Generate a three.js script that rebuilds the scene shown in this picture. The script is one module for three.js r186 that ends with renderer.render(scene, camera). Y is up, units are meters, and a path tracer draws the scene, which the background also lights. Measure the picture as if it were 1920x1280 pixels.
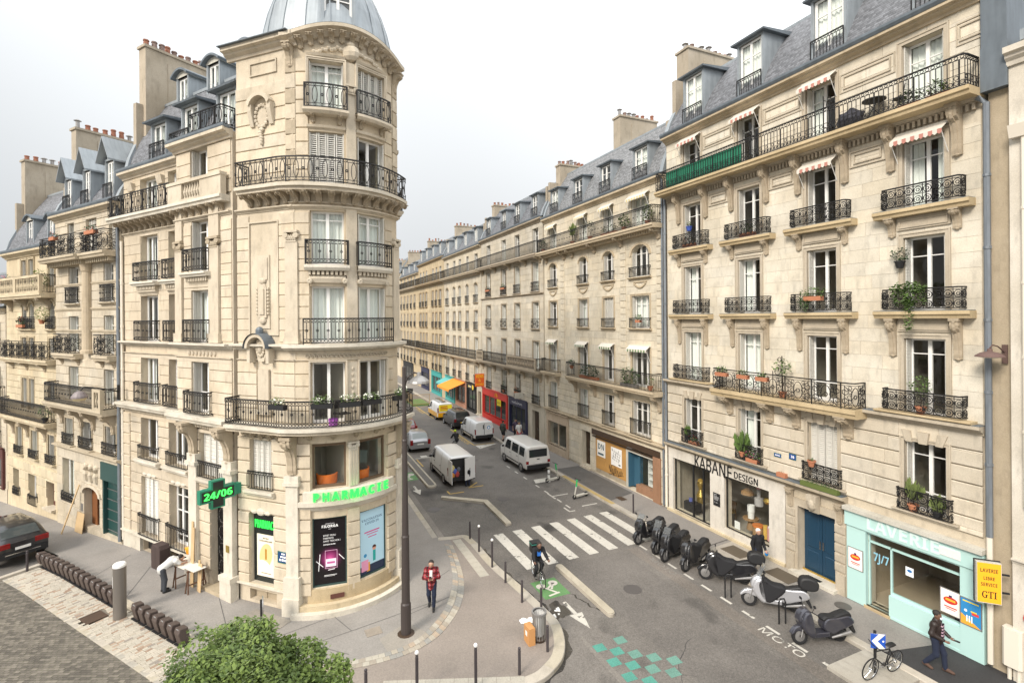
import*as THREE from 'three';
import{MarchingCubes} from 'three/addons/objects/MarchingCubes.js';
// ---------- camera, sky, sun, exposure ----------
const scene=new THREE.Scene();
const camera=new THREE.PerspectiveCamera(2*Math.atan(640 / 950)*180 / Math.PI,1.5,0.1,900);
camera.position.set(0,10.5,0);
camera.rotation.set(0,0,-0.00785);
camera.setViewOffset(1920,1280,0,43,1920,1280);
const renderer=new THREE.WebGLRenderer({antialias:true});
renderer.toneMapping=THREE.LinearToneMapping;
renderer.toneMappingExposure=2.65;
renderer.shadowMap.enabled=true;
{// overcast sky: brighter overhead than at the horizon, soft cloud banks
const W=256,H=128,d=new Float32Array(W*H*4);
for (let j=0;j<H;j++)for (let i=0;i<W;i++){
const el=((j + 0.5) / H - 0.5)*Math.PI,az=((i + 0.5) / W - 0.5)*2*Math.PI;
const y=Math.sin(el),c=Math.cos(el),X=c*Math.cos(az),Z=c*Math.sin(az);
const cl=0.075*Math.sin(3.1*X + 1.7*y + 0.6)*Math.cos(2.6*Z - 2.1*y) + 0.05*Math.sin(7*X - 5*Z + 3*y) + 0.02*Math.sin(13*Z + 9*y + 4*X);
let L=y>0?0.36*(1 + 2*y**1.5):0.2;
const side=0.5 + 0.5*(X*0.95 + Z*0.3);
L*=(1 + cl)*(y>0?0.66 + 0.52*side:1);
const k=(j*W + i)*4,b=0.03*(1 - side);
d[k]=L*(0.985 - b);d[k + 1]=L*(1.0 - b*0.3);d[k + 2]=L*(1.015 + b*0.2);d[k + 3]=1;
}
const t=new THREE.DataTexture(d,W,H,THREE.RGBAFormat,THREE.FloatType);
t.mapping=THREE.EquirectangularReflectionMapping;t.magFilter=t.minFilter=THREE.LinearFilter;t.wrapS=THREE.RepeatWrapping;t.needsUpdate=true;
scene.background=t;scene.environment=t;
}
const sun=new THREE.DirectionalLight(0xfff5e8,1.5);
sun.position.set(-52,58,34);sun.castShadow=true;sun.shadow.radius=34;sun.shadow.mapSize.set(4096,4096);
Object.assign(sun.shadow.camera,{left:-70,right:70,top:70,bottom:-70,near:1,far:260});
sun.target.position.set(-4,0,-28);scene.add(sun,sun.target);
// ---------- helpers ----------
let seed=20240624;
const rnd=()=>{seed=(seed + 0x6D2B79F5) | 0;let t=Math.imul(seed ^ (seed>>>15),1 | seed);t=(t + Math.imul(t ^ (t>>>7),61 | t)) ^ t;return ((t ^ (t>>>14))>>>0) / 4294967296;};
const rr=(a,b)=>a + (b - a)*rnd(),pick=a=>a[Math.floor(rnd()*a.length)];
const V=(x,y,z)=>new THREE.Vector3(x,y,z);
const TAU=Math.PI*2,cos=Math.cos,sin=Math.sin,abs=Math.abs,max=Math.max,min=Math.min;
class GB{// geometry builder, uv in metres by the face's main direction
constructor(){this.p=[];this.n=[];this.t=[];this.x=[];}
poly(pts){// planar convex polygon, counter-clockwise seen from outside
const [a,b,c]=pts;let nx=0,ny=0,nz=0;
for (let i=0;i<pts.length;i++){const p=pts[i],q=pts[(i + 1) % pts.length];nx +=(p[1] - q[1])*(p[2] + q[2]);ny +=(p[2] - q[2])*(p[0] + q[0]);nz +=(p[0] - q[0])*(p[1] + q[1]);}
const l=Math.hypot(nx,ny,nz) || 1;nx /=l;ny /=l;nz /=l;
const k=this.p.length / 3,ax=abs(nx),ay=abs(ny),az=abs(nz);
for (const p of pts){this.p.push(p[0],p[1],p[2]);this.n.push(nx,ny,nz);ay>ax && ay>az?this.t.push(p[0],p[2]):ax>az?this.t.push(p[2],p[1]):this.t.push(p[0],p[1]);}
for (let i=1;i<pts.length - 1;i++)this.x.push(k,k + i,k + i + 1);
return this;
}
box(x0,x1,y0,y1,z0,z1,skip=''){
if (!skip.includes('f'))this.poly([[x0,y0,z1],[x1,y0,z1],[x1,y1,z1],[x0,y1,z1]]);
if (!skip.includes('b'))this.poly([[x1,y0,z0],[x0,y0,z0],[x0,y1,z0],[x1,y1,z0]]);
if (!skip.includes('l'))this.poly([[x0,y0,z0],[x0,y0,z1],[x0,y1,z1],[x0,y1,z0]]);
if (!skip.includes('r'))this.poly([[x1,y0,z1],[x1,y0,z0],[x1,y1,z0],[x1,y1,z1]]);
if (!skip.includes('t'))this.poly([[x0,y1,z1],[x1,y1,z1],[x1,y1,z0],[x0,y1,z0]]);
if (!skip.includes('d'))this.poly([[x0,y0,z0],[x1,y0,z0],[x1,y0,z1],[x0,y0,z1]]);
return this;
}
stone(x0,x1,y0,y1,z0,z1,b,bx=b){// block with a chamfered front, open back
const f=z1,m=z1 - b,X0=x0 + bx,X1=x1 - bx,Y0=y0 + b,Y1=y1 - b;
this.poly([[X0,Y0,f],[X1,Y0,f],[X1,Y1,f],[X0,Y1,f]]);
this.poly([[x0,y0,m],[x1,y0,m],[X1,Y0,f],[X0,Y0,f]]);this.poly([[X0,Y1,f],[X1,Y1,f],[x1,y1,m],[x0,y1,m]]);
this.poly([[x0,y0,m],[X0,Y0,f],[X0,Y1,f],[x0,y1,m]]);this.poly([[X1,Y0,f],[x1,y0,m],[x1,y1,m],[X1,Y1,f]]);
return this.box(x0,x1,y0,y1,z0,m,'fb');
}
topstone(x0,x1,y0,y1,z0,z1,b){// paving stone with a chamfered top
const m=y1 - b;
this.poly([[x0 + b,y1,z1 - b],[x1 - b,y1,z1 - b],[x1 - b,y1,z0 + b],[x0 + b,y1,z0 + b]]);
this.poly([[x0,m,z1],[x1,m,z1],[x1 - b,y1,z1 - b],[x0 + b,y1,z1 - b]]);this.poly([[x1,m,z0],[x0,m,z0],[x0 + b,y1,z0 + b],[x1 - b,y1,z0 + b]]);
this.poly([[x0,m,z0],[x0,m,z1],[x0 + b,y1,z1 - b],[x0 + b,y1,z0 + b]]);this.poly([[x1,m,z1],[x1,m,z0],[x1 - b,y1,z0 + b],[x1 - b,y1,z1 - b]]);
return this.box(x0,x1,y0,m,z0,z1,'td');
}
tube(pts,r,sides=4,closed=false,taper){
const n=pts.length,P=pts.map(p=>V(...p)),rings=[];
for (let i=0;i<n;i++){
const a=P[closed?(i + n - 1) % n:max(i - 1,0)],b=P[closed?(i + 1) % n:min(i + 1,n - 1)],d=b.clone().sub(a).normalize();
const up=abs(d.y)>0.9?V(0,0,1):V(0,1,0),s=d.clone().cross(up).normalize(),w=s.clone().cross(d);
const R=typeof r==='function'?r(i / (n - 1)):r;
rings.push(Array.from({length:sides},(_,k)=>{const an=(k + 0.5) / sides*TAU;return P[i].clone().addScaledVector(s,cos(an)*R).addScaledVector(w,sin(an)*R).toArray();}));
}
for (let i=0;i<(closed?n:n - 1);i++){const A=rings[i],B=rings[(i + 1) % n];for (let k=0;k<sides;k++){const l=(k + 1) % sides;this.poly([A[k],A[l],B[l],B[k]]);}}
if (!closed){this.poly([...rings[0]].reverse());this.poly(rings[n - 1]);}
return this;
}
prismX(prof,x0,x1,caps=true){// profile [[z,y]...] swept along x; counter-clockwise in (z right, y up) as seen from +x... closed
const n=prof.length;
for (let i=0;i<n;i++){const a=prof[i],b=prof[(i + 1) % n];this.poly([[x0,a[1],a[0]],[x1,a[1],a[0]],[x1,b[1],b[0]],[x0,b[1],b[0]]]);}
if (caps)for (const [x,fl] of [[x0,0],[x1,1]])this.cap(prof.map(p=>[x,p[1],p[0]]),prof,!fl);
return this;
}
cap(pts3,pts2,flip){
const tr=THREE.ShapeUtils.triangulateShape(pts2.map(p=>new THREE.Vector2(p[0],p[1])),[]);
const area=THREE.ShapeUtils.area(pts2.map(p=>({x:p[0],y:p[1]})));
for (const t of tr){let q=t.map(i=>pts3[i]);if (flip !==area<0)q=q.reverse();this.poly(q);}
}
prismZ(prof,z0,z1){// outline [[x,y]...] extruded along z
const n=prof.length,A=THREE.ShapeUtils.area(prof.map(p=>({x:p[0],y:p[1]}))),P=A<0?[...prof].reverse():prof;
for (let i=0;i<n;i++){const a=P[i],b=P[(i + 1) % n];this.poly([[a[0],a[1],z1],[a[0],a[1],z0],[b[0],b[1],z0],[b[0],b[1],z1]]);}
this.cap(P.map(p=>[p[0],p[1],z1]),P,false);this.cap(P.map(p=>[p[0],p[1],z0]),P,true);
return this;
}
prismY(prof,y0,y1,bottom=true){// plan [[x,z]...] extruded up
const n=prof.length,A=THREE.ShapeUtils.area(prof.map(p=>({x:p[0],y:p[1]}))),P=A>0?[...prof].reverse():prof;
for (let i=0;i<n;i++){const a=P[i],b=P[(i + 1) % n];this.poly([[a[0],y0,a[1]],[b[0],y0,b[1]],[b[0],y1,b[1]],[a[0],y1,a[1]]]);}
this.cap(P.map(p=>[p[0],y1,p[1]]),P,true);if (bottom)this.cap(P.map(p=>[p[0],y0,p[1]]),P,false);
return this;
}
lathe(prof,cx=0,cz=0,seg=12,a0=0,a1=TAU){// [[r,y]...] bottom to top
for (let k=0;k<seg;k++){
const A=a0 + (a1 - a0)*k / seg,B=a0 + (a1 - a0)*(k + 1) / seg;
for (let i=0;i<prof.length - 1;i++){
const [r,y]=prof[i],[R,Y]=prof[i + 1],q=[];
q.push([cx + r*sin(A),y,cz + r*cos(A)]);if (r>1e-5)q.push([cx + r*sin(B),y,cz + r*cos(B)]);
if (R>1e-5)q.push([cx + R*sin(B),Y,cz + R*cos(B)]);q.push([cx + R*sin(A),Y,cz + R*cos(A)]);
if (q.length>2)this.poly(q);
}
}
return this;
}
cyl(x,y0,y1,z,r,seg=10,r2=r){return this.lathe([[0,y0],[r,y0],[r2,y1],[0,y1]],x,z,seg);}
blob(x,y,z,rx,ry,rz,seg=8,rows=5){
const P=(i,k)=>{const a=Math.PI*i / rows,b=TAU*k / seg;return [x + rx*sin(a)*sin(b),y - ry*cos(a),z + rz*sin(a)*cos(b)];};
for (let i=0;i<rows;i++)for (let k=0;k<seg;k++){const q=[P(i,k),P(i,k + 1),P(i + 1,k + 1),P(i + 1,k)];this.poly(i===0?[q[0],q[2],q[3]]:i===rows - 1?[q[0],q[1],q[2]]:q);}
return this;
}
geo(g,mx){
const q=g.index?g.toNonIndexed():g.clone();if (mx)q.applyMatrix4(mx);const P=q.attributes.position,N=q.attributes.normal,U=q.attributes.uv,k=this.p.length / 3;
for (let i=0;i<P.count;i++){this.p.push(P.getX(i),P.getY(i),P.getZ(i));this.n.push(N.getX(i),N.getY(i),N.getZ(i));U?this.t.push(U.getX(i),U.getY(i)):this.t.push(P.getX(i),P.getY(i));this.x.push(k + i);}
return this;
}
map(f){for (let i=0;i<this.p.length;i +=3){const q=f(this.p[i],this.p[i + 1],this.p[i + 2]);this.p[i]=q[0];this.p[i + 1]=q[1];this.p[i + 2]=q[2];} this.renorm=true;return this;}
get empty(){return !this.x.length;}
build(){
const g=new THREE.BufferGeometry();
g.setAttribute('position',new THREE.Float32BufferAttribute(this.p,3));g.setAttribute('uv',new THREE.Float32BufferAttribute(this.t,2));
g.setAttribute('normal',new THREE.Float32BufferAttribute(this.n,3));g.setIndex(this.x);
if (this.renorm)g.computeVertexNormals();
return g;
}
}
const taken={};
const numbered=n=>{const k=taken[n]=(taken[n]??-1) + 1;return k?`${n}_${String(k).padStart(3,'0')}`:n;};
function mesh(name,g,mat,parent=scene,x=0,y=0,z=0,ry=0){
const m=new THREE.Mesh(g instanceof GB?g.build():g,mat);
m.name=parent===scene?numbered(name):name;m.position.set(x,y,z);m.rotation.y=ry;m.castShadow=m.receiveShadow=true;parent.add(m);return m;
}
function thing(name,label,category,x=0,y=0,z=0,ry=0,group){
const o=new THREE.Group();o.name=numbered(name);o.position.set(x,y,z);o.rotation.y=ry;o.userData={label,category};if (group)o.userData.group=group;scene.add(o);return o;
}
const tag=(o,label,category,group)=>{Object.assign(o.userData,{label,category});if (group)o.userData.group=group;return o;};
const struct=(name,g,mat)=>{const m=mesh(name,g,mat);m.userData.kind='structure';return m;};
function copy(src, label, x, y, z, ry) { const c = src.clone(); c.name = numbered(src.name.replace(/_\d{3}$/, '')); c.userData = { ...src.userData, label: label ?? src.userData.label }; c.position.set(x, y, z); c.rotation.y = ry; scene.add(c); return c; }
const F0={x:0,z:0,a:0};
function put(o,fr,x,y,z,ra=0){o.position.set(fr.x + x*cos(fr.a) + z*sin(fr.a),y,fr.z - x*sin(fr.a) + z*cos(fr.a));o.rotation.y=fr.a + ra;return o;}
const pm=(name,g,mat,P,fr,x=0,y=0,z=0,ra=0)=>put(mesh(name,g,mat,P),fr,x,y,z,ra);
const cacheMap={};const cached=(k,f)=>cacheMap[k]??=(()=>{const g=f();return g instanceof GB?g.build():g;})();
// rectangles [x0,x1,y0,y1] minus openings
function rectSub(rects,holes){
for (const h of holes)rects=rects.flatMap(r=>{
if (h[0]>=r[1] - 1e-4 || h[1]<=r[0] + 1e-4 || h[2]>=r[3] - 1e-4 || h[3]<=r[2] + 1e-4)return [r];
const o=[],y0=max(r[2],h[2]),y1=min(r[3],h[3]);
if (h[2]>r[2])o.push([r[0],r[1],r[2],h[2]]);if (h[3]<r[3])o.push([r[0],r[1],h[3],r[3]]);
if (h[0]>r[0])o.push([r[0],h[0],y0,y1]);if (h[1]<r[1])o.push([h[1],r[1],y0,y1]);
return o.filter(q=>q[1] - q[0]>0.004 && q[3] - q[2]>0.004);
});
return rects;
}
// ---------- computed textures ----------
function hash2(x,y,s){let h=(x*374761393 + y*668265263 + s*974711) | 0;h=Math.imul(h ^ (h>>>13),1274126177);return ((h ^ (h>>>16))>>>0) / 4294967296;}
function vnoise(u,v,per,s){const x=u*per,y=v*per,i=Math.floor(x),j=Math.floor(y),f=x - i,g=y - j,a=f*f*(3 - 2*f),b=g*g*(3 - 2*g),w=q=>((q % per) + per) % per;const h=(p,q)=>hash2(w(p),w(q),s);return (h(i,j)*(1 - a) + h(i + 1,j)*a)*(1 - b) + (h(i,j + 1)*(1 - a) + h(i + 1,j + 1)*a)*b;}
const fbm=(u,v,per,o,s)=>{let t=0,a=0.5,n=0;for (let k=0;k<o;k++){t +=a*vnoise(u,v,per<<k,s + k);n +=a;a*=0.55;} return t / n;};
function tex(size,metres,f,srgb=true){
const d=new Uint8Array(size*size*4);
for (let j=0;j<size;j++)for (let i=0;i<size;i++){const c=f(i / size,j / size),k=(j*size + i)*4;for (let q=0;q<3;q++)d[k + q]=max(0,min(255,255*(Array.isArray(c)?c[q]:c)));d[k + 3]=255;}
const t=new THREE.DataTexture(d,size,size);t.magFilter=THREE.LinearFilter;t.minFilter=THREE.LinearMipmapLinearFilter;t.wrapS=t.wrapT=THREE.RepeatWrapping;t.repeat.set(1 / metres,1 / metres);if (srgb)t.colorSpace=THREE.SRGBColorSpace;t.needsUpdate=true;return t;
}
const stoneTex=tex(512,3.3,(u,v)=>{const b=fbm(u,v,3,5,1),g=vnoise(u,v,256,5),st=fbm(u*3 % 1,v,6,4,11),p=vnoise(u,v,128,9)>0.93?0.07:0;const k=0.82 + 0.18*b + 0.08*(g - 0.5) - 0.13*max(0,st - 0.56)*2 - p;return [k,k*(0.985 + 0.02*b),k*(0.95 + 0.06*b)];});
const stoneBump=tex(256,1.1,(u,v)=>0.5*fbm(u,v,8,4,21) + 0.5*vnoise(u,v,128,22),false);
const asphTex=tex(512,2.1,(u,v)=>{const g=vnoise(u,v,256,31),h=vnoise(u,v,128,32),b=fbm(u,v,4,4,33);const k=0.72 + 0.16*b + 0.17*(g - 0.5) + 0.1*(h - 0.5) + (g>0.93?0.12:0);return [k,k*0.985,k*0.965];});
const roadTex=tex(1024,19,(u,v)=>{const a=fbm(u,v,4,6,141),b=fbm(u,v,23,4,142),g=vnoise(u,v,1024,143),o=fbm(u,v,11,3,144),h=vnoise(u,v,512,145);const k=0.66 + 0.3*a + 0.12*(b - 0.5) + 0.2*(g - 0.5) + 0.1*(h - 0.5) - (o>0.68?0.35*(o - 0.68)*4:0);return [k,k*0.985,k*0.965];});
const wornTex=tex(512,2.3,(u,v)=>{const a=fbm(u,v,6,6,151),c=abs(fbm(u,v,5,4,152) - 0.5),g=vnoise(u,v,256,153);const w=a>0.69 || c<0.004 || g>0.97?0.5:0.92 + 0.14*(g - 0.5) - 0.1*fbm(u,v,3,3,154);return [w,w*0.99,w*0.97];});
const asphBig=tex(512,17,(u,v)=>{const a=fbm(u,v,3,6,41),b=fbm(u,v,9,4,42),g=vnoise(u,v,512,43);const k=0.74 + 0.18*a + 0.1*(b - 0.5) + 0.16*(g - 0.5);return [k,k*0.985,k*0.96];});
const paveTex=tex(512,6.2,(u,v)=>{const a=fbm(u,v,4,6,51),g=vnoise(u,v,256,52);const k=0.76 + 0.17*a + 0.1*(g - 0.5);return [k,k*0.99,k*0.975];});
const zincTex=tex(256,2.7,(u,v)=>{const a=fbm(u,v,4,5,61),s=fbm(u*8 % 1,v,4,3,62);const k=0.74 + 0.2*a + 0.1*(s - 0.5);return [k*0.98,k,k*1.01];});
const slateF=(u,v)=>{const rows=16,r=Math.floor(v*rows),c0=u*12 + (r % 2)*0.5,c=Math.floor(c0) % 12,fx=c0 - Math.floor(c0),fy=v*rows - r;return{t:hash2(c,r,71),e:(fx<0.05 || fy<0.1)?1:0,fy};};
const slateTex=tex(512,1.5,(u,v)=>{const s=slateF(u,v),g=fbm(u,v,16,3,72);const k=0.66 + 0.22*s.t + 0.14*(g - 0.5) - 0.2*s.e;return [k,k*1.01,k*1.03];});
const slateBump=tex(256,1.5,(u,v)=>{const s=slateF(u,v);return s.e?0.1:0.9 - 0.5*s.fy;},false);
const settF=(u,v,n,m)=>{const r=Math.floor(v*n),c0=u*m + (r % 2)*0.5 + 0.2*hash2(r,3,7),c=Math.floor(c0) % m,fx=c0 - Math.floor(c0),fy=v*n - r;return{t:hash2(c,r,81),e:fx<0.09 || fy<0.14?1:0};};
const settTex=tex(512,3.0,(u,v)=>{const s=settF(u,v,28,18),g=vnoise(u,v,256,83),b=fbm(u,v,3,4,84);const k=0.58 + 0.22*s.t + 0.14*(g - 0.5) + 0.14*(b - 0.5) - 0.16*s.e;return [k,k*(s.e?1.03:0.985),k*(s.e?0.9:0.96)];});
const settBump=tex(256,3.0,(u,v)=>settF(u,v,28,18).e?0.1:0.8,false);
const louvreBump=tex(64,0.5,(u,v)=>(v*10) % 1,false);
const woodTex=tex(256,1.3,(u,v)=>{const g=fbm(u*10 % 1,v,6,4,91),k=0.75 + 0.25*g;return [k,k*0.97,k*0.92];});
const leafTex=tex(64,0.3,(u,v)=>{const k=0.8 + 0.2*vnoise(u,v,16,95);return [k,k,k*0.9];});
const L=(r,g,b)=>new THREE.Color().setRGB(r,g,b);
const std=(c,o={})=>{const m=new THREE.MeshStandardMaterial({roughness:0.8,...o});m.color.copy(Array.isArray(c)?L(...c):new THREE.Color(c));return m;};
const phy=(c,o={})=>{const m=new THREE.MeshPhysicalMaterial({roughness:0.5,...o});m.color.copy(Array.isArray(c)?L(...c):new THREE.Color(c));return m;};
const stoneMat=(r,g,b)=>std([r,g,b],{map:stoneTex,bumpMap:stoneBump,bumpScale:0.006,roughness:0.92});
const tones=(r,g,b,spread=0.09,n=6)=>Array.from({length:n},(_,i)=>{const k=1 + spread*(2*i / (n - 1) - 1),w=((i*37) % 11) / 11 - 0.5;return stoneMat(r*k*(1 + 0.03*w),g*k,b*k*(1 - 0.05*w));});
const M={
stone:stoneMat(0.68,0.6,0.48),stoneDark:stoneMat(0.5,0.43,0.33),white:std([0.78,0.77,0.74],{roughness:0.5}),whiteOld:std([0.66,0.64,0.58],{roughness:0.65,map:stoneTex}),
glass:phy([0.93,0.96,0.95],{transmission:1,thickness:0,roughness:0.02,ior:1.5}),farGlass:phy([0.05,0.055,0.055],{roughness:0.06,ior:1.55}),
iron:std([0.017,0.016,0.016],{roughness:0.55,metalness:0.3}),room:std([0.4,0.36,0.3]),curtain:std([0.78,0.79,0.75],{roughness:0.95}),
shutter:std([0.7,0.68,0.62],{bumpMap:louvreBump,bumpScale:0.02,roughness:0.6}),zinc:std([0.47,0.495,0.515],{map:zincTex,roughness:0.48,metalness:0.25}),lead:std([0.2,0.225,0.25],{map:zincTex,roughness:0.55,metalness:0.2}),
slate:std([0.255,0.258,0.268],{map:slateTex,bumpMap:slateBump,bumpScale:0.012,roughness:0.6}),render:std([0.46,0.4,0.32],{map:stoneTex,roughness:0.95}),cream:std([0.75,0.70,0.62],{map:stoneTex,roughness:0.9}),
pot:std([0.36,0.15,0.095],{roughness:0.85,map:stoneTex}),script:std([0.6,0.6,0.62]),potDark:std([0.2,0.14,0.12],{roughness:0.85}),green:std([0.015,0.17,0.095],{roughness:0.8}),black:std([0.013,0.013,0.014],{roughness:0.5}),rubber:std([0.012,0.012,0.013],{roughness:0.85}),
chrome:std([0.7,0.7,0.7],{metalness:1,roughness:0.22}),steel:std([0.3,0.29,0.28],{metalness:0.6,roughness:0.42}),darkGlass:phy([0.025,0.03,0.032],{roughness:0.05,ior:1.55}),terracotta:std([0.42,0.17,0.09],{roughness:0.9}),
wood:std([0.55,0.36,0.18],{map:woodTex}),paleWood:std([0.72,0.55,0.34],{map:woodTex}),brown:std([0.07,0.045,0.03],{roughness:0.5,map:woodTex}),pipe:std([0.3,0.32,0.35],{metalness:0.3,roughness:0.5,map:zincTex}),pipeCream:std([0.7,0.64,0.54],{roughness:0.6}),
mark:std([0.7,0.68,0.63],{roughness:0.85,map:wornTex}),yellowMark:std([0.62,0.43,0.13],{roughness:0.85,map:wornTex}),red:std([0.62,0.035,0.025],{roughness:0.45}),navy:std([0.02,0.022,0.06],{roughness:0.45}),skin:std([0.45,0.26,0.18],{roughness:0.6}),skinDark:std([0.16,0.085,0.055],{roughness:0.6}),hair:std([0.02,0.015,0.012],{roughness:0.7}),
};
// print and lettering: a canvas on a flat plate
function canvasMat(w,h,draw,o={}){const c=document.createElement('canvas');c.width=w;c.height=h;const g=c.getContext('2d');draw(g,w,h);const t=new THREE.CanvasTexture(c);t.colorSpace=THREE.SRGBColorSpace;t.magFilter=THREE.LinearFilter;const m=new THREE.MeshStandardMaterial({map:t,roughness:0.6,...o});return m;}
function plate(w,h,d=0.02){const g=new THREE.BoxGeometry(w,h,d);return g;}
// ---------- facade parts ----------
function circ(cx,cy,r,n=10,ry=r){return Array.from({length:n},(_,i)=>[cx + r*cos(i / n*TAU),cy + ry*sin(i / n*TAU)]);}
const spiral=(cx,cy,r,dir,a0,turns,n=9)=>Array.from({length:n},(_,i)=>{const t=i / (n - 1),a=a0 + dir*turns*TAU*t,q=r*(1 - 0.72*t);return [cx + q*cos(a),cy + q*sin(a)];});
// ironwork as strokes in (x along, y up)
function ironStrokes(L0,H,style){
const S=[],B=[];// S: [pts, r, closed]  B: bars
const bar=(x0,y0,x1,y1,r)=>S.push([[[x0,y0],[x1,y1]],r,false]);
const rail=(y,r=0.014)=>bar(0,y,L0,y,r);
rail(H,0.022);rail(0.06,0.014);bar(0,0,0,H,0.016);bar(L0,0,L0,H,0.016);
if (style==='scroll'){
const n=max(2,Math.round(L0 / 0.27)),w=L0 / n,m=(H - 0.02) / 2 + 0.03;rail(H - 0.07,0.01);
for (let i=0;i<n;i++){
const c=(i + 0.5)*w,r=min(w*0.42,(H - 0.16) / 4);
if (i)bar(i*w,0.06,i*w,H,0.009);
S.push([circ(c,0.08 + r,r,9),0.011,true],[circ(c,H - 0.09 - r,r,9),0.011,true],[circ(c,0.08 + r,r*0.45,6),0.011,true],[circ(c,H - 0.09 - r,r*0.45,6),0.011,true]);
bar(c - r,m,c + r,m,0.009);
}
} else if (style==='grand'){// long balcony: bars with a scroll frieze above and below
const n=Math.round(L0 / 0.15),w=L0 / n;rail(H - 0.14,0.01);rail(0.4,0.008);
for (let i=0;i<=n;i++){const x=i*w;if (i && i<n)bar(x,0.06,x,i % 1?H:H - 0.14,i % 8?0.009:0.017);if (i<n){S.push([circ(x + w / 2,H - 0.075,0.05,6),0.009,true],[circ(x + w / 2,0.16,w*0.42,7),0.009,true]);if (i % 2)S.push([circ(x + w / 2,0.31,w*0.4,6),0.009,true]);}}
} else if (style==='rose'){// wide medallions between scrolls
const n=max(1,Math.round(L0 / 1.15)),w=L0 / n;rail(H - 0.09,0.01);
for (let i=0;i<n;i++){
const c=(i + 0.5)*w,m=0.06 + (H - 0.15) / 2,r=(H - 0.2) / 2;if (i)bar(i*w,0,i*w,H,0.016);
S.push([circ(c,m,r*0.5,12,r*0.9),0.011,true],[circ(c,m,r*0.2,6),0.012,true]);for (const q of [-1,1])S.push([spiral(c + q*r*0.62,m,r*0.36,q,0,1.1,8),0.01,false]);
for (const k of [-1,1])for (const q of [-1,1]){S.push([spiral(c + k*w*0.37,m + q*r*0.48,r*0.45,k*q,q*1.57,1.3,9),0.012,false]);S.push([spiral(c + k*w*0.2,m + q*r*0.5,r*0.3,-k*q,q*1.57,1.2,8),0.01,false]);S.push([circ(c + k*w*0.2,m + q*r*0.85,r*0.18,6),0.009,true]);}
bar(c - w*0.38,0.06,c - w*0.38,H - 0.09,0.008);bar(c + w*0.38,0.06,c + w*0.38,H - 0.09,0.008);
}
} else if (style==='oval'){// ovals and rosettes in turn
const n=max(3,Math.round(L0 / 0.24)),w=L0 / n;rail(H - 0.1,0.01);rail(0.17,0.009);
for (let i=0;i<n;i++){
const c=(i + 0.5)*w,m=(0.17 + H - 0.1) / 2,h=(H - 0.27) / 2;
if (i % 4===0)bar(i*w,0,i*w,H,0.018);
if (i % 2)S.push([circ(c,m,w*0.36,10,h*0.96),0.011,true]);else{S.push([circ(c,m,0.04,6),0.017,true]);bar(c - 0.05,0.17,c - 0.05,H - 0.1,0.008);bar(c + 0.05,0.17,c + 0.05,H - 0.1,0.008);}
S.push([circ(c,H - 0.05,0.035,6),0.008,true],[circ(c,0.115,0.04,6),0.008,true]);
}
} else if (style==='lace'){// close verticals with small rings top and bottom
const n=max(4,Math.round(L0 / 0.12)),w=L0 / n;rail(H - 0.13,0.009);rail(0.2,0.009);
for (let i=0;i<=n;i++){const x=i*w;if (i && i<n)bar(x,0.2,x,H - 0.13,0.0095);if (i<n)S.push([circ(x + w / 2,H - 0.068,w*0.4,7),0.0085,true],[circ(x + w / 2,0.13,w*0.45,7),0.0085,true]);if (i % 3===1)S.push([circ(x,(H + 0.07) / 2,0.04,5),0.013,true]);}
} else{// bars
const n=max(3,Math.round(L0 / 0.125)),w=L0 / n;rail(H - 0.1,0.009);
for (let i=1;i<n;i++)bar(i*w,0.06,i*w,H - 0.1,0.0095);
for (let i=0;i<n;i++)S.push([circ((i + 0.5)*w,H - 0.05,0.035,5),0.008,true]);
}
return S;
}
function ironGeo(L0,H,style,map=(x,y)=>[x,y,0],thin=1.4){
const g=new GB();
for (const [pts,r,cl] of ironStrokes(L0,H,style)){
let P=pts;if (!cl && pts.length===2 && map.curved && abs(pts[1][0] - pts[0][0])>0.3){const n=Math.ceil(abs(pts[1][0] - pts[0][0]) / 0.2);P=Array.from({length:n + 1},(_,i)=>[pts[0][0] + (pts[1][0] - pts[0][0])*i / n,pts[0][1]]);}
g.tube(P.map(p=>map(p[0],p[1])),r*thin,4,cl);
}
return g;
}
// railing along a plan path [[x,z]...] in the frame
function pathMap(path){
const seg=[];let t=0;for (let i=0;i<path.length - 1;i++){const a=path[i],b=path[i + 1],l=Math.hypot(b[0] - a[0],b[1] - a[1]);seg.push([t,l,a,b]);t +=l;}
const f=(x,y)=>{let s=seg.find(q=>x<=q[0] + q[1] + 1e-6) || seg[seg.length - 1];const k=(x - s[0]) / s[1];return [s[2][0] + (s[3][0] - s[2][0])*k,y,s[2][1] + (s[3][1] - s[2][1])*k];};
f.curved=true;f.len=t;return f;
}
function railing(P,fr,path,y,h,style,name='railing',mat=M.iron){const f=pathMap(path);return pm(name,ironGeo(f.len,h,style,f),mat,P,fr,0,y,0);}
function guard(P,fr,xc,y,z,w,h,style){// window guard, three sides when it stands proud
return pm('window_guard',cached(`guard${w.toFixed(2)}_${h}_${style}_${z.toFixed(2)}`,()=>{const d=max(0.02,z);return ironGeo(w + 2*d,h,style,pathMap([[-w / 2,-d],[-w / 2,0],[w / 2,0],[w / 2,-d]]));}),M.iron,P,fr,xc,y,z);
}
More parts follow.
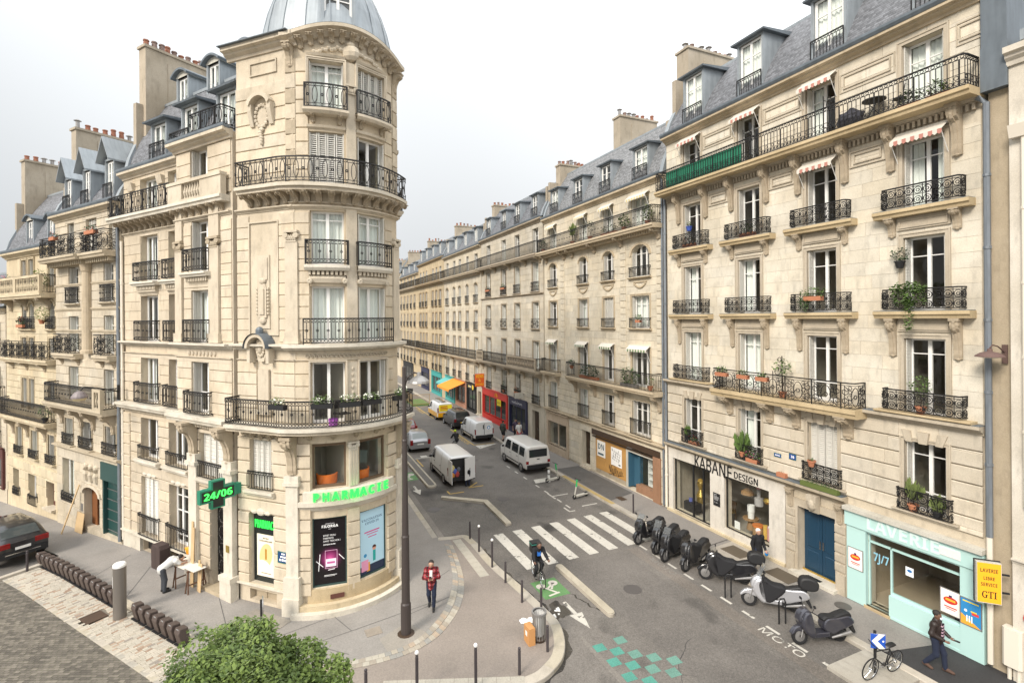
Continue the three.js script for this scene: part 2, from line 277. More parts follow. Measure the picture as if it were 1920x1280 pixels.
// two-leaf casement; near ones have clear panes, a room and curtains
function windowPart(P,fr,{x,y,w,h,rec=0.24,near=true,bars=[0.72],curtain=0,shut=0,frame=M.white,arch=0,leaves=2,room=M.room,pad=0.5,deep=4.4}){
const key=`win${w.toFixed(2)}_${h.toFixed(2)}_${bars}_${arch}_${leaves}`;
const lw=(w - 0.1) / leaves;
const g=cached(key,()=>{
const b=new GB(),d=0.06;b.box(-w / 2,-w / 2 + 0.06,0,h,-d,0).box(w / 2 - 0.06,w / 2,0,h,-d,0).box(-w / 2 + 0.06,w / 2 - 0.06,h - 0.07,h,-d,0).box(-w / 2 + 0.06,w / 2 - 0.06,0,0.12,-d,0);
for (let i=1;i<leaves;i++){const c=-w / 2 + 0.05 + i*lw;b.box(c - 0.055,c + 0.055,0.12,h - 0.07,-d,0.012);}
for (let i=0;i<leaves;i++){const a=-w / 2 + 0.06 + i*lw,c=a + lw - 0.02;if (!i)b.box(a,a + 0.035,0.12,h - 0.07,-d,-0.01);if (i===leaves - 1)b.box(c - 0.035,c,0.12,h - 0.07,-d,-0.01);for (const f of bars)b.box(a + 0.035,c - 0.035,h*f - 0.016,h*f + 0.016,-d,-0.008);}
return b;
});
const win=pm('window',g,frame,P,fr,x,y,-rec);
const rows=[0.12,...bars.map(f=>h*f),h - 0.07],pg=near?M.glass:M.farGlass;
for (let i=0;i<leaves;i++){const c=-w / 2 + 0.05 + (i + 0.5)*lw;for (let k=0;k<rows.length - 1;k++)mesh('pane',cached(`pane${lw.toFixed(3)}_${(rows[k + 1] - rows[k]).toFixed(3)}`,()=>new THREE.PlaneGeometry(lw - 0.05,rows[k + 1] - rows[k] - 0.01)),pg,win,c,(rows[k] + rows[k + 1]) / 2,-0.035);}
if (near){
mesh('room_interior',cached(`room${w.toFixed(2)}_${h.toFixed(2)}_${pad}_${deep}`,()=>{const W=w / 2 + pad,E=pad / 2,D=pad>0.1?deep:1.2;return new GB().poly([[-W,-0.1,-D],[W,-0.1,-D],[W,h + E,-D],[-W,h + E,-D]]).poly([[-W,-0.1,0.02],[-W,-0.1,-D],[-W,h + E,-D],[-W,h + E,0.02]]).poly([[W,-0.1,-D],[W,-0.1,0.02],[W,h + E,0.02],[W,h + E,-D]]).poly([[-W,h + E,-D],[W,h + E,-D],[W,h + E,0.02],[-W,h + E,0.02]]).poly([[-W,-0.1,0.02],[W,-0.1,0.02],[W,-0.1,-D],[-W,-0.1,-D]]);}),room,win);
if (curtain){
const sheet=(x0,x1,k)=>{const b=new GB(),n=max(6,Math.round((x1 - x0) / 0.035));for (let i=0;i<n;i++){const a=x0 + (x1 - x0)*i / n,c=x0 + (x1 - x0)*(i + 1) / n,z=q=>0.03*sin(q*38 + k) + 0.014*sin(q*71);b.poly([[a,0.02,z(a)],[c,0.02,z(c)],[c,h - 0.05,z(c)],[a,h - 0.05,z(a)]]);} b.renorm=true;return b;};
const W=w / 2 - 0.03,sp=curtain===1?[[-W,W]]:curtain===2?[[-W,-W*0.35],[W*0.35,W]]:[[-W,-W*0.1]];
for (const [a,b] of sp)mesh('curtain',cached(`cur${a.toFixed(2)}_${b.toFixed(2)}_${h.toFixed(2)}`,()=>sheet(a,b,a*9)),M.curtain,win,0,0,-0.16);
}
}
if (shut===1)for (const s of [-1,1])mesh('shutter',cached(`sh${h.toFixed(2)}_${rec}_${s}`,()=>{const b=new GB(),d=rec - 0.03;for (let k=0;k<2;k++)b.box(-0.016,0.016,0.05,h - 0.04,-d + k*d / 2 + 0.01,-d + (k + 1)*d / 2 - 0.004);return b;}),M.shutter,win,s*(w / 2 - 0.045),0,rec - 0.02);
if (shut===2){const n=4,q=w / n;for (let i=0;i<n;i++)mesh('shutter',cached(`shc${q.toFixed(2)}_${h.toFixed(2)}`,()=>{const b=new GB().box(-q / 2 + 0.014,-q / 2 + 0.055,0.03,h - 0.03,-0.02,0.03).box(q / 2 - 0.055,q / 2 - 0.014,0.03,h - 0.03,-0.02,0.03);for (let k=0;k<h / 0.075 - 2;k++)b.poly([[-q / 2 + 0.05,0.07 + k*0.075,0.025],[q / 2 - 0.05,0.07 + k*0.075,0.025],[q / 2 - 0.05,0.125 + k*0.075,-0.025],[-q / 2 + 0.05,0.125 + k*0.075,-0.025]]);return b;}),M.shutter,win,-w / 2 + (i + 0.5)*q,0,rec*0.5 + (i % 2?0.012:0));}
return win;
}
const core=(P,fr,x0,x1,y0,y1,z0,z1,holes,mat,name='wall')=>{const b=new GB();for (const r of rectSub([[x0,x1,y0,y1]],holes))b.box(r[0],r[1],r[2],r[3],z0,z1);return pm(name,b,mat,P,fr);};
// coursed stone: every block its own mesh while the budget lasts, then joined
function ashlar(P,fr,{x0,x1,y0,y1,z=0,holes=[],ch=0.5,bl=1.1,d=0.05,groove=0.012,vj=0.006,bevel=0.008,bx=0.003,mats,budget,rough=0}){
const n=max(1,Math.round((y1 - y0) / ch)),H=(y1 - y0) / n,rest=mats.map(()=>new GB());
for (let k=0;k<n;k++){
let x=x0,first=true;
while (x<x1 - 0.01){
let l=bl*rr(0.75,1.25)*(first && k % 2?0.5:1);first=false;if (x + l>x1 - bl*0.4)l=x1 - x;
const parts=rectSub([[x + vj,x + l - vj,y0 + k*H + groove,y0 + (k + 1)*H - groove]],holes).filter(r=>r[1] - r[0]>0.05 && r[3] - r[2]>0.04);
x +=l;if (!parts.length)continue;
for (const r of parts){const i=Math.floor(rnd()*mats.length),q=rr(0,rough);if (budget && budget.n>0 && (r[1] - r[0])*(r[3] - r[2])>0.12){budget.n--;const cx=(r[0] + r[1]) / 2,cy=r[2],b=new GB().stone(r[0] - cx,r[1] - cx,0,r[3] - cy,0,d + q,bevel,bx),m=pm('stone_block',b,mats[i],P,fr,cx,cy,z);m.geometry.attributes.uv.array.forEach((v,j,a)=>{a[j]=v + (j % 2?cy*0.7:cx*1.3);});} else rest[i].stone(r[0],r[1],r[2],r[3],z,z + d + q,bevel,bx);}
}
}
rest.forEach((b,i)=>{if (!b.empty){const m=pm('stonework',b,mats[i],P,fr);m.userData.kind='stuff';}});
}
// mouldings and brackets
const corniceProf=(d,h)=>[[0,0],[d*0.25,0],[d*0.3,h*0.25],[d*0.62,h*0.42],[d*0.66,h*0.58],[d,h*0.66],[d,h],[0,h]];
function moulding(P,fr,name,x0,x1,y,z,d,h,mat){return pm(name,new GB().prismX(corniceProf(d,h),x0,x1),mat,P,fr,0,y,z);}
function slab(P,fr,x0,x1,y0,y1,z0,z1,mat,name='balcony'){const h=y1 - y0;return pm(name,new GB().prismX([[z0,y0],[z1 - 0.09,y0],[z1 - 0.06,y0 + h*0.4],[z1 - 0.015,y0 + h*0.5],[z1,y0 + h*0.55],[z1,y1],[z0,y1]],x0,x1),mat,P,fr);}
const consoleGeo=(w,h,d)=>cached(`con${w}_${h}_${d}`,()=>{// scrolled console, top at y=0, back at z=0
const pr=[[0,-h],[d*0.16,-h],[d*0.22,-h*0.9],[d*0.2,-h*0.78],[d*0.3,-h*0.55],[d*0.52,-h*0.34],[d*0.85,-h*0.26],[d*0.97,-h*0.17],[d*0.95,-h*0.07],[d,-h*0.06],[d,0],[0,0]];
const b=new GB().prismX(pr,-w / 2,w / 2);b.box(-w*0.62,w*0.62,-h*0.07,0.002,0,d + 0.02);
b.prismX(pr.map(p=>[p[0]*1.0 + 0.02,p[1]*0.92 - h*0.06]),-w*0.16,w*0.16);
for (const s of [-1,1])b.geo(new THREE.CylinderGeometry(d*0.17,d*0.17,0.03,10),new THREE.Matrix4().makeRotationZ(Math.PI / 2).setPosition(s*w*0.52,-h*0.17,d*0.76));
b.blob(0,-h,d*0.12,w*0.32,0.05,d*0.2,7,4);return b;
});
const weathered=stoneMat(0.5,0.42,0.315);
const bracket=(P,fr,x,y,z,w,h,d)=>pm('bracket',consoleGeo(w,h,d),weathered,P,fr,x,y,z);
function dentils(P,fr,x0,x1,y,z,mat,step=0.17,w=0.09,h=0.12,d=0.1){const b=new GB(),n=Math.round((x1 - x0) / step);for (let i=0;i<n;i++){const c=x0 + (i + 0.5)*(x1 - x0) / n;b.box(c - w / 2,c + w / 2,y,y + h,z,z + d);} return pm('dentil_band',b,mat,P,fr);}
function surround(P,fr,x,y,w,h,mat,o=0.14,d=0.05,z=0,key=0){// moulded frame round an opening
return pm('window_surround',cached(`sur${w.toFixed(2)}_${h.toFixed(2)}_${o}_${d}_${key}`,()=>{
const b=new GB(),W=w / 2;for (const s of [-1,1]){b.box(s<0?-W - o:W,s<0?-W:W + o,0,h,0,d);b.box(s<0?-W - o:W + o - 0.045,s<0?-W - o + 0.045:W + o,0,h + o,d,d + 0.025);}
b.box(-W - o,W + o,h,h + o,0,d).box(-W - o + 0.045,W + o - 0.045,h + o - 0.045,h + o,d,d + 0.025);
if (key)for (const k of [-1,0,1]){const c=k*W*0.72,a=k?0.14:0.17;b.prismZ([[c - a*0.7,h - 0.02],[c + a*0.7,h - 0.02],[c + a + k*0.09,h + 0.36],[c - a + k*0.09,h + 0.36]],0,d + (k?0.05:0.1));}
return b;
}),mat,P,fr,x,y,z);
}
function pipe(P,fr,pts,r,mat,name='drainpipe'){const b=new GB().tube(pts,r,8);for (let i=0;i<pts.length - 1;i++){const [a,c]=[pts[i],pts[i + 1]],n=Math.floor(abs(a[1] - c[1]) / 2.2);for (let k=1;k<=n;k++){const t=k / (n + 1),y=a[1] + (c[1] - a[1])*t;b.cyl(a[0] + (c[0] - a[0])*t,y - 0.04,y + 0.04,a[2] + (c[2] - a[2])*t,r*1.25,8);}} return pm(name,b,mat,P,fr);}
// steep slated slope with zinc trim; profile in (z,y): foot, break, ridge
function mansard(P,fr,x0,x1,y0,y1,z0,z1,yr,zr,slate=M.slate,ends=[0,1]){
const n=5,pr=Array.from({length:n + 1},(_,i)=>{const t=i / n;return [z0 + (z1 - z0)*t**1.35,y0 + (y1 - y0)*t];});
const b=new GB();for (let i=0;i<n;i++)b.poly([[x0,pr[i][1],pr[i][0]],[x1,pr[i][1],pr[i][0]],[x1,pr[i + 1][1],pr[i + 1][0]],[x0,pr[i + 1][1],pr[i + 1][0]]]);
pm('roof',b,slate,P,fr);
pm('roof_cap',new GB().poly([[x0,y1,z1],[x1,y1,z1],[x1,yr,zr],[x0,yr,zr]]).poly([[x0,yr,zr],[x1,yr,zr],[x1,y1,zr + (zr - z1)],[x0,y1,zr + (zr - z1)]]).prismX([[z1 - 0.02,y1 - 0.06],[z1 + 0.07,y1 - 0.08],[z1 + 0.07,y1 + 0.05],[z1 - 0.02,y1 + 0.07]],x0,x1),M.zinc,P,fr);
for (const x of ends.map(i=>[x0,x1][i])){const q=new GB(),s=x===x0?1:-1;q.prismX([...pr.map(p=>[p[0] + 0.09,p[1] + 0.03]),[zr,yr + 0.12],[zr,yr - 0.2],...[...pr].reverse().map(p=>[p[0] - 0.15,p[1]])],min(x,x + s*0.28),max(x,x + s*0.28));pm('roof_verge',q,M.zinc,P,fr);}
return (y)=>{const t=max(0,min(1,(y - y0) / (y1 - y0)));return z0 + (z1 - z0)*t**1.35;};
}
function gutter(P,fr,x0,x1,y,z,d=0.16){return pm('gutter',new GB().prismX([[z - 0.1,y - 0.02],[z + d*0.7,y - 0.02],[z + d,y + 0.08],[z + d,y + 0.17],[z + d - 0.03,y + 0.17],[z + d - 0.03,y + 0.09],[z - 0.1,y + 0.14]],x0,x1),M.lead,P,fr);}
function dormer(P,fr,x,y,z,w,h,slope,{arch=0,near=true,guardStyle,over=0.14,cheek=M.zinc,bars=[0.72],curtain=1,pitch=0,depth=1.6}={}){
const W=w / 2,t=0.1,top=y + h,zb=z - depth,b=new GB(),dm=put(new THREE.Group(),fr,x,y,z);dm.name='dormer';P.add(dm);
for (const s of [-1,1])b.box(s<0?-W - t:W,s<0?-W:W + t,-0.1,h,-depth,0);
b.box(-W - t,W + t,h,h + 0.1,-depth,0);mesh('cheek',b,cheek,dm);
const r=new GB(),e=W + t + over;
if (arch){const pts=Array.from({length:11},(_,i)=>{const a=i / 10*2 - 1;return [a*e,h + 0.06 + arch*(1 - a*a)];});r.prismZ([...pts,...pts.map(p=>[p[0]*0.94,p[1] - 0.09]).reverse()],-depth,over);mesh('tympanum',new GB().prismZ([...pts.map(p=>[p[0]*0.86,max(h + 0.05,p[1] - 0.07)]),[W,h],[-W,h]],-depth,0.01),M.whiteOld,dm);}
else if (pitch){r.prismZ([[-e,h - 0.05],[0,h + pitch],[e,h - 0.05],[e,h - 0.13],[0,h + pitch - 0.1],[-e,h - 0.13]],-depth,over*2);mesh('tympanum',new GB().prismZ([[-W,h],[W,h],[0,h + pitch - 0.12]],-depth,-0.05),M.whiteOld,dm);}
else r.prismX([[over,h + 0.06],[over + 0.02,h + 0.13],[-depth,h + 0.32],[-depth,h + 0.1]],-e,e);
mesh('dormer_roof',r,pitch?M.zinc:M.lead,dm);
const win=windowPart(P,fr,{x,y:y + 0.02,w:w - 0.04,h:h - 0.06,rec:-z + 0.1,near,bars,curtain,room:M.room,pad:0.04});
if (guardStyle)pm('window_guard',cached(`dg${w}_${guardStyle}`,()=>ironGeo(w + 0.1,0.85,guardStyle)),M.iron,P,fr,x - w / 2 - 0.05,y,z + 0.1);
return dm;
}
function chimney(P,fr,x,y0,y1,z,w,d,pots,mat=M.render,potMat=M.pot){
const c=pm('chimney',new GB().box(-w / 2,w / 2,0,y1 - y0,-d / 2,d / 2).box(-w / 2 + 0.0,w / 2 + 0.03,0,y1 - y0 - 0.4,-d*0.12,d*0.2).box(-w / 2 - 0.07,w / 2 + 0.07,y1 - y0,y1 - y0 + 0.12,-d / 2 - 0.07,d / 2 + 0.07),mat,P,fr,x,y0,z);
for (let i=0;i<pots;i++){const h=rr(0.22,0.5),k=pick(['a','a','b','c']),r=rr(0.09,0.13);mesh('chimney_pot',cached(`pot${k}${h.toFixed(1)}`,()=>k==='c'?new GB().lathe([[0,0],[0.1,0],[0.1,h],[0.19,h + 0.03],[0.03,h + 0.14],[0,h + 0.14]],0,0,8):new GB().lathe([[0.14,0],[0.11,h*0.8],[0.14,h*0.84],[0.13,h],[0.09,h],[0.08,h - 0.1],[0,h - 0.1]],0,0,9)),k==='c'?M.steel:k==='b'?M.potDark:potMat,c,(w>d?-w / 2 + (i + 0.5)*w / pots:rr(-0.1,0.1)),y1 - y0 + 0.12,(w>d?rr(-0.1,0.1):-d / 2 + (i + 0.5)*d / pots));}
return c;
}
// potted greenery: crossed leaf faces
function leafGeo(n,rx,ry,rz,size,spiky=0){const b=new GB();for (let i=0;i<n;i++){const a=rr(0,TAU),e=rr(-1,1),q=Math.cbrt(rr(0.15,1)),c=Math.sqrt(1 - e*e),x=rx*q*c*cos(a),y=ry*q*e,z=rz*q*c*sin(a),s=size*rr(0.6,1.3),t=rr(0,TAU),f=rr(-0.9,0.9),dx=cos(t),dz=sin(t);if (spiky)b.poly([[x*0.2,-ry,z*0.2],[x + dx*s*0.25,y,z + dz*s*0.25],[x*1.15,y + s*0.5,z*1.15]]);else b.poly([[x,y,z],[x + dx*s*0.5 - dz*s*0.35,y + f*s*0.5,z + dz*s*0.5 + dx*s*0.35],[x + dx*s,y + f*s,z + dz*s],[x + dx*s*0.5 + dz*s*0.35,y + f*s*0.5,z + dz*s*0.5 - dx*s*0.35]]);} return b;}
const leafMats=[[0.07,0.14,0.03],[0.11,0.19,0.035],[0.045,0.095,0.03],[0.17,0.22,0.06]].map(c=>phy(c,{roughness:0.85,transmission:0.25,thickness:0,side:THREE.DoubleSide}));
const flowerMats={red:std([0.55,0.03,0.04]),pink:std([0.7,0.2,0.33]),white:std([0.8,0.8,0.7]),purple:std([0.4,0.16,0.5])};
function plant(label,wx,wy,wz,{w=0.4,h=0.5,d=0.25,n=140,box=0,leaf=0,size=0.09,flower,pot=M.terracotta,spiky=0,hang=0,stem=0,turn=0,name='potted_plant'}){
const t=thing(name,label,'plant',wx,wy,wz,turn);const ph=box?0.17:0.24;
if (!hang)mesh(box?'planter_box':'pot',box?new GB().box(-box / 2,box / 2,0,ph,-0.1,0.1):new GB().lathe([[0,0],[0.1,0],[0.15,ph - 0.04],[0.17,ph - 0.04],[0.17,ph],[0.13,ph],[0,ph - 0.02]],0,0,10),pot,t);
if (stem)mesh('stem',new GB().tube([[0,ph,0],[0.03,ph + stem*0.5,0],[0,ph + stem,0]],0.014,5),M.brown,t);
mesh('foliage',leafGeo(n,w / 2,h / 2,d / 2,size,spiky),leafMats[leaf],t,0,(hang?-h / 2 + 0.2:ph + stem + h*0.4),0);
if (hang)mesh('foliage',leafGeo(n,w / 2,0.2,d / 2 + 0.05,size),leafMats[leaf],t,0,0.1,0);
if (flower)mesh('flowers',leafGeo(max(14,n*0.25 | 0),w / 2,h / 2.6,d / 1.8,0.07),flowerMats[flower],t,0,ph + h*0.55,0.03);
return t;
}
// ---------- frames of the two streets ----------
const SD=[-0.40733,-0.91329],ND=[0.91329,-0.40733];
const ns=(n,s)=>[ND[0]*n + SD[0]*s,ND[1]*n + SD[1]*s];
const A_R=Math.atan2(-0.91329,0.40733);// facades of the right-hand side look toward -n
const streetFrame=(s,n=19.17)=>{const p=ns(n,s);return{x:p[0],z:p[1],a:A_R};};
const KL=[-10.62,-19.30],DL=[-0.86577,-0.50044],ML=[-0.50044,0.86577];
const um=(u,m)=>[KL[0] + DL[0]*u + ML[0]*m,KL[1] + DL[1]*u + ML[1]*m];
const A_L=Math.atan2(-0.50044,0.86577);
const leftFrame=(u,m=0)=>{const p=um(u,m);return{x:p[0],z:p[1],a:A_L};};
const W3=(fr,x,y,z)=>[fr.x + x*cos(fr.a) + z*sin(fr.a),y,fr.z - x*sin(fr.a) + z*cos(fr.a)];
const{FontLoader}=await import('three/addons/loaders/FontLoader.js');const{TextGeometry}=await import('three/addons/geometries/TextGeometry.js');
const FL=new FontLoader(),fontR=await FL.loadAsync('fonts/droid/droid_sans_regular.typeface.json'),fontB=await FL.loadAsync('fonts/droid/droid_sans_bold.typeface.json');
function lettering(str,size,width,depth=0.02,font=fontB){const g=new TextGeometry(str,{font,size,depth,curveSegments:3,bevelEnabled:false});g.computeBoundingBox();const b=g.boundingBox;g.translate(-b.min.x,0,0);g.scale(width / (b.max.x - b.min.x),1,1);return g;}
function awning(P,fr,x,y,z,w,d,drop,mat,stripe){// a half-rolled blind with a scalloped valance
const a=pm('awning',new GB().box(-w / 2,w / 2,0,0.09,-0.02,0.1).poly([[-w / 2,0.06,0.08],[-w / 2,-drop,d],[w / 2,-drop,d],[w / 2,0.06,0.08]]).poly([[-w / 2,0.055,0.08],[w / 2,0.055,0.08],[w / 2,-drop - 0.005,d],[-w / 2,-drop - 0.005,d]]),mat,P,fr,x,y,z);
const n=Math.round(w / 0.13),g=[new GB(),new GB()];for (let i=0;i<n;i++){const q=w / n,c=-w / 2 + i*q;g[i % 2].poly([[c,-drop,d + 0.004],[c,-drop - 0.12,d + 0.004],[c + q / 2,-drop - 0.17,d + 0.004],[c + q,-drop - 0.12,d + 0.004],[c + q,-drop,d + 0.004]]);}
mesh('valance',g[0],mat,a);mesh('valance',g[1],stripe,a);
for (const s of [-1,1])mesh('awning_arm',cached(`arm${d}${drop}`,()=>new GB().tube([[0,-0.9,0.03],[0,-drop,d]],0.012,4)),M.white,a,s*(w / 2 - 0.03),0,0);
return a;
}
const awnWhite=std([0.62,0.58,0.51],{roughness:0.9}),awnRose=std([0.45,0.2,0.16],{roughness:0.9}),awnGreen=std([0.13,0.22,0.1],{roughness:0.9}),awnYellow=std([0.6,0.5,0.25],{roughness:0.9});
const limestone=tones(0.78,0.715,0.6,0.04),limeRust=tones(0.72,0.65,0.54,0.04),ochre=stoneMat(0.64,0.51,0.32),carved=stoneMat(0.58,0.51,0.41);
// ---------- the near house on the right ----------
{
const fr0=streetFrame(21.95),P=thing('apartment_house','tall cream stone house with laundry and design shop on its ground floor','house',fr0.x,0,fr0.z,fr0.a),fr=F0,W=13.85;
const bay=[1.91,5.4,8.8,12.28],w=1.2,fl=[[3.95,6.3],[7.17,9.73],[10.66,13.12],[14.08,16.35],[17.26,19.62]];
const holes=fl.flatMap(([a,b])=>bay.map(c=>[c - w / 2,c + w / 2,a,b]));
const shop=[[0.42,3.05,0.12,2.92],[3.92,6.4,0.42,2.92],[7.75,9.3,0.12,2.75],[10.45,13.25,0.1,2.72]];
core(P,fr,0,W,0,20.3,-0.42,0,[...holes,...shop],M.stone);
pm('party_wall',new GB().box(0.02,0.3,0,23.5,-9,-0.42).box(W - 0.3,W - 0.02,0,23.5,-9,-0.42),M.render,P,fr);
const budget={n:285};
ashlar(P,fr,{x0:0.05,x1:W - 0.05,y0:3.78,y1:6.88,holes,ch:0.52,bl:1.5,d:0.085,groove:0.018,bevel:0.02,vj:0.003,mats:limeRust,budget});
ashlar(P,fr,{x0:0.05,x1:W - 0.05,y0:7.2,y1:16.7,holes,ch:0.48,bl:1.25,d:0.014,groove:0.003,bevel:0.003,vj:0.003,mats:limestone,budget,rough:0.006});
ashlar(P,fr,{x0:0.05,x1:W - 0.05,y0:17.27,y1:19.95,holes,ch:0.45,bl:1.4,d:0.03,groove:0.005,bevel:0.005,mats:limestone});
// windows
const curt=[[0,2,0,0],[1,1,0,0],[2,2,0,0],[0,0,0,2],[0,0,3,1]];
fl.forEach(([a,b],f)=>bay.forEach((c,i)=>{
windowPart(P,fr,{x:c,y:a,w,h:b - a,rec:0.3,bars:f===1 || f===0?[0.28,0.8]:[0.74],curtain:curt[f][i],shut:f===0 && i===2?2:1,room:M.room});
if (f)surround(P,fr,c,a,w,b - a,carved,0.15,0.055,0);else surround(P,fr,c,a,w,b - a,carved,0.13,0.09,0,1);
if (f===0){pm('window_sill',new GB().prismX(corniceProf(0.2,0.14),-0.95,0.95),carved,P,fr,c,a - 0.14,0);guard(P,fr,c,a,0.2,i===2 || i===3?1.55:1.45,0.72,'scroll');}
if (f===2 || f===3){
slab(P,fr,c - 1.38,c + 1.38,a - 0.26,a - 0.02,0,0.42,ochre);pm('lead_flashing',new GB().box(-1.36,1.36,0,0.022,0,0.4),M.lead,P,fr,c,a - 0.02,0);guard(P,fr,c,a + 0.01,0.34,2.26,0.7,'scroll');
for (const s of [-1,1]){bracket(P,fr,c + s*0.93,a - 0.26,0.03,0.22,f===2?1.28:0.62,0.3,carved);}
pm('frieze_panel',cached('fz' + f,()=>new GB().box(-0.76,0.76,0,0.4,0,0.05).box(-0.7,0.7,0.06,0.1,0.05,0.08).box(-0.7,0.7,0.3,0.34,0.05,0.08).box(-0.7,-0.66,0.1,0.3,0.05,0.08).box(0.66,0.7,0.1,0.3,0.05,0.08)),carved,P,fr,c,a - 0.7,0.03);
}
if (f===3)for (const s of [-1,1]){bracket(P,fr,c + s*0.95,17.02,0.03,0.26,1.55,0.42,carved);}
if (f===4)pm('wall_panel',cached('wp',()=>{const b=new GB();for (const [u,v,d] of [[0.95,0.36,0.03],[0.82,0.24,0.045]])b.box(-u,u,-v,-v + 0.05,0,d).box(-u,u,v - 0.05,v,0,d).box(-u,-u + 0.05,-v + 0.05,v - 0.05,0,d).box(u - 0.05,u,-v + 0.05,v - 0.05,0,d);return b;}),carved,P,fr,c + (i<3?1.73:1.5),19.2,0.03).scale.set(i<3?1:0.6,1,1);
}));
for (let i=0;i<3;i++)pm('wall_panel',cached('wp2',()=>{const b=new GB();for (const [u,v] of [[0.62,0.3],[0.48,0.18]])b.box(-u,u,-v,-v + 0.05,0,0.04).box(-u,u,v - 0.05,v,0,0.04).box(-u,-u + 0.05,-v + 0.05,v - 0.05,0,0.04).box(u - 0.05,u,-v + 0.05,v - 0.05,0,0.04);return b;}),carved,P,fr,(bay[i] + bay[i + 1]) / 2,16.25,0.03);
// string course and the middle balcony
moulding(P,fr,'string_course',0,3.75,6.86,0,0.38,0.3,carved);moulding(P,fr,'string_course',10.5,W,6.86,0,0.38,0.3,carved);
pm('lead_flashing',new GB().box(0,3.75,0,0.02,0,0.36).box(10.5,W,0,0.02,0,0.36),M.lead,P,fr,0,7.16,0);
slab(P,fr,3.75,10.5,6.8,7.12,0,0.78,ochre);railing(P,fr,[[3.85,0.02],[3.85,0.7],[10.4,0.7],[10.4,0.02]],7.12,0.95,'rose');
for (const x of [4.35,6.5,7.75,9.85])bracket(P,fr,x,6.8,0.02,0.36,0.85,0.66,carved);
for (const i of [0,3]){slab(P,fr,bay[i] - 1.38,bay[i] + 1.38,7.16,7.26,0,0.44,ochre,'balcony_step');guard(P,fr,bay[i],7.27,0.36,2.26,0.72,'scroll');}
// top balcony
moulding(P,fr,'cornice',0,W,16.92,0,0.3,0.12,carved);dentils(P,fr,0.1,W - 0.1,16.72,0.02,carved,0.16,0.075,0.2,0.12);
slab(P,fr,-0.05,W + 0.02,17.03,17.27,0,0.86,ochre);railing(P,fr,[[0.02,0.02],[0.02,0.78],[W - 0.1,0.78],[W - 0.1,0.02]],17.27,0.98,'grand');
pm('privacy_screen',(()=>{const b=new GB();for (let i=0;i<60;i++){const a=0.75 + i*0.0817,c=a + 0.0817,z=0.7 + (i % 2?0.012:0),Z=0.7 + (i % 2?0:0.012);b.poly([[a,0,z],[c,0,Z],[c,0.86,Z],[a,0.86,z]]);} return b;})(),M.green,P,fr,0,17.3,0);
for (const x of [5.75,9.4])pm('balcony_divider',new GB().tube([[0,0,0.05],[0,1.75,0.05]],0.018).tube([[0,0,0.72],[0,1.45,0.72]],0.018).tube([[0,1.3,0.05],[0,1.3,0.72]],0.013).tube(spiral(0.38,1.2,0.3,1,1.57,1.3,12).map(p=>[0,p[1],p[0]]),0.016).tube([[0,0,0.3],[0,1.5,0.3]],0.012).tube([[0,0,0.5],[0,1.45,0.5]],0.012).tube([[0,0.3,0.05],[0,0.3,0.72]],0.013),M.iron,P,fr,x,17.27,0);
pm('balcony_divider',new GB().tube([[0,0,0.05],[0,1.7,0.05]],0.018).tube(spiral(0.33,1.1,0.26,1,1.57,1.3,12).map(p=>[0,p[1],p[0]]),0.016).tube([[0,0,0.6],[0,1.1,0.6]],0.016).tube(circ(0.2,1.55,0.1,8).map(p=>[0,p[1],p[0]]),0.014,4,true),M.iron,P,fr,7.05,7.13,0);
moulding(P,fr,'cornice',0,W,19.92,0,0.42,0.34,stoneMat(0.6,0.5,0.36));gutter(P,fr,0,W,20.26,0.3,0.2);
// blinds
for (const i of [0,1,2])awning(P,fr,bay[i],19.72,0.05,1.4,0.42,0.2,awnWhite,awnRose);
awning(P,fr,bay[3],16.55,0.05,1.5,0.45,0.22,awnWhite,awnRose);awning(P,fr,bay[2],16.52,0.05,1.4,0.42,0.2,awnWhite,awnRose);
// roof
const slope=mansard(P,fr,0,W,20.4,23.7,0.1,-2.0,24.2,-5);
for (const [x,g] of [[2.0,1],[5.5,1],[9.1,1],[12.65,1]])dormer(P,fr,x,20.5,-0.02,1.2,2.45,slope,{guardStyle:'bars',over:0.2,depth:2.1});
chimney(P,fr,0.2,20,25.2,-2.9,0.9,3.8,9);
// ---- design shop
const panel=std([0.78,0.74,0.68],{roughness:0.6,map:stoneTex}),hs=shop.slice(0,2);
core(P,fr,0.08,7.18,0.1,3.42,0,0.09,hs,panel,'shop_front');
moulding(P,fr,'shop_cornice',-0.02,9.75,3.42,0,0.34,0.3,M.stoneDark);pm('shop_cornice',new GB().box(0,9.7,0,0.02,0,0.32),M.lead,P,fr,0,3.725,0);
pm('shop_sill',new GB().box(0.05,7.2,0,0.12,0,0.2),std([0.7,0.6,0.42],{map:stoneTex}),P,fr);
const inner=new GB().box(0.2,7.1,0,3.1,-4.2,-0.42,'f');pm('shop_interior',inner,M.room,P,fr);
for (const [i,[a,b,c,d]] of hs.entries()){
const f=new GB().box(a,a + 0.05,c,d,-0.12,-0.06).box(b - 0.05,b,c,d,-0.12,-0.06).box(a,b,d - 0.05,d,-0.12,-0.06).box(a,b,c,c + 0.05,-0.12,-0.06);
if (!i)f.box(1.72,1.8,c,d,-0.13,-0.05).box(2.42,2.5,c,d,-0.13,-0.05);
const fm=pm('shop_window',f,M.black,P,fr);const cuts=i?[a,b]:[a,1.76,2.46,b];for (let k=0;k<cuts.length - 1;k++)mesh('pane',new THREE.PlaneGeometry(cuts[k + 1] - cuts[k] - 0.06,d - c - 0.08),M.glass,fm,(cuts[k] + cuts[k + 1]) / 2,(c + d) / 2,-0.09);
}
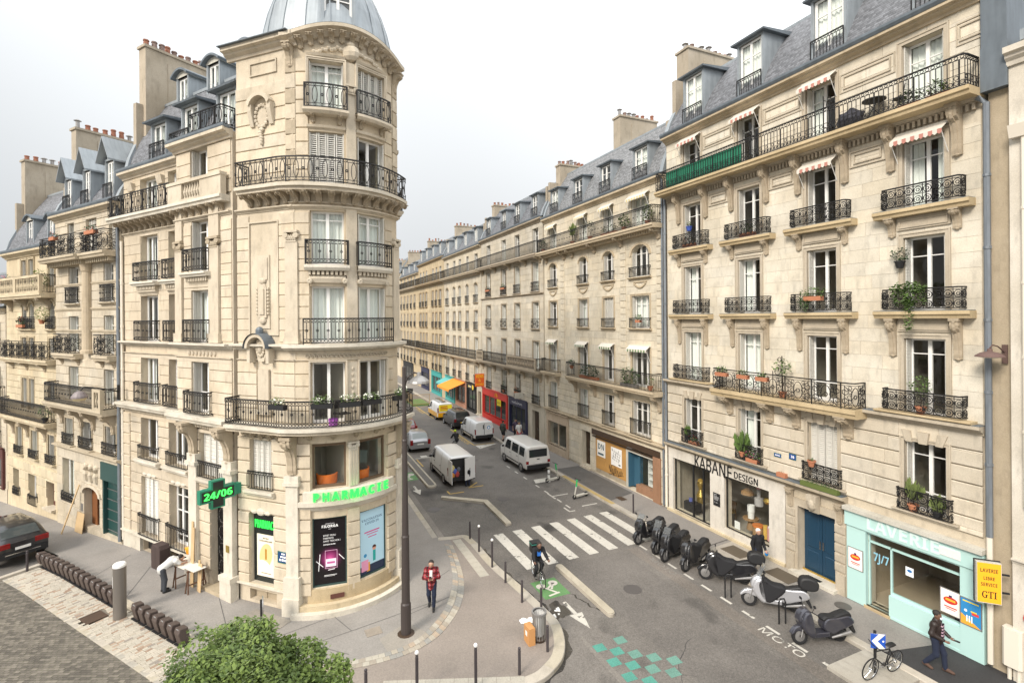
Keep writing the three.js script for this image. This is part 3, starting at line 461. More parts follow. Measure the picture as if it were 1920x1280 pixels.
pm('sign_letters',lettering('KABANE',0.62,2.35,0.03,fontR),M.black,P,fr,2.05,2.83,0.09);pm('sign_letters',lettering('DESIGN',0.3,1.3,0.03,fontR),M.black,P,fr,4.55,2.98,0.09);
pm('opening_hours_sign',plate(0.42,0.62),canvasMat(128,192,(g,a,b)=>{g.fillStyle='#1b1b1c';g.fillRect(0,0,a,b);g.fillStyle='#ddd';g.font='bold 15px sans-serif';g.fillText('KABANE',12,26);for (let k=0;k<7;k++)g.fillRect(12,42 + k*10,60 + (k*37) % 40,3);g.font='bold 22px monospace';g.fillText('11-19',14,150);}),P,fr,3.48,1.62,0.1);
// ---- goods in the shop window
const goods=[];
const good = (label, cat, x, y, z, parts) => { const p = W3(fr0, x, y, z), t = thing(cat.replace(/ /g, '_'), label, cat, p[0], p[1], p[2], fr0.a); for (const [n, g, m] of parts) mesh(n, g, m, t); };
const gold=std([0.6,0.42,0.12],{metalness:0.8,roughness:0.3}),wick=std([0.4,0.25,0.13],{map:woodTex}),orangeM=std([0.6,0.18,0.04]),pinkM=std([0.6,0.3,0.28]),yellowC=std([0.6,0.38,0.08]);
good('woven basket pendant lamp hanging in the right window of the design shop','pendant lamp',4.55,2.2,-0.75,[['shade',new GB().lathe([[0.3,-0.1],[0.28,0.02],[0.12,0.14],[0.03,0.2]],0,0,12),wick],['cord',new GB().tube([[0,0.2,0],[0,0.7,0]],0.006),M.black]]);
good('round brass pendant lamp hanging in the right window of the design shop','pendant lamp',5.7,2.15,-0.7,[['shade',new GB().lathe([[0,-0.14],[0.12,-0.12],[0.2,0],[0.12,0.12],[0,0.14]],0,0,12),gold],['cord',new GB().tube([[0,0.13,0],[0,0.75,0]],0.006),M.black]]);
good('pink and grey tiered pendant lamp in the middle of the design shop window','pendant lamp',5.15,1.75,-0.8,[['shade',new GB().lathe([[0.2,0],[0.2,0.35],[0.09,0.38],[0.1,0.75],[0.05,0.76]],0,0,12),std([0.4,0.38,0.37])],['cap',new GB().cyl(0,0.76,1.0,0,0.11,12),pinkM]]);
good('copper drum lamp behind the glass near the right edge of the design shop','lamp',6.15,1.45,-0.8,[['shade',new GB().cyl(0,0,0.3,0,0.26,14),std([0.45,0.17,0.1])],['cord',new GB().tube([[0,0.3,0],[0,1.4,0]],0.006),M.black]]);
good('round wooden side table inside the right window of the design shop','table',4.6,0.43,-0.9,[['table_top',new GB().cyl(0,0.48,0.54,0,0.36,16),wick],['leg',new GB().cyl(0,0,0.48,0,0.2,12,0.1),wick]]);
good('tall white cylinder vase on the wooden table in the shop window','vase',4.66,0.98,-0.85,[['body',new GB().lathe([[0.14,0],[0.15,0.3],[0.17,0.32],[0.17,0.62],[0.15,0.62]],0,0,12),M.white]]);
good('orange cylindrical stool standing in the right window of the design shop','stool',5.25,0.43,-0.6,[['seat',new GB().cyl(0,0.42,0.5,0,0.24,14),orangeM],['body',new GB().cyl(0,0,0.42,0,0.23,14),wick]]);
good('pink and yellow rolled cushion stack in the right window of the design shop','cushion',5.75,0.43,-0.62,[['cushion_roll',new GB().cyl(-0.12,0,0.6,0,0.1,10),yellowC],['cushion_roll',new GB().cyl(0.12,0,0.62,0,0.12,10),pinkM]]);
good('three white globe lamp on a thin stem at the right end of the shop window','lamp',6.2,0.43,-0.35,[['stem',new GB().cyl(0,0,1.1,0,0.012,5),M.black],['globe',new GB().blob(0,1.05,0,0.09,0.09,0.09),M.white],['globe',new GB().blob(0.1,0.85,0,0.09,0.09,0.09),M.white],['globe',new GB().blob(-0.06,0.75,0.05,0.09,0.09,0.09),M.white]]);
good('framed white card leaning inside the right window of the design shop','card',4.35,0.45,-0.3,[['card',new GB().box(-0.15,0.15,0,0.36,-0.01,0.01),M.white]]);
good('brass flower vase beside the left window of the design shop','vase',1.2,0.5,-1.1,[['body',new GB().lathe([[0.16,0],[0.22,0.4],[0.08,0.75],[0.2,1.1],[0.18,1.1]],0,0,12),gold]]);
good('round cane armchair in the doorway of the design shop','chair',2.7,0.13,-1.6,[['seat',new GB().cyl(0,0.38,0.44,0,0.3,12),yellowC],['backrest',new GB().lathe([[0.3,0.42],[0.34,0.85],[0.31,0.85]],0,0,12,1.6,4.7),wick],['leg',new GB().cyl(0.2,0,0.4,0.2,0.02,5),wick],['leg',new GB().cyl(-0.2,0,0.4,0.2,0.02,5),wick],['leg',new GB().cyl(0.2,0,0.4,-0.2,0.02,5),wick],['leg',new GB().cyl(-0.2,0,0.4,-0.2,0.02,5),wick]]);
good('yellow round wall mirror inside the left window of the design shop','mirror',0.95,1.5,-1.4,[['disc',new GB().cyl(0,0,0.04,0,0.22,16).map((x,y,z)=>[x,z,y]),yellowC]]);
good('dark low cabinet with a blue lamp in the left window of the design shop','cabinet',1.05,0.13,-0.7,[['body',new GB().box(-0.4,0.4,0,0.45,-0.25,0.25),M.black],['lamp_base',new GB().cyl(-0.15,0.45,0.62,0,0.1,10),std([0.1,0.12,0.35])]]);
// ---- portal and blue door
const por=new GB();for (const s of [7.22,9.3])por.box(s,s + 0.53 - (s>8?0.1:0),0,3.05,0,0.1).box(s + 0.06,s + 0.4,0,0.75,0.1,0.18);por.box(7.75,9.3,2.75,3.05,0,0.1);
pm('portal_surround',por,carved,P,fr);for (const x of [7.45,9.5]){bracket(P,fr,x,3.42,0.1,0.24,0.75,0.2,carved);for (let k=0;k<5;k++)pm('portal_block',cached('pb',()=>new GB().stone(-0.2,0.2,0,0.3,0,0.05,0.015)),carved,P,fr,x,0.85 + k*0.36,0.1);}
pm('keystone',new GB().prismX([[0,-0.35],[0.1,-0.35],[0.28,0.1],[0.28,0.35],[0,0.35]],-0.2,0.2).blob(0,0,0.2,0.17,0.24,0.16,8,6),carved,P,fr,8.52,3.1,0.1);
const blue=std([0.012,0.045,0.085],{roughness:0.4});for (const s of [0,1]){const x0=7.76 + s*0.77,d=pm('door',new GB().box(0.01,0.755,0.02,2.6,-0.06,0),blue,P,fr,x0,0.14,-0.3);for (const [y0,y1] of [[0.12,0.85],[1.0,2.45]])mesh('door_panel',cached(`dp${y0}`,()=>new GB().stone(0.12,0.64,y0,y1,0,0.03,0.025)),blue,d);mesh('door_handle',new GB().box(0.02,0.07,0,0.32,0,0.06),M.chrome,d,s?0.02:0.66,1.05,0);}
pm('door_step',new GB().box(7.55,9.45,0,0.13,-0.42,0.42),std([0.72,0.68,0.6],{map:stoneTex}),P,fr);pm('door_mat_strip',new GB().box(8.2,8.8,0.13,0.137,0.1,0.28),M.black,P,fr);pm('threshold_plate',new GB().box(7.76,9.29,0.13,0.19,-0.23,-0.18),gold,P,fr);
// ---- laundry
const aqua=std([0.45,0.66,0.63],{roughness:0.5}),lh=[10.45,13.25,0.1,2.72];
core(P,fr,9.78,13.84,0.02,3.3,0,0.16,[lh],aqua,'laundry_front');pm('laundry_riser',new GB().box(11.2,13.25,0.02,0.8,-0.05,0.14),aqua,P,fr);pm('laundry_fascia',new GB().box(9.74,13.86,2.78,3.34,0.16,0.22),aqua,P,fr);pm('laundry_fascia',new GB().box(9.72,13.88,3.34,3.48,0,0.34),M.whiteOld,P,fr);
pm('sign_letters',lettering('LAVERIE',0.42,2.2,0.025),std([0.62,0.76,0.74]),P,fr,10.55,2.87,0.22);pm('air_grille',(()=>{const b=new GB().box(-0.28,0.28,-0.14,0.14,0,0.015);for (let k=0;k<6;k++)b.box(-0.26,0.26,-0.12 + k*0.042,-0.1 + k*0.042,0.015,0.03);return b;})(),M.white,P,fr,13.02,3.05,0.22);
const lf=pm('shop_window',new GB().box(11.2,13.25,0.8,0.86,-0.1,0.02).box(10.45,13.25,2.34,2.4,-0.1,-0.02).box(11.17,11.22,0.1,2.4,-0.1,-0.02).box(10.45,10.49,0.1,2.72,-0.1,-0.02),aqua,P,fr);mesh('pane',new THREE.PlaneGeometry(2.02,1.48),M.glass,lf,12.23,1.6,-0.06);mesh('pane',new THREE.PlaneGeometry(0.68,2.2),M.glass,lf,10.83,1.24,-0.07);mesh('pane',new THREE.PlaneGeometry(2.74,0.3),M.glass,lf,11.85,2.56,-0.07);
pm('shop_interior',new GB().box(10.1,13.6,0.05,3.0,-4.5,-0.42,'f'),std([0.42,0.34,0.24]),P,fr);pm('door_step',new GB().box(10.4,11.25,0,0.1,-0.42,0.2),ochre,P,fr);
const wm=(x,z,lab)=>{const p=W3(fr0,x,0.06,z),t=thing('washing_machine',lab,'washing machine',p[0],p[1],p[2],fr0.a,'washing machines in the laundry');mesh('body',new GB().box(-0.35,0.35,0,1.0,-0.3,0.3),M.black,t);mesh('drum_door',new GB().lathe([[0.2,0],[0.2,0.04],[0.14,0.06],[0,0.03]],0,0,14).map((a,b,c)=>[a,c + 0.55,b + 0.3]),M.chrome,t);};
wm(13.1,-0.9,'black washing machine behind the laundry window near the poster');wm(12.2,-3.6,'black washing machine at the back wall of the laundry');
const poster=(name,w,h,draw,x,y,z,lab,cat='poster')=>{const p=W3(fr0,x,y,z),t=thing(name,lab,cat,p[0],p[1],p[2],fr0.a);mesh('frame',new GB().box(-w / 2 - 0.025,w / 2 + 0.025,-h / 2 - 0.025,h / 2 + 0.025,0,0.02),M.steel,t);mesh('print',new THREE.PlaneGeometry(w,h),canvasMat(256,Math.round(256*h / w),draw),t,0,0,0.024);};
const promo=(g,a,b)=>{g.fillStyle='#f3ece4';g.fillRect(0,0,a,b);g.fillStyle='#c8322c';g.beginPath();g.ellipse(a / 2,b*0.42,a*0.36,b*0.15,-0.1,0,7);g.fill();g.fillStyle='#f0b43a';g.fillRect(a*0.25,b*0.36,a*0.5,b*0.09);g.fillStyle='#2b2f55';g.fillRect(a*0.42,b*0.2,a*0.16,b*0.08);g.fillStyle='#c8322c';g.fillRect(a*0.18,b*0.68,a*0.64,b*0.05);g.fillRect(a*0.25,b*0.77,a*0.5,b*0.03);};
poster('poster',0.5,0.72,promo,10.1,1.6,0.16,'framed white promotional poster on the left pillar of the laundry');poster('window_poster',0.52,0.75,promo,12.95,1.42,0.03,'white promotional poster stuck inside the right end of the laundry window');
poster('picture_poster',0.5,0.78,(g,a,b)=>{g.fillStyle='#2f86c0';g.fillRect(0,0,a,b);g.fillStyle='#f0a73c';g.beginPath();g.moveTo(0,b*0.6);g.lineTo(a,b);g.lineTo(0,b);g.fill();g.fillStyle='#fff';for (let k=0;k<3;k++)g.fillRect(a*(0.28 + 0.12*k),b*0.62,a*0.06,b*0.25);g.beginPath();g.arc(a*0.25,b*0.45,a*0.08,0,7);g.fill();g.fillStyle='#d6403a';g.fillRect(a*0.55,b*0.45,a*0.35,b*0.1);g.fillStyle='#e8d33c';g.fillRect(a*0.5,b*0.4,a*0.3,b*0.05);g.fillRect(a*0.1,b*0.06,a*0.8,b*0.05);},13.53,1.42,0.17,'blue and orange beach poster on the right pillar of the laundry');
pm('door_lettering',lettering('7J/7',0.3,0.5,0.006),std([0.25,0.5,0.62]),P,fr,10.6,1.72,-0.06);pm('window_sticker',plate(0.24,0.3,0.004),canvasMat(64,80,(g,a,b)=>{g.fillStyle='#eef3f6';g.fillRect(0,0,a,b);g.fillStyle='#2a69a8';g.beginPath();g.ellipse(a / 2,b*0.4,20,13,0,0,7);g.fill();}),P,fr,11.75,1.82,-0.05);
// ---- number plates, carved name, pots on the cornice
const plateSign=(t,w,h)=>canvasMat(128,128*h / w,(g,a,b)=>{g.fillStyle='#1f3f86';g.fillRect(0,0,a,b);g.strokeStyle='#2a6b4f';g.lineWidth=6;g.strokeRect(3,3,a - 6,b - 6);g.fillStyle='#fff';g.font=`bold ${b*0.6}px sans-serif`;g.textAlign='center';g.fillText(t,a / 2,b*0.72);if (!t)for (let k=0;k<5;k++)g.fillRect(22 + k*18,b*0.35,12,b*0.32);});
pm('number_plate',plate(0.32,0.24),plateSign('36',0.32,0.24),P,fr,7.55,4.7,0.1);pm('number_plate',plate(0.34,0.16),plateSign('',0.34,0.16),P,fr,6.85,4.6,0.1);
pipe(P,fr,[[W + 0.12,0.15,0.12],[W + 0.12,3.9,0.12]],0.075,M.pipeCream);pipe(P,fr,[[W + 0.12,3.9,0.12],[W + 0.12,16.8,0.12],[W - 0.05,17.0,0.25]],0.085,M.pipe);pipe(P,fr,[[-0.05,0.1,0.12],[-0.05,3.6,0.12]],0.07,M.pipeCream);pipe(P,fr,[[-0.05,3.6,0.12],[-0.05,17,0.12]],0.075,M.pipe);
// ---- balcony furniture and plants
const at=(x,y,z)=>W3(fr0,x,y,z);
const PL=(label,x,y,z,o)=>plant(label,...at(x,y,z),{turn:fr0.a,...o});
PL('bushy plant in a brown box at the right end of the top balcony',12.9,17.28,0.42,{w:0.7,h:0.5,n:160,box:0.6,pot:M.terracotta,leaf:1});PL('leafy plant in a box left of the corner on the top balcony',12.1,17.28,0.42,{w:0.75,h:0.55,n:170,box:0.6,leaf:2});
{const [x,y,z]=at(11.0,17.28,0.4),t=thing('bistro_table','round dark bistro table standing on the top balcony','table',x,y,z,fr0.a);mesh('table_top',new GB().cyl(0,0.7,0.73,0,0.36,18),M.black,t);for (const s of [-1,1])mesh('leg',new GB().tube([[-0.25*s,0,0.12*s],[0.25*s,0.7,0.12*s]],0.014),M.black,t);const [a,b,c]=at(11.8,17.28,0.4),q=thing('bistro_chair','dark folding bistro chair beside the table on the top balcony','chair',a,b,c,fr0.a);mesh('seat',new GB().cyl(0,0.44,0.47,0,0.19,12),M.black,q);mesh('backrest',new GB().tube([[0.16,0.45,-0.12],[0.22,0.85,-0.1],[0.22,0.85,0.1],[0.16,0.45,0.12]],0.014),M.black,q);for (const s of [-1,1])mesh('leg',new GB().tube([[-0.18*s,0,0.12*s],[0.16*s,0.45,0.12*s]],0.012),M.black,q);}
{const [x,y,z]=at(10.2,17.28,0.42),t=thing('covered_furniture','dark cloth bundle covering furniture on the top balcony','cover');t.position.set(x,y,z);t.rotation.y=fr0.a;mesh('cloth',new GB().blob(0,0.33,0,0.5,0.36,0.25,12,8).map((a,b,c)=>[a + 0.05*sin(b*17 + c*9),max(0.01,b + 0.05*sin(a*13)),c + 0.04*sin(a*19)]),std([0.035,0.035,0.045]),t);}
PL('trailing bright green creeper hanging over the guard of the right third floor window',12.0,11.3,0.42,{w:1.15,h:0.75,d:0.2,n:420,hang:1,leaf:1,size:0.1,name:'creeper'});PL('long green creeper tail hanging below the right third floor window',12.05,10.85,0.47,{w:0.3,h:1.1,d:0.12,n:150,hang:1,leaf:1,size:0.09,name:'creeper'});
PL('round dark olive shrub hung at the right third floor window',11.65,12.1,0.18,{w:0.62,h:0.5,d:0.4,n:240,hang:0,pot:M.black,leaf:2,size:0.07});
PL('bushy green shrub in a red pot at the right second floor window',12.25,7.28,0.22,{w:0.7,h:0.75,d:0.4,n:300,stem:0.35,leaf:1,size:0.08});PL('spider plant on the left of the window above the laundry',11.95,3.97,0.1,{w:0.6,h:0.6,d:0.4,n:80,stem:0.2,spiky:1,size:0.35,leaf:3});PL('spider plant on the right of the window above the laundry',12.65,3.97,0.1,{w:0.5,h:0.5,d:0.35,n:70,spiky:1,size:0.3,leaf:3,pot:M.black});
PL('ivy filled brick coloured box on the second from right third floor window',8.75,11.1,0.45,{w:1.1,h:0.4,d:0.25,n:260,box:0.7,leaf:1,size:0.08});PL('ivy spilling from the box at the second from right third floor window',8.4,11.0,0.48,{w:0.5,h:0.5,d:0.15,n:130,hang:1,leaf:0,size:0.08,name:'creeper'});
PL('green herbs in terracotta box at the second from left fourth floor window',5.5,14.1,0.2,{w:0.8,h:0.5,n:160,box:0.75,leaf:0});PL('red geraniums at the leftmost fourth floor window',1.9,14.1,0.2,{w:0.9,h:0.4,n:130,box:0.8,flower:'red',leaf:2});
PL('grassy plant box at the left end of the second floor balcony',4.4,7.75,0.68,{w:0.7,h:0.3,n:110,box:0.65,leaf:1});PL('low flower box at the second floor balcony beside the left window',5.6,7.75,0.68,{w:0.6,h:0.25,n:90,box:0.55,leaf:3});PL('box of pale leaves in the middle of the second floor balcony',6.6,7.75,0.68,{w:0.6,h:0.25,n:90,box:0.55,leaf:1});PL('slender leafy tree in the middle of the second floor balcony',7.3,7.13,0.35,{w:0.85,h:0.7,d:0.6,n:130,stem:0.75,leaf:1,size:0.11});
PL('red geraniums in the leftmost window above the design shop',2.0,3.97,0.1,{w:0.7,h:0.35,n:110,box:0.6,flower:'red',leaf:0});PL('tuft of green grass in the leftmost window above the design shop',1.55,4.1,0.1,{w:0.45,h:0.6,n:60,spiky:1,size:0.25,leaf:1,pot:M.black});PL('tall grassy plant in the window above the shop name',5.05,4.1,0.12,{w:0.85,h:0.9,d:0.45,n:110,spiky:1,size:0.4,leaf:1});PL('pink geraniums in the window above the shop name',5.6,3.97,0.12,{w:0.85,h:0.5,n:170,box:0.6,flower:'pink',leaf:1});
PL('mossy box planter under the closed shutters beside the carved portal',8.8,3.75,0.25,{w:1.5,h:0.12,d:0.14,n:120,box:1.5,leaf:0,size:0.05,pot:std([0.1,0.13,0.03])});PL('small terracotta pot on the guard of the shuttered window',8.45,4.55,0.2,{w:0.15,h:0.1,n:16});PL('brick planter standing on the shop cornice below the house number',7.1,3.75,0.15,{w:0.4,h:0.06,d:0.12,n:12,box:0.42,leaf:0,size:0.04});
PL('small blue pot with a plant in the leftmost fourth floor window',1.55,15.0,-0.12,{w:0.25,h:0.3,n:50,pot:std([0.05,0.1,0.4]),leaf:1});
}
// ---------- a terrace house of the street, from a description ----------
function house(c){
const fr0=c.fr,P=thing('apartment_house',c.label,'house',fr0.x,c.base || 0,fr0.z,fr0.a,c.group),fr=F0,W=c.W,near=c.near??false;
const mats=c.mats,wall=mats[2],trim=c.trim || carved,win=[];
c.floors.forEach((f,k)=>(f.bays || c.bays).forEach((b,i)=>{if (!(f.skip || []).includes(i))win.push({f,k,i,x:b[0],w:b[1]*(f.ws || 1)});}));
const holes=win.map(q=>[q.x - q.w / 2,q.x + q.w / 2,q.f.y0,q.f.y1]),gh=(c.ground || []).map(g=>g.hole).filter(Boolean),top=c.gutterY;
core(P,fr,0,W,0,top,-0.4,0,[...holes,...gh],wall);
pm('foundation',new GB().box(0.01,W - 0.01,-1.3,0.06,-0.39,0.025),wall,P,fr);pm('party_wall',new GB().box(0.02,0.3,0,c.ridge[0] - 1.2,-8,-0.4).box(W - 0.3,W - 0.02,0,c.ridge[0] - 1.2,-8,-0.4),M.render,P,fr);
for (const z of c.zones)ashlar(P,fr,{x0:0.04,x1:W - 0.04,y0:z[0],y1:z[1],holes:[...holes,...gh],ch:z[2],bl:z[3],d:z[4],groove:z[5],bevel:min(0.012,z[5]),vj:0.003,mats,budget:c.budget});
for (const q of win){
const{f,k,i,x,w}=q,h=f.y1 - f.y0;
windowPart(P,fr,{x,y:f.y0,w,h,rec:0.26,near,bars:f.bars || [0.74],curtain:near?pick([0,1,2,0]):0,shut:f.shut && f.shut.includes(i)?2:near || c.shutters?1:0,room:M.room,leaves:w>1.5?3:2});
if (f.arch){const r=w / 2,n=8,pts=Array.from({length:n + 1},(_,j)=>{const a=Math.PI*j / n;return [-r*cos(a),r*0.75*sin(a)];});const e=pts.map(p=>[p[0],f.y1 - r*0.75 + p[1]]);for (const s of [0,1]){const half=s?e.slice(n / 2):e.slice(0,n / 2 + 1);pm('arch_spandrel',new GB().prismZ([...half,s?[r,f.y1 + 0.02]:[-r,f.y1 + 0.02]].map(p=>[p[0]*1.001,p[1]]),-0.3,0.02),wall,P,fr,x,0,0);} pm('arch_moulding',new GB().prismZ([...pts.map(p=>[p[0]*1.22,f.y1 - r*0.75 + p[1]*1.22]),...[...pts].reverse().map(p=>[p[0]*1.04,f.y1 - r*0.75 + p[1]*1.04])],0,0.07),trim,P,fr,x,0,0.02);}
else if (f.sur !==0)surround(P,fr,x,f.y0,w,h,trim,0.12,0.05);
if (f.hood)moulding(P,fr,'window_hood',x - w / 2 - 0.3,x + w / 2 + 0.3,f.y1 + 0.22,0.02,0.2,0.16,trim);
if (f.swag)pm('carved_swag',cached('swag',()=>{const b=new GB();for (let j=0;j<9;j++){const t=j / 4 - 1;b.blob(t*0.5,0.22*t*t,0.04,0.08,0.07,0.06,6,4);} b.box(-0.62,0.62,0.3,0.36,0,0.06);return b;}),trim,P,fr,x,f.y0 - 0.62,0.03);
if (f.guard){pm('window_sill',cached(`sl${w.toFixed(2)}`,()=>new GB().prismX(corniceProf(0.24,0.14),-w / 2 - 0.22,w / 2 + 0.22)),trim,P,fr,x,f.y0 - 0.14,0);guard(P,fr,x,f.y0,0.16,w + 0.24,f.gh || 0.85,f.guard);}
if (f.awn && f.awn.includes(i))awning(P,fr,x,f.y1 + 0.1,0.05,w + 0.25,0.36,0.16,awnWhite,f.awnMat || awnGreen);
}
for (const b of c.balconies){
slab(P,fr,b.x0,b.x1,b.y - 0.26,b.y,0,b.d,trim);const z=b.d - 0.08;
railing(P,fr,[[b.x0 + 0.06,0.02],[b.x0 + 0.06,z],[b.x1 - 0.06,z],[b.x1 - 0.06,0.02]],b.y,b.h || 1.0,b.style);
if (b.stone)for (const [p,q] of b.stone){const s=pm('balustrade',new GB().box(p,q,0,0.12,-0.1,0.06).box(p,q,0.86,1.0,-0.1,0.06).box(p,p + 0.2,0.12,0.86,-0.1,0.06).box(q - 0.2,q,0.12,0.86,-0.1,0.06),trim,P,fr,0,b.y,z);const n=Math.round((q - p - 0.4) / 0.2);for (let j=0;j<n;j++)mesh('baluster',cached('balu',()=>new GB().lathe([[0.05,0.12],[0.035,0.2],[0.07,0.42],[0.03,0.66],[0.055,0.86]],0,0,7)),trim,s,p + 0.2 + (j + 0.5)*(q - p - 0.4) / n,0,-0.02);}
if (b.br)for (const x of b.br)bracket(P,fr,x,b.y - 0.26,0.02,0.28,b.bh || 0.7,b.d*0.8,trim);
if (b.dent)dentils(P,fr,b.x0 + 0.1,b.x1 - 0.1,b.y - 0.45,0.02,trim,0.22,0.11,0.18,b.d*0.55);
}
for (const m of c.courses || [])moulding(P,fr,'string_course',0,W,m[0],0,m[1],m[2],trim);
for (const x of c.pilasters || []){for (let k=0;k<20;k++){const y=c.pily[0] + k*0.42;if (y + 0.4>c.pily[1])break;pm('quoin_block',cached('quoin',()=>new GB().stone(-0.27,0.27,0.012,0.4,0,0.06,0.012)),mats[k % mats.length],P,fr,x,y,0.02);}}
moulding(P,fr,'cornice',0,W,top - 0.32,0,0.34,0.32,trim);gutter(P,fr,0,W,top,0.22);
const slope=mansard(P,fr,0,W,top + 0.1,c.ridge[0] - 0.5,0.05,-1.9,c.ridge[0],-4.6,c.slate || M.slate);
for (const d of c.dormers || [])dormer(P,fr,d[0],top + (d[3] || 0.2),-0.05 - (d[4] || 0),d[1],d[2],slope,{near,guardStyle:c.dormGuard,arch:c.dormArch || 0,curtain:pick([0,1]),depth:2.0,over:0.16,pitch:c.dormPitch || 0});
for (const k of c.chimneys || [])chimney(P,fr,...k);
for (const g of c.ground || [])g.f(P,fr,g.hole,fr0);
if (c.pipes)for (const x of c.pipes)pipe(P,fr,[[x,0.1,0.1],[x,top - 0.1,0.1]],0.065,M.pipe);
return{P,at:(x,y,z)=>W3({x:fr0.x,z:fr0.z,a:fr0.a},x,y + (c.base || 0),z),a:fr0.a};
}
// ground-floor fronts
const doorway=(mat,o={})=>(P,fr,[a,b,c,d])=>{const w=(b - a) / 2;for (const s of [0,1]){const dr=pm('door',new GB().box(0.01,w - 0.01,0,d - c,-0.06,0),mat,P,fr,a + s*w,c,-0.28);for (const [y0,y1] of [[0.15,0.9],[1.05,d - c - 0.15]])mesh('door_panel',new GB().stone(0.1,w - 0.1,y0,y1,0,0.03,0.02),mat,dr);mesh('door_handle',new GB().box(0,0.04,0,0.14,0,0.05),M.chrome,dr,s?0.05:w - 0.09,1.0,0);} pm('door_step',new GB().box(a - 0.1,b + 0.1,0,0.12,-0.4,0.22),M.stone,P,fr);};
const shopFront=(mat,o={})=>(P,fr,[a,b,c,d])=>{
const X0=a - 0.25,X1=b + 0.25;core(P,fr,X0,X1,0,d + 0.62,0,0.14,[[a,b,c,d]],mat,'shop_front');pm('shop_fascia',new GB().prismX(corniceProf(0.16,0.12),X0 - 0.05,X1 + 0.05),mat,P,fr,0,d + 0.62,0.1);
const n=o.n || 2,f=new GB(),cw=(b - a) / n;for (let i=0;i<=n;i++)f.box(a + i*cw - 0.045,a + i*cw + 0.045,c,d,-0.1,0);f.box(a,b,d - 0.08,d,-0.1,0).box(a,b,c,c + 0.08,-0.1,0);const s=pm('shop_window',f,mat,P,fr);for (let i=0;i<n;i++)mesh('pane',new THREE.PlaneGeometry(cw - 0.08,d - c - 0.1),o.near?M.glass:M.farGlass,s,a + (i + 0.5)*cw,(c + d) / 2,-0.05);
if (o.near)pm('shop_interior',new GB().box(a - 0.2,b + 0.2,0,d + 0.1,-2.5,-0.4,'f'),o.room || M.room,P,fr);
if (o.text)pm('sign_letters',lettering(o.text,o.ts || 0.32,o.tw || (b - a)*0.6,0.03,o.font || fontB),o.tm || M.white,P,fr,(a + b) / 2 - (o.tw || (b - a)*0.6) / 2,d + 0.16,0.14);
if (o.bulk)pm('stall_riser',new GB().box(a,b,0,c,-0.05,0.1),mat,P,fr);
};
const rShop=(a,b,c,d,f)=>({hole:[a,b,c,d],f});
const warm=tones(0.75,0.68,0.555,0.05),grey=tones(0.63,0.575,0.48,0.06),pale=tones(0.69,0.62,0.5,0.06),honey=tones(0.6,0.49,0.33,0.08);
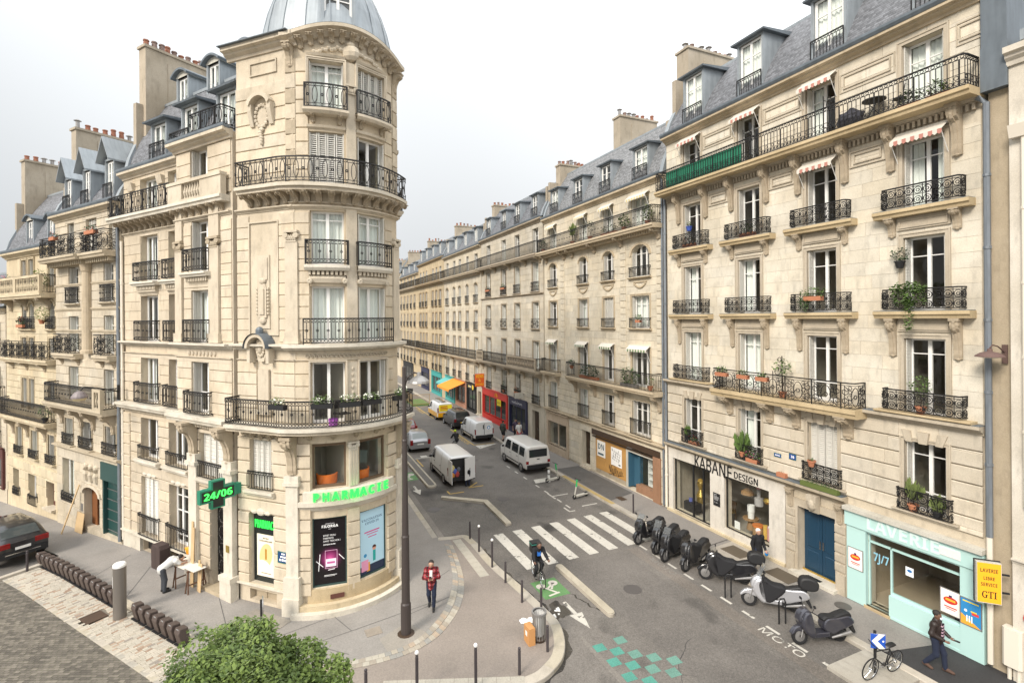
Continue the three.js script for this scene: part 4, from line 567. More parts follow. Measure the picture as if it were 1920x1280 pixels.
// second house on the right, with the boarded shop
const plywood=std([0.62,0.36,0.12],{map:woodTex}),oilBlue=std([0.035,0.11,0.17]),brick=std([0.36,0.2,0.12],{map:stoneTex});
const H2=house({
label:'pale stone house with arched fourth floor windows and a boarded up shop',fr:streetFrame(36.45),W:14.32,near:true,mats:warm,trim:stoneMat(0.62,0.52,0.38),budget:{n:250},
bays:[[1.5,1.2],[5.9,1.15],[8.95,1.15],[12.2,1.65]],
floors:[{y0:3.48,y1:5.5,guard:'bars',gh:0.95},{y0:6.38,y1:8.68,awn:[0,1,2,3]},{y0:9.86,y1:11.8,guard:'bars',gh:0.6,shut:[2],hood:0},{y0:12.9,y1:14.8,guard:'bars',gh:0.6,arch:1,swag:1},{y0:15.75,y1:17.65,awn:[0,1,2,3],awnMat:awnYellow,sur:0}],
zones:[[0.1,3.0,0.46,1.3,0.06,0.012],[3.4,6.0,0.44,1.3,0.06,0.012],[6.4,15.1,0.45,1.4,0.03,0.005],[15.8,18.1,0.5,1.5,0.03,0.005]],
balconies:[{y:6.36,x0:4.6,x1:14.25,d:0.85,style:'bars',br:[4.9,7.4,10.4,13.9],bh:0.9},{y:6.3,x0:0.1,x1:2.6,d:0.5,style:'bars',br:[0.5,2.3],bh:0.7},{y:15.72,x0:0.1,x1:14.25,d:0.85,style:'lace',dent:1,br:[0.5,3.3,4.5,7.4,10.4,13.9],bh:0.55}],
courses:[[3.12,0.26,0.24]],pilasters:[3.0,10.55,13.95],pily:[6.5,15.2],slate:std([0.33,0.33,0.325],{map:slateTex,bumpMap:slateBump,bumpScale:0.012,roughness:0.6}),gutterY:18.42,ridge:[22.7],dormGuard:'lace',dormers:[[1.7,1.1,1.85],[5.2,1.1,1.85],[8.6,1.1,1.9],[12.2,1.25,1.95]],chimneys:[[0.25,19,22.9,-2.8,0.7,3.2,9],[7.2,20,24.4,-3.6,0.8,3.2,8]],pipes:[14.2],
ground:[
rShop(0.65,3.55,0.55,2.42,shopFront(std([0.6,0.48,0.36],{map:stoneTex}),{n:2,near:true,bulk:1})),rShop(5.65,6.68,0.2,2.6,doorway(M.brown)),
{hole:[7.3,13.3,0.05,2.6],f:(P,fr)=>{
for (let k=0;k<3;k++)pm('plywood_panel',new GB().stone(0.005,1.115,0,2.25,0,0.03,0.004),plywood,P,fr,7.32 + k*1.12,0.35,-0.03);
pm('wood_beam',new GB().box(7.0,13.9,2.6,2.95,0,0.14).box(7.0,13.6,2.42,2.5,0.02,0.09),M.brown,P,fr);pm('boarding_base',new GB().box(7.3,10.68,0.05,0.35,-0.2,-0.02),M.stoneDark,P,fr);pm('white_jamb',new GB().box(10.68,10.85,0.05,2.4,-0.1,0.02).box(10.68,13.35,2.3,2.42,-0.1,0.03),M.whiteOld,P,fr);
pm('door',new GB().box(10.85,11.65,0.12,2.3,-0.5,-0.44).box(10.85,10.9,0.12,2.3,-0.44,-0.02),oilBlue,P,fr);pm('stall_riser',new GB().box(11.65,13.3,0.05,0.5,-0.4,0.02),brick,P,fr);pm('brick_pier',new GB().box(13.3,13.95,0,2.6,0,0.12),brick,P,fr);
pm('shop_interior',new GB().box(10.6,13.5,0,2.6,-2.2,-0.5,'f'),std([0.36,0.38,0.33]),P,fr);const s=pm('shop_window',new GB().box(11.65,11.72,0.5,2.3,-0.25,-0.18).box(13.24,13.3,0.5,2.3,-0.25,-0.18),oilBlue,P,fr);mesh('pane',new THREE.PlaneGeometry(1.55,1.78),M.glass,s,12.48,1.4,-0.22);
const poster=(lab,w,h,x,y,draw)=>{const p=W3(streetFrame(36.45),x,y,0.006),t=thing('poster',lab,'poster',p[0],p[1],p[2],A_R);mesh('print',plate(w,h,0.006),canvasMat(200,200*h / w | 0,draw),t);};
poster('white poster with large grey letters on the plywood boarding',0.95,1.05,7.95,1.75,(g,a,b)=>{g.fillStyle='#e9e6df';g.fillRect(0,0,a,b);g.fillStyle='#3c5560';g.font='bold 110px sans-serif';g.fillText('DN',14,120);g.fillRect(20,b - 50,a*0.7,26);g.fillStyle='#e9e6df';g.font='40px sans-serif';g.fillText('&',92,110);});
poster('white scribbled poster right of the plywood boarding',1.15,1.15,9.65,1.6,(g,a,b)=>{g.fillStyle='#eceae6';g.fillRect(0,0,a,b);g.strokeStyle='#333';g.lineWidth=3;for (let k=0;k<26;k++){g.beginPath();const x=15 + (k*53) % 150,y=25 + (k*71) % 120;g.moveTo(x,y);g.lineTo(x + 18,y + 12);g.lineTo(x + 6,y - 12);g.stroke();} g.fillStyle='#222';g.fillRect(a*0.7,b*0.84,36,14);});
const p=W3(streetFrame(36.45),9.6,0.65,0.008),t=thing('graffiti_tag','black sprayed graffiti tag low on the plywood boarding','graffiti',p[0],p[1],p[2],A_R),g=new GB();const pts=[];for (let k=0;k<40;k++)pts.push([-0.75 + k*0.038,0.28*sin(k*1.35)*(1 - k / 90) + 0.06*sin(k*0.4),0]);g.tube(pts,0.022,4);g.tube([[-0.8,-0.3,0],[0,-0.22,0],[0.8,-0.05,0]],0.018,4).tube(circ(-0.3,0.1,0.28,12).map(q=>[q[0],q[1],0]),0.018,4,true);g.map((x,y,z)=>[x,y,z*0.1]);mesh('paint',g,M.black,t);
const q=W3(streetFrame(36.45),12.75,0.52,-0.55),sh=thing('shelf_unit','white open shelf unit behind the glass of the boarded shop','shelf',q[0],q[1],q[2],A_R);for (let k=0;k<5;k++)mesh('shelf',new GB().box(-0.5,0.5,0,0.03,-0.15,0.15),M.white,sh,0,k*0.38,0);for (let k=0;k<3;k++)mesh('upright',new GB().box(-0.015,0.015,0,1.55,-0.15,0.15),M.white,sh,-0.48 + k*0.48,0,0);
}}],
});
{const PL=(l,x,y,z,o)=>plant(l,...H2.at(x,y,z),{turn:H2.a,...o});
PL('tall bamboo like plant at the right end of the top balcony of the arched house',13.4,15.75,0.45,{w:0.9,h:1.0,d:0.5,n:220,leaf:3,size:0.13});PL('bushy light green plant left of the bamboo on the arched house',11.2,15.75,0.45,{w:1.0,h:0.9,d:0.5,n:220,leaf:1,size:0.12});PL('dark green shrub row behind the top railing of the arched house',9.6,15.75,0.4,{w:1.8,h:0.5,d:0.4,n:260,box:1.6,leaf:2});PL('spiky yellow green plant on the left of the top balcony of the arched house',5.1,15.75,0.4,{w:0.7,h:0.8,d:0.5,n:70,stem:0.5,spiky:1,size:0.4,leaf:3});PL('small dark tree in the middle of the top balcony of the arched house',7.4,15.75,0.4,{w:0.6,h:0.7,d:0.5,n:130,stem:0.5,leaf:2});
PL('round bush at the left end of the top balcony of the arched house',0.6,15.75,0.4,{w:0.9,h:0.9,d:0.5,n:220,leaf:2});PL('leafy shrub pot at the left end of the second floor balcony of the arched house',5.2,6.9,0.6,{w:0.7,h:0.6,n:150,leaf:2});PL('dense dark plants behind the second floor railing below the iron scroll',7.3,6.4,0.5,{w:2.4,h:0.9,d:0.5,n:420,box:2.2,leaf:2,size:0.12});PL('mixed plants in boxes on the right of the second floor balcony',11.7,6.4,0.5,{w:1.9,h:1.1,d:0.5,n:380,box:1.6,leaf:0,size:0.13,pot:M.steel});PL('large terracotta pot plant at the right end of the second floor balcony',13.6,6.4,0.5,{w:0.5,h:0.7,d:0.4,n:90,leaf:1});PL('yellow green tuft on the third floor guard of the wide window',12.1,10.2,0.1,{w:0.55,h:0.35,n:110,leaf:1,box:0.4});
}
// third house: wine shop
const H3=house({
label:'greyer stone house above the red wine shop and the navy shop',fr:streetFrame(50.9),W:14.3,near:true,mats:grey,trim:stoneMat(0.46,0.39,0.3),budget:{n:120},
bays:[[2.1,1.15],[6.1,1.1],[9.2,1.1],[12.9,1.15]],
floors:[{y0:3.3,y1:5.5,guard:'lace',gh:0.75},{y0:6.25,y1:8.55},{y0:9.62,y1:11.85,guard:'rose',gh:0.85},{y0:12.75,y1:15.25,guard:'lace',gh:0.8,hood:1},{y0:15.85,y1:18.05,sur:0}],
zones:[[3.2,5.9,0.46,1.2,0.05,0.012],[6.3,15.3,0.5,1.3,0.03,0.006],[15.9,18.4,0.5,1.5,0.03,0.006]],courses:[[12.45,0.2,0.18]],
balconies:[{y:6.2,x0:0.1,x1:14.2,d:0.75,style:'lace',stone:[[0.1,2.0],[8.2,14.1]],br:[0.5,3.8,7.2,10.6,13.8],bh:0.7},{y:15.82,x0:0.1,x1:14.2,d:0.75,style:'bars',br:[0.5,4,7.6,11,13.8],bh:0.45}],
gutterY:18.75,ridge:[22.5],dormers:[[2.1,1.0,1.8],[6.1,1.0,1.8],[9.2,1.0,1.9],[12.7,1.0,1.9]],dormGuard:'bars',chimneys:[[0.25,19,22.6,-2.8,0.7,3,7],[12.9,20,23.4,-4,0.7,3,7]],
ground:[rShop(0.5,6.6,0.6,2.55,shopFront(M.red,{n:4,bulk:1})),rShop(7.55,10.9,0.5,2.55,shopFront(M.navy,{n:3,bulk:1})),rShop(12.0,13.3,0.1,2.7,doorway(M.brown))],
});
{const PL=(l,x,y,z,o)=>plant(l,...H3.at(x,y,z),{turn:H3.a,...o});PL('crimson flower box on the leftmost fourth floor guard of the grey house',2.1,13.3,0.15,{w:1.1,h:0.4,n:120,box:1,flower:'red',leaf:2});PL('green box on the second fourth floor guard of the grey house',6.1,13.3,0.15,{w:0.9,h:0.4,n:120,box:0.9,leaf:0});PL('red flower box on the first floor guard above the navy shop',9.2,3.7,0.15,{w:0.9,h:0.5,n:140,box:0.9,flower:'red',leaf:2});PL('tall plant on the first floor guard above the wine shop',6.1,3.4,0.1,{w:0.7,h:1.1,n:180,leaf:2});
const p=H3.at(0.6,3.35,0.55),t=thing('hanging_sign','orange red hanging sign reading vins and alcools above the wine shop','sign',p[0],p[1],p[2],A_R + Math.PI / 2);mesh('board',new GB().box(-0.5,0.5,0,1.35,-0.05,0.05),std([0.75,0.13,0.02]),t);mesh('lettering',lettering('VINS',0.34,0.86,0.02),std([0.9,0.5,0.03]),t,-0.43,0.92,0.05);mesh('lettering',lettering('&',0.26,0.26,0.02),std([0.9,0.5,0.03]),t,-0.13,0.52,0.05);mesh('lettering',lettering('ALCOOLS',0.22,0.88,0.02),std([0.9,0.5,0.03]),t,-0.44,0.14,0.05);mesh('bracket',new GB().box(0.5,1.05,0.6,0.66,-0.03,0.03),M.iron,t);
const q=H3.at(5.0,2.25,0.16),y=thing('yellow_sign','yellow notice board over the wine shop door','sign',q[0],q[1],q[2],A_R);mesh('board',new GB().box(-0.5,0.5,-0.3,0.3,0,0.03),std([0.75,0.6,0.02]),y);for (let k=0;k<4;k++)mesh('printed_mark',new GB().box(-0.4 + k*0.2,-0.26 + k*0.2,-0.1,0.1,0.03,0.035),std([0.5,0.35,0.02]),y);const sq=[],q2=H3.at(9.2,2.83,0.165),sc=thing('shop_script','pale handwritten style name over the navy shop','lettering',q2[0],q2[1],q2[2],A_R);for (let k=0;k<60;k++)sq.push([-1.1 + k*0.037,0.1*sin(k*1.25)*(k % 14>10?0.3:1) + (k % 9===4?0.12:0),0]);mesh('script',new GB().tube(sq,0.014,4),M.script,sc);mesh('arch_emblem',new GB().tube(Array.from({length:9},(_,i)=>[4.2 - 0.35*cos(Math.PI*i / 8),2.72 + 0.32*sin(Math.PI*i / 8),0.16]),0.03,4).tube(Array.from({length:9},(_,i)=>[4.2 - 0.2*cos(Math.PI*i / 8),2.72 + 0.18*sin(Math.PI*i / 8),0.16]),0.025,4),std([0.8,0.4,0.04]),H3.P);
const w=H3.at(10.6,3.5,0.6),s=thing('hanging_sign','small white hanging sign above the navy shop','sign',w[0],w[1],w[2],A_R + Math.PI / 2);mesh('board',new GB().box(-0.4,0.4,0,0.5,-0.03,0.03),M.whiteOld,s);mesh('bracket',new GB().box(0.4,1.0,0.3,0.34,-0.02,0.02),M.iron,s);
}
// farther houses along the same side
const far=(label,s1,W,o)=>house({label,fr:streetFrame(s1),W,mats:pale,trim:stoneMat(0.5,0.42,0.31),bays:[[1.6,1.1],[5.0,1.1],[8.6,1.1],[12.2,1.1]],floors:[{y0:3.4,y1:5.3,guard:'bars'},{y0:6.2,y1:8.4},{y0:9.3,y1:11.4,guard:'bars'},{y0:12.3,y1:14.5,guard:'bars',arch:o.arch},{y0:15.8,y1:17.7,sur:0}],zones:[[3.1,5.8,0.46,1.6,0.05,0.014],[6.2,15.3,0.9,2.4,0.03,0.008]],balconies:[{y:6.1,x0:0.1,x1:W - 0.1,d:0.7,style:'lace',br:[0.5,4,9.8,13],bh:0.6},{y:15.75,x0:0.1,x1:W - 0.1,d:0.7,style:'bars',dent:1}],gutterY:18.5,ridge:[22],dormers:[[1.6,1,1.8],[5,1,1.8],[8.6,1,1.8],[12.2,1,1.8]],chimneys:[[0.3,19,22.8,-3,0.7,3,6]],shutters:1,...o});
const H4=far('narrow windowed pale house above the black shop with the yellow sign',64.95,13.95,{near:true,mats:pale,arch:1,bays:[[1.5,1.1],[4.4,0.9],[6.6,0.9],[9.4,0.9],[12.3,1.1]],ground:[rShop(9.4,12.0,0.3,2.6,shopFront(M.black,{n:2,bulk:1})),rShop(12.6,13.6,0.1,2.6,doorway(M.brown)),rShop(5.2,8.6,0.5,2.5,shopFront(std([0.42,0.22,0.15]),{n:2,bulk:1})),rShop(0.8,4.2,0.4,2.5,shopFront(std([0.07,0.32,0.3]),{n:3,bulk:1}))]});
far('honey coloured house with bay fronts beyond the orange awning',79.2,14.2,{mats:honey,trim:stoneMat(0.42,0.32,0.2),bays:[[1.4,1],[3.2,0.8],[5,0.8],[8.6,0.8],[10.4,0.8],[12.4,1]],gutterY:18.9,ridge:[22.3],ground:[rShop(8,12.6,0.4,2.5,shopFront(std([0.05,0.3,0.28]),{n:3,bulk:1})),rShop(2,6,0.4,2.5,shopFront(M.navy,{n:3,bulk:1}))]});
far('far pale house behind the honey coloured house',93.3,14.1,{mats:honey,bays:[[1.2,0.9],[3.8,0.9],[6.4,0.9],[9,0.9],[11.6,0.9]],gutterY:17.9,ridge:[21.2],dormers:[[2.4,1,1.6],[7,1,1.6],[11,1,1.6]],ground:[rShop(3,10,0.4,2.5,shopFront(M.black,{n:4,bulk:1}))]});
far('distant cream house near the end of the street',107.4,14.1,{mats:pale,gutterY:18.9,ridge:[22.6],ground:[rShop(3,10,0.4,2.5,shopFront(oilBlue,{n:4,bulk:1}))]});
far('farthest cream house closing the right side of the street',122,14.4,{mats:pale,gutterY:18.6,ground:[rShop(3,10,0.4,2.5,shopFront(M.red,{n:4,bulk:1}))]});
{const p=H4.at(11.0,2.85,0.18),t=thing('shop_sign','black and yellow sign board over the shuttered black shop','sign',p[0],p[1],p[2],A_R);mesh('board',new GB().box(-1.1,1.1,-0.3,0.35,0,0.05),M.black,t);mesh('disc',new GB().cyl(0,0,0.02,0,0.28,14).map((x,y,z)=>[x + 0.6,z,y + 0.05]),std([0.7,0.5,0.05]),t);for (let k=0;k<4;k++)mesh('painted_mark',new GB().blob(-0.85 + k*0.24,0,0.05,0.1,0.13,0.012,8,5),k % 2?M.script:std([0.75,0.55,0.05]),t);
const q=H4.at(6.4,3.1,0.1),a=thing('shop_awning','orange fabric awning stretched over the far pavement','awning',q[0],q[1],q[2],A_R);const om=std([0.78,0.27,0.03],{roughness:0.9});mesh('canopy',new GB().poly([[-2.4,0,0],[-2.4,-0.75,2.1],[2.4,-0.75,2.1],[2.4,0,0]]).poly([[-2.4,-0.01,0],[2.4,-0.01,0],[2.4,-0.76,2.1],[-2.4,-0.76,2.1]]),om,a);mesh('valance',new GB().box(-2.4,2.4,-0.98,-0.75,2.08,2.1),om,a);for (const s of [-1,1])mesh('awning_arm',new GB().tube([[s*2.2,-0.3,0],[s*2.2,-0.8,2.05]],0.02),M.steel,a);
const r=ns(15.0,63.5),k=thing('street_terrace','wooden lattice fenced terrace with a green skirt at the far kerb','terrace',r[0],-0.12,r[1],A_R);mesh('deck',new GB().box(-2.2,2.2,0,0.18,-1.1,1.0),std([0.1,0.22,0.06]),k);const lat=std([0.5,0.37,0.2],{map:woodTex});for (const [x0,z0,x1,z1] of [[2.2,-1.1,2.2,1],[-2.2,1,2.2,1]]){const g=new GB(),l=Math.hypot(x1 - x0,z1 - z0),f=(t,y)=>[x0 + (x1 - x0)*t / l,y,z0 + (z1 - z0)*t / l];for (let i=-6;i<l / 0.22;i++){const a=i*0.22;for (const d of [0,1]){const t0=max(0,a),t1=min(l,a + 1.2);if (t1<=t0)continue;const h=t=>d?1.38 - (t - a):0.18 + (t - a);g.tube([f(t0,h(t0)),f(t1,h(t1))],0.014);}} g.tube([f(0,1.4),f(l,1.4)],0.03).tube([f(0,0.2),f(l,0.2)],0.03).tube([f(0,0,0),f(0,1.45)],0.04).tube([f(l,0),f(l,1.45)],0.04);mesh('lattice_fence',g,lat,k);}
const m=H4.at(2.5,2.9,0.2),b=thing('shop_awning','short teal awning beyond the orange one','awning',m[0],m[1],m[2],A_R);mesh('canopy',new GB().prismX([[0,0],[1.2,-0.5],[1.2,-0.75],[1.17,-0.75],[1.17,-0.5],[0,-0.04]],-1.8,1.8),std([0.12,0.4,0.38]),b);
}
// the house past the laundry, at the right edge of the picture
{
const fr0=streetFrame(8.05),P=thing('plain_house','plain cream rendered house at the right edge past the laundry','house',fr0.x,0,fr0.z,fr0.a),fr=F0;
core(P,fr,0.06,0.6,0,17.5,-0.6,-0.02,[],std([0.5,0.42,0.31],{map:stoneTex,roughness:0.95}));const holes=[[2.6,3.8,4.2,6.4],[2.6,3.8,7.4,9.6],[2.6,3.8,10.6,12.8],[2.6,3.8,13.8,16],[2.6,5.2,0.3,2.6]];core(P,fr,0.6,12,0,18.2,-0.5,0.16,holes,M.cream);moulding(P,fr,'string_course',0.6,12,3.4,0.16,0.1,0.14,M.cream);moulding(P,fr,'cornice',0.58,12,17.6,0.16,0.3,0.5,M.cream);
for (const h of holes.slice(0,4))windowPart(P,fr,{x:3.2,y:h[2],w:1.2,h:2.2,rec:0.2,near:true});pm('roof',new GB().box(0.9,12,18.2,18.5,-9,0.3),M.zinc,P,fr);pm('party_wall',new GB().box(0.06,0.3,0,18,-9,-0.6),M.render,P,fr);
pipe(P,fr,[[0.95,5.1,0.26],[0.95,15.6,0.26]],0.06,M.pipeCream);pipe(P,fr,[[0.95,5.1,0.26],[1.05,4.9,0.28],[2.4,4.8,0.28]],0.05,M.pipeCream);pm('rainwater_head',new GB().prismX([[0.16,0],[0.36,0],[0.46,0.35],[0.16,0.35]],-0.28,0.28),M.pipeCream,P,fr,0.95,15.5,0);
pm('zinc_hood',new GB().box(-0.02,0.58,18.4,21.5,-1.2,0.2).box(-0.02,0.6,17.1,18.4,-0.3,0.24),M.lead,P,fr);pm('red_oval_sign',new GB().lathe([[0,0],[0.42,0],[0.42,0.06],[0,0.08]],0,0,20).map((x,y,z)=>[x*1.2,z*0.75,y]),M.red,P,fr,1.35,1.95,0.17);pm('white_oval_sign',new GB().lathe([[0,0],[0.33,0],[0.33,0.05],[0,0.05]],0,0,20).map((x,y,z)=>[x*1.2,z*0.7,y]),M.whiteOld,P,fr,1.4,1.95,0.22);pm('red_plate_sign',new GB().box(-0.45,0.45,-0.17,0.17,0,0.05),M.red,P,fr,1.45,1.2,0.17);
pm('cable',new GB().tube([[0.75,0.4,0.0],[0.74,6,0.0],[0.73,9.4,0.0]],0.012,5),M.black,P,fr);
let q=W3(fr0,0.42,9.35,0.02),t=thing('wall_lamp','brown wall street lamp above the laundry corner','street lamp',q[0],q[1],q[2],fr0.a);t.scale.setScalar(0.55);mesh('back_plate',new GB().box(-0.12,0.12,-0.5,0.5,0,0.06),std([0.1,0.06,0.05]),t);mesh('arm',new GB().tube([[0,0.1,0.05],[-0.1,0.42,0.5],[-0.2,0.5,0.8],[-0.25,0.32,0.95]],0.035,6),std([0.1,0.06,0.05]),t);mesh('lamp_shade',new GB().lathe([[0.62,-0.12],[0.6,-0.06],[0.4,0.08],[0.12,0.16],[0.1,0.3],[0,0.32]],-0.25,0.95,18),std([0.13,0.08,0.07]),t);mesh('lens',new GB().lathe([[0,-0.2],[0.3,-0.18],[0.58,-0.12]],-0.25,0.95,18),M.whiteOld,t);
q=W3(fr0,0.22,2.75,0.6);t=thing('projecting_sign','yellow projecting box sign of the self service laundry','sign',q[0],q[1],q[2],-0.38);t.scale.set(0.68,0.95,0.68);mesh('case',new GB().box(-0.42,0.42,-0.62,0.62,-0.06,0.12),M.whiteOld,t);mesh('case_edge',new GB().box(-0.45,0.45,-0.65,0.65,-0.12,-0.06),M.black,t);mesh('face',new THREE.PlaneGeometry(0.8,1.2),canvasMat(256,384,(g,a,b)=>{g.fillStyle='#f2ac1c';g.fillRect(0,0,a,b);g.fillStyle='#2a1a10';g.textAlign='center';g.font='bold 50px sans-serif';g.fillText('LAVERIE',a / 2,90,a - 20);g.font='bold 46px sans-serif';g.fillText('LIBRE',a / 2,165);g.fillText('SERVICE',a / 2,225,a - 24);g.font='bold 92px serif';g.fillText('GTI',a / 2,340);}),t,0,0,0.124);mesh('bracket',new GB().box(0.42,0.72,0.25,0.3,-0.03,0.03).box(0.42,0.72,-0.3,-0.25,-0.03,0.03),M.black,t);
q=W3(fr0,0.62,0,0.16);t=thing('meter_box','cream utility meter box on two pipes beside the laundry','meter box',q[0],q[1],q[2],fr0.a);mesh('cabinet',new GB().prismY([[-0.22,-0.14],[0.22,-0.14],[0.22,0.1],[0.16,0.16],[-0.16,0.16],[-0.22,0.1]],0.42,1.5),M.pipeCream,t);for (const s of [-1,1])mesh('pipe',new GB().cyl(s*0.1,0,0.42,0,0.05,8),M.pipeCream,t);mesh('cable_duct',new GB().cyl(0,1.5,3.4,-0.05,0.025,6),M.pipeCream,t);
}
// ---------- the corner house with the round front and dome ----------
const CC=[-7.49,-21.03],RN=2.85,D2R=Math.PI / 180;
{
const P=thing('corner_house','corner apartment house with a round domed front above the pharmacy','house',CC[0],0,CC[1]);
const rel=f=>({x:f.x - CC[0],z:f.z - CC[1],a:f.a});
const fw=rel(leftFrame(9.15,-0.25)),fa=rel(leftFrame(9.15,0)),K1=[-10.36,-19.15],P1=[-7.78,-18.17];
const fd=[P1[0] - K1[0],P1[1] - K1[1]],fl=Math.hypot(...fd),ff=rel({x:K1[0],z:K1[1],a:Math.atan2(-fd[1] / fl,fd[0] / fl)});
const fn=(deg,r=RN)=>({x:r*sin(deg*D2R),z:r*cos(deg*D2R),a:deg*D2R});
const T=tones(0.71,0.615,0.48,0.04),trim=stoneMat(0.68,0.6,0.485),white=stoneMat(0.75,0.7,0.61),darkT=stoneMat(0.52,0.44,0.33),budget={n:290};
const arc=(name,prof,a0,a1,mat,seg)=>pm(name,new GB().lathe(prof,0,0,seg || Math.ceil((a1 - a0) / 4),a0*D2R,a1*D2R),mat,P,F0);// closed profile [[r,y]] turned about the tower axis
const ring=(r0,d,y,h)=>[[r0,y],[r0 + d*0.3,y + h*0.15],[r0 + d*0.6,y + h*0.45],[r0 + d,y + h*0.6],[r0 + d,y + h],[r0,y + h]];
// curved wall with openings (degrees), split into courses of single blocks
function arcWall(a0,a1,y0,y1,r,th,holes,mat,name='tower_wall'){const b=new GB();for (const q of rectSub([[a0,a1,y0,y1]],holes)){const n=Math.ceil((q[1] - q[0]) / 4);for (let i=0;i<n;i++){const A=(q[0] + (q[1] - q[0])*i / n)*D2R,B=(q[0] + (q[1] - q[0])*(i + 1) / n)*D2R,p=(R,a,y)=>[R*sin(a),y,R*cos(a)],R=r - th;b.poly([p(r,A,q[2]),p(r,B,q[2]),p(r,B,q[3]),p(r,A,q[3])]);b.poly([p(R,B,q[2]),p(R,A,q[2]),p(R,A,q[3]),p(R,B,q[3])]);b.poly([p(r,A,q[3]),p(r,B,q[3]),p(R,B,q[3]),p(R,A,q[3])]);b.poly([p(R,A,q[2]),p(R,B,q[2]),p(r,B,q[2]),p(r,A,q[2])]);if (!i)b.poly([p(R,A,q[2]),p(r,A,q[2]),p(r,A,q[3]),p(R,A,q[3])]);if (i===n - 1)b.poly([p(r,B,q[2]),p(R,B,q[2]),p(R,B,q[3]),p(r,B,q[3])]);}} if (!b.empty)return pm(name,b,mat,P,F0);}
function arcCourses(a0,a1,y0,y1,holes,ch,bl,d,groove){const n=Math.round((y1 - y0) / ch),h=(y1 - y0) / n;for (let k=0;k<n;k++){let a=a0 + 0;while (a<a1 - 0.2){let e=a + bl*rr(0.8,1.2);if (e>a1 - bl*0.4)e=a1;const ps=rectSub([[a + 0.08,e - 0.08,y0 + k*h + groove,y0 + (k + 1)*h - groove]],holes).filter(q=>q[1] - q[0]>1 && q[3] - q[2]>0.05);a=e;if (!ps.length)continue;if (budget.n-->0){const g=new GB();const m=pick(T);for (const q of ps){const c=Math.ceil((q[1] - q[0]) / 5);for (let i=0;i<c;i++){const A=(q[0] + (q[1] - q[0])*i / c)*D2R,B=(q[0] + (q[1] - q[0])*(i + 1) / c)*D2R,p=(R,t,y)=>[R*sin(t),y,R*cos(t)],r=RN + d,s=RN - 0.01,bv=0.012;g.poly([p(r,A,q[2] + bv),p(r,B,q[2] + bv),p(r,B,q[3] - bv),p(r,A,q[3] - bv)]);g.poly([p(s,A,q[2]),p(s,B,q[2]),p(r,B,q[2] + bv),p(r,A,q[2] + bv)]);g.poly([p(r,A,q[3] - bv),p(r,B,q[3] - bv),p(s,B,q[3]),p(s,A,q[3])]);if (!i)g.poly([p(s,A,q[2]),p(r,A,q[2] + bv),p(r,A,q[3] - bv),p(s,A,q[3])]);if (i===c - 1)g.poly([p(r,B,q[2] + bv),p(s,B,q[2]),p(s,B,q[3]),p(r,B,q[3] - bv)]);}} pm('stone_block',g,m,P,F0);}}}}
const B1=[4.9,29.1],B2=[38.4,62.6],bays=[17,50.5];
const lev=[[0.86,3.36],[4.42,6.05],[6.75,8.97],[9.64,11.73],[12.47,14.45],[15.36,17.3],[18.02,19.85]];
const nh=lev.flatMap(([a,b])=>[[...B1,a,b],[...B2,a,b]]);
arcWall(-7,81,0,20.4,RN,0.4,nh,T[2]);
arcCourses(-13,4.5,0.62,6.1,nh,0.46,9,0.1,0.02);arcCourses(29.4,38.1,0.62,3.6,nh,0.46,8.7,0.08,0.02);arcCourses(63,82,0.62,6.1,nh,0.46,9,0.1,0.02);
for (const [a,b] of [[-7,4.5],[63,72]]){arcCourses(a,b,6.8,9.0,nh,0.44,11,0.05,0.015);arcCourses(a,b,9.7,14.4,nh,0.42,11,0.035,0.012);arcCourses(a,b,15.4,19.9,nh,0.5,11,0.05,0.014);}
// steps and plinth of the round front
arc('entrance_step',[[2.6,0],[3.34,0],[3.34,0.17],[2.6,0.17]],-6,78,white);arc('entrance_step',[[2.6,0.17],[3.12,0.17],[3.12,0.36],[2.6,0.36]],-6,80,stoneMat(0.66,0.55,0.38));arc('plinth',[[2.7,0.36],[2.93,0.36],[2.93,0.84],[2.7,0.84]],2,66,stoneMat(0.6,0.48,0.31));pm('vent_grille',new GB().box(-0.24,0.24,-0.08,0.08,0,0.02),std([0.1,0.035,0.025]),P,fn(22,2.94),0,0.55,0);
// window fillings of the round front
const printA=canvasMat(320,704,(g,w,h)=>{g.fillStyle='#120d12';g.fillRect(0,0,w,h);const r=g.createRadialGradient(w*0.5,h*0.62,10,w*0.5,h*0.62,w*0.5);r.addColorStop(0,'#c04f8e');r.addColorStop(0.5,'#5c1742');r.addColorStop(1,'rgba(18,13,18,0)');g.fillStyle=r;g.fillRect(0,h*0.35,w,h*0.5);g.fillStyle='#fff';g.font='14px sans-serif';g.textAlign='center';g.fillText('LABORATOIRES',w / 2,66);g.font='bold 40px sans-serif';g.fillText('FILORGA',w / 2,102);g.font='11px sans-serif';g.fillText('PARIS',w / 2,122);g.textAlign='left';g.font='25px sans-serif';g.fillText('EFFET PEAU',92,196);g.fillText('PARFAITE',92,226);g.fillText('SANS TRICHER !',92,256);g.font='bold 17px sans-serif';g.fillText('OXYGEN-GLOW',92,290);g.strokeStyle='#e7b6d4';g.lineWidth=4;g.strokeRect(112,350,120,190);g.fillStyle='#f7dcec';g.fillRect(118,440,104,84);g.fillStyle='#b65b92';g.fillRect(130,470,80,22);g.strokeStyle='#fff';g.lineWidth=7;for (const q of [[20,450,92,520],[250,400,306,462],[60,380,44,560],[140,560,210,552]]){g.beginPath();g.moveTo(q[0],q[1]);g.lineTo(q[2],q[3]);g.stroke();} g.fillStyle='#ddd';g.fillRect(100,610,130,6);g.fillRect(100,622,110,4);},{roughness:0.25});
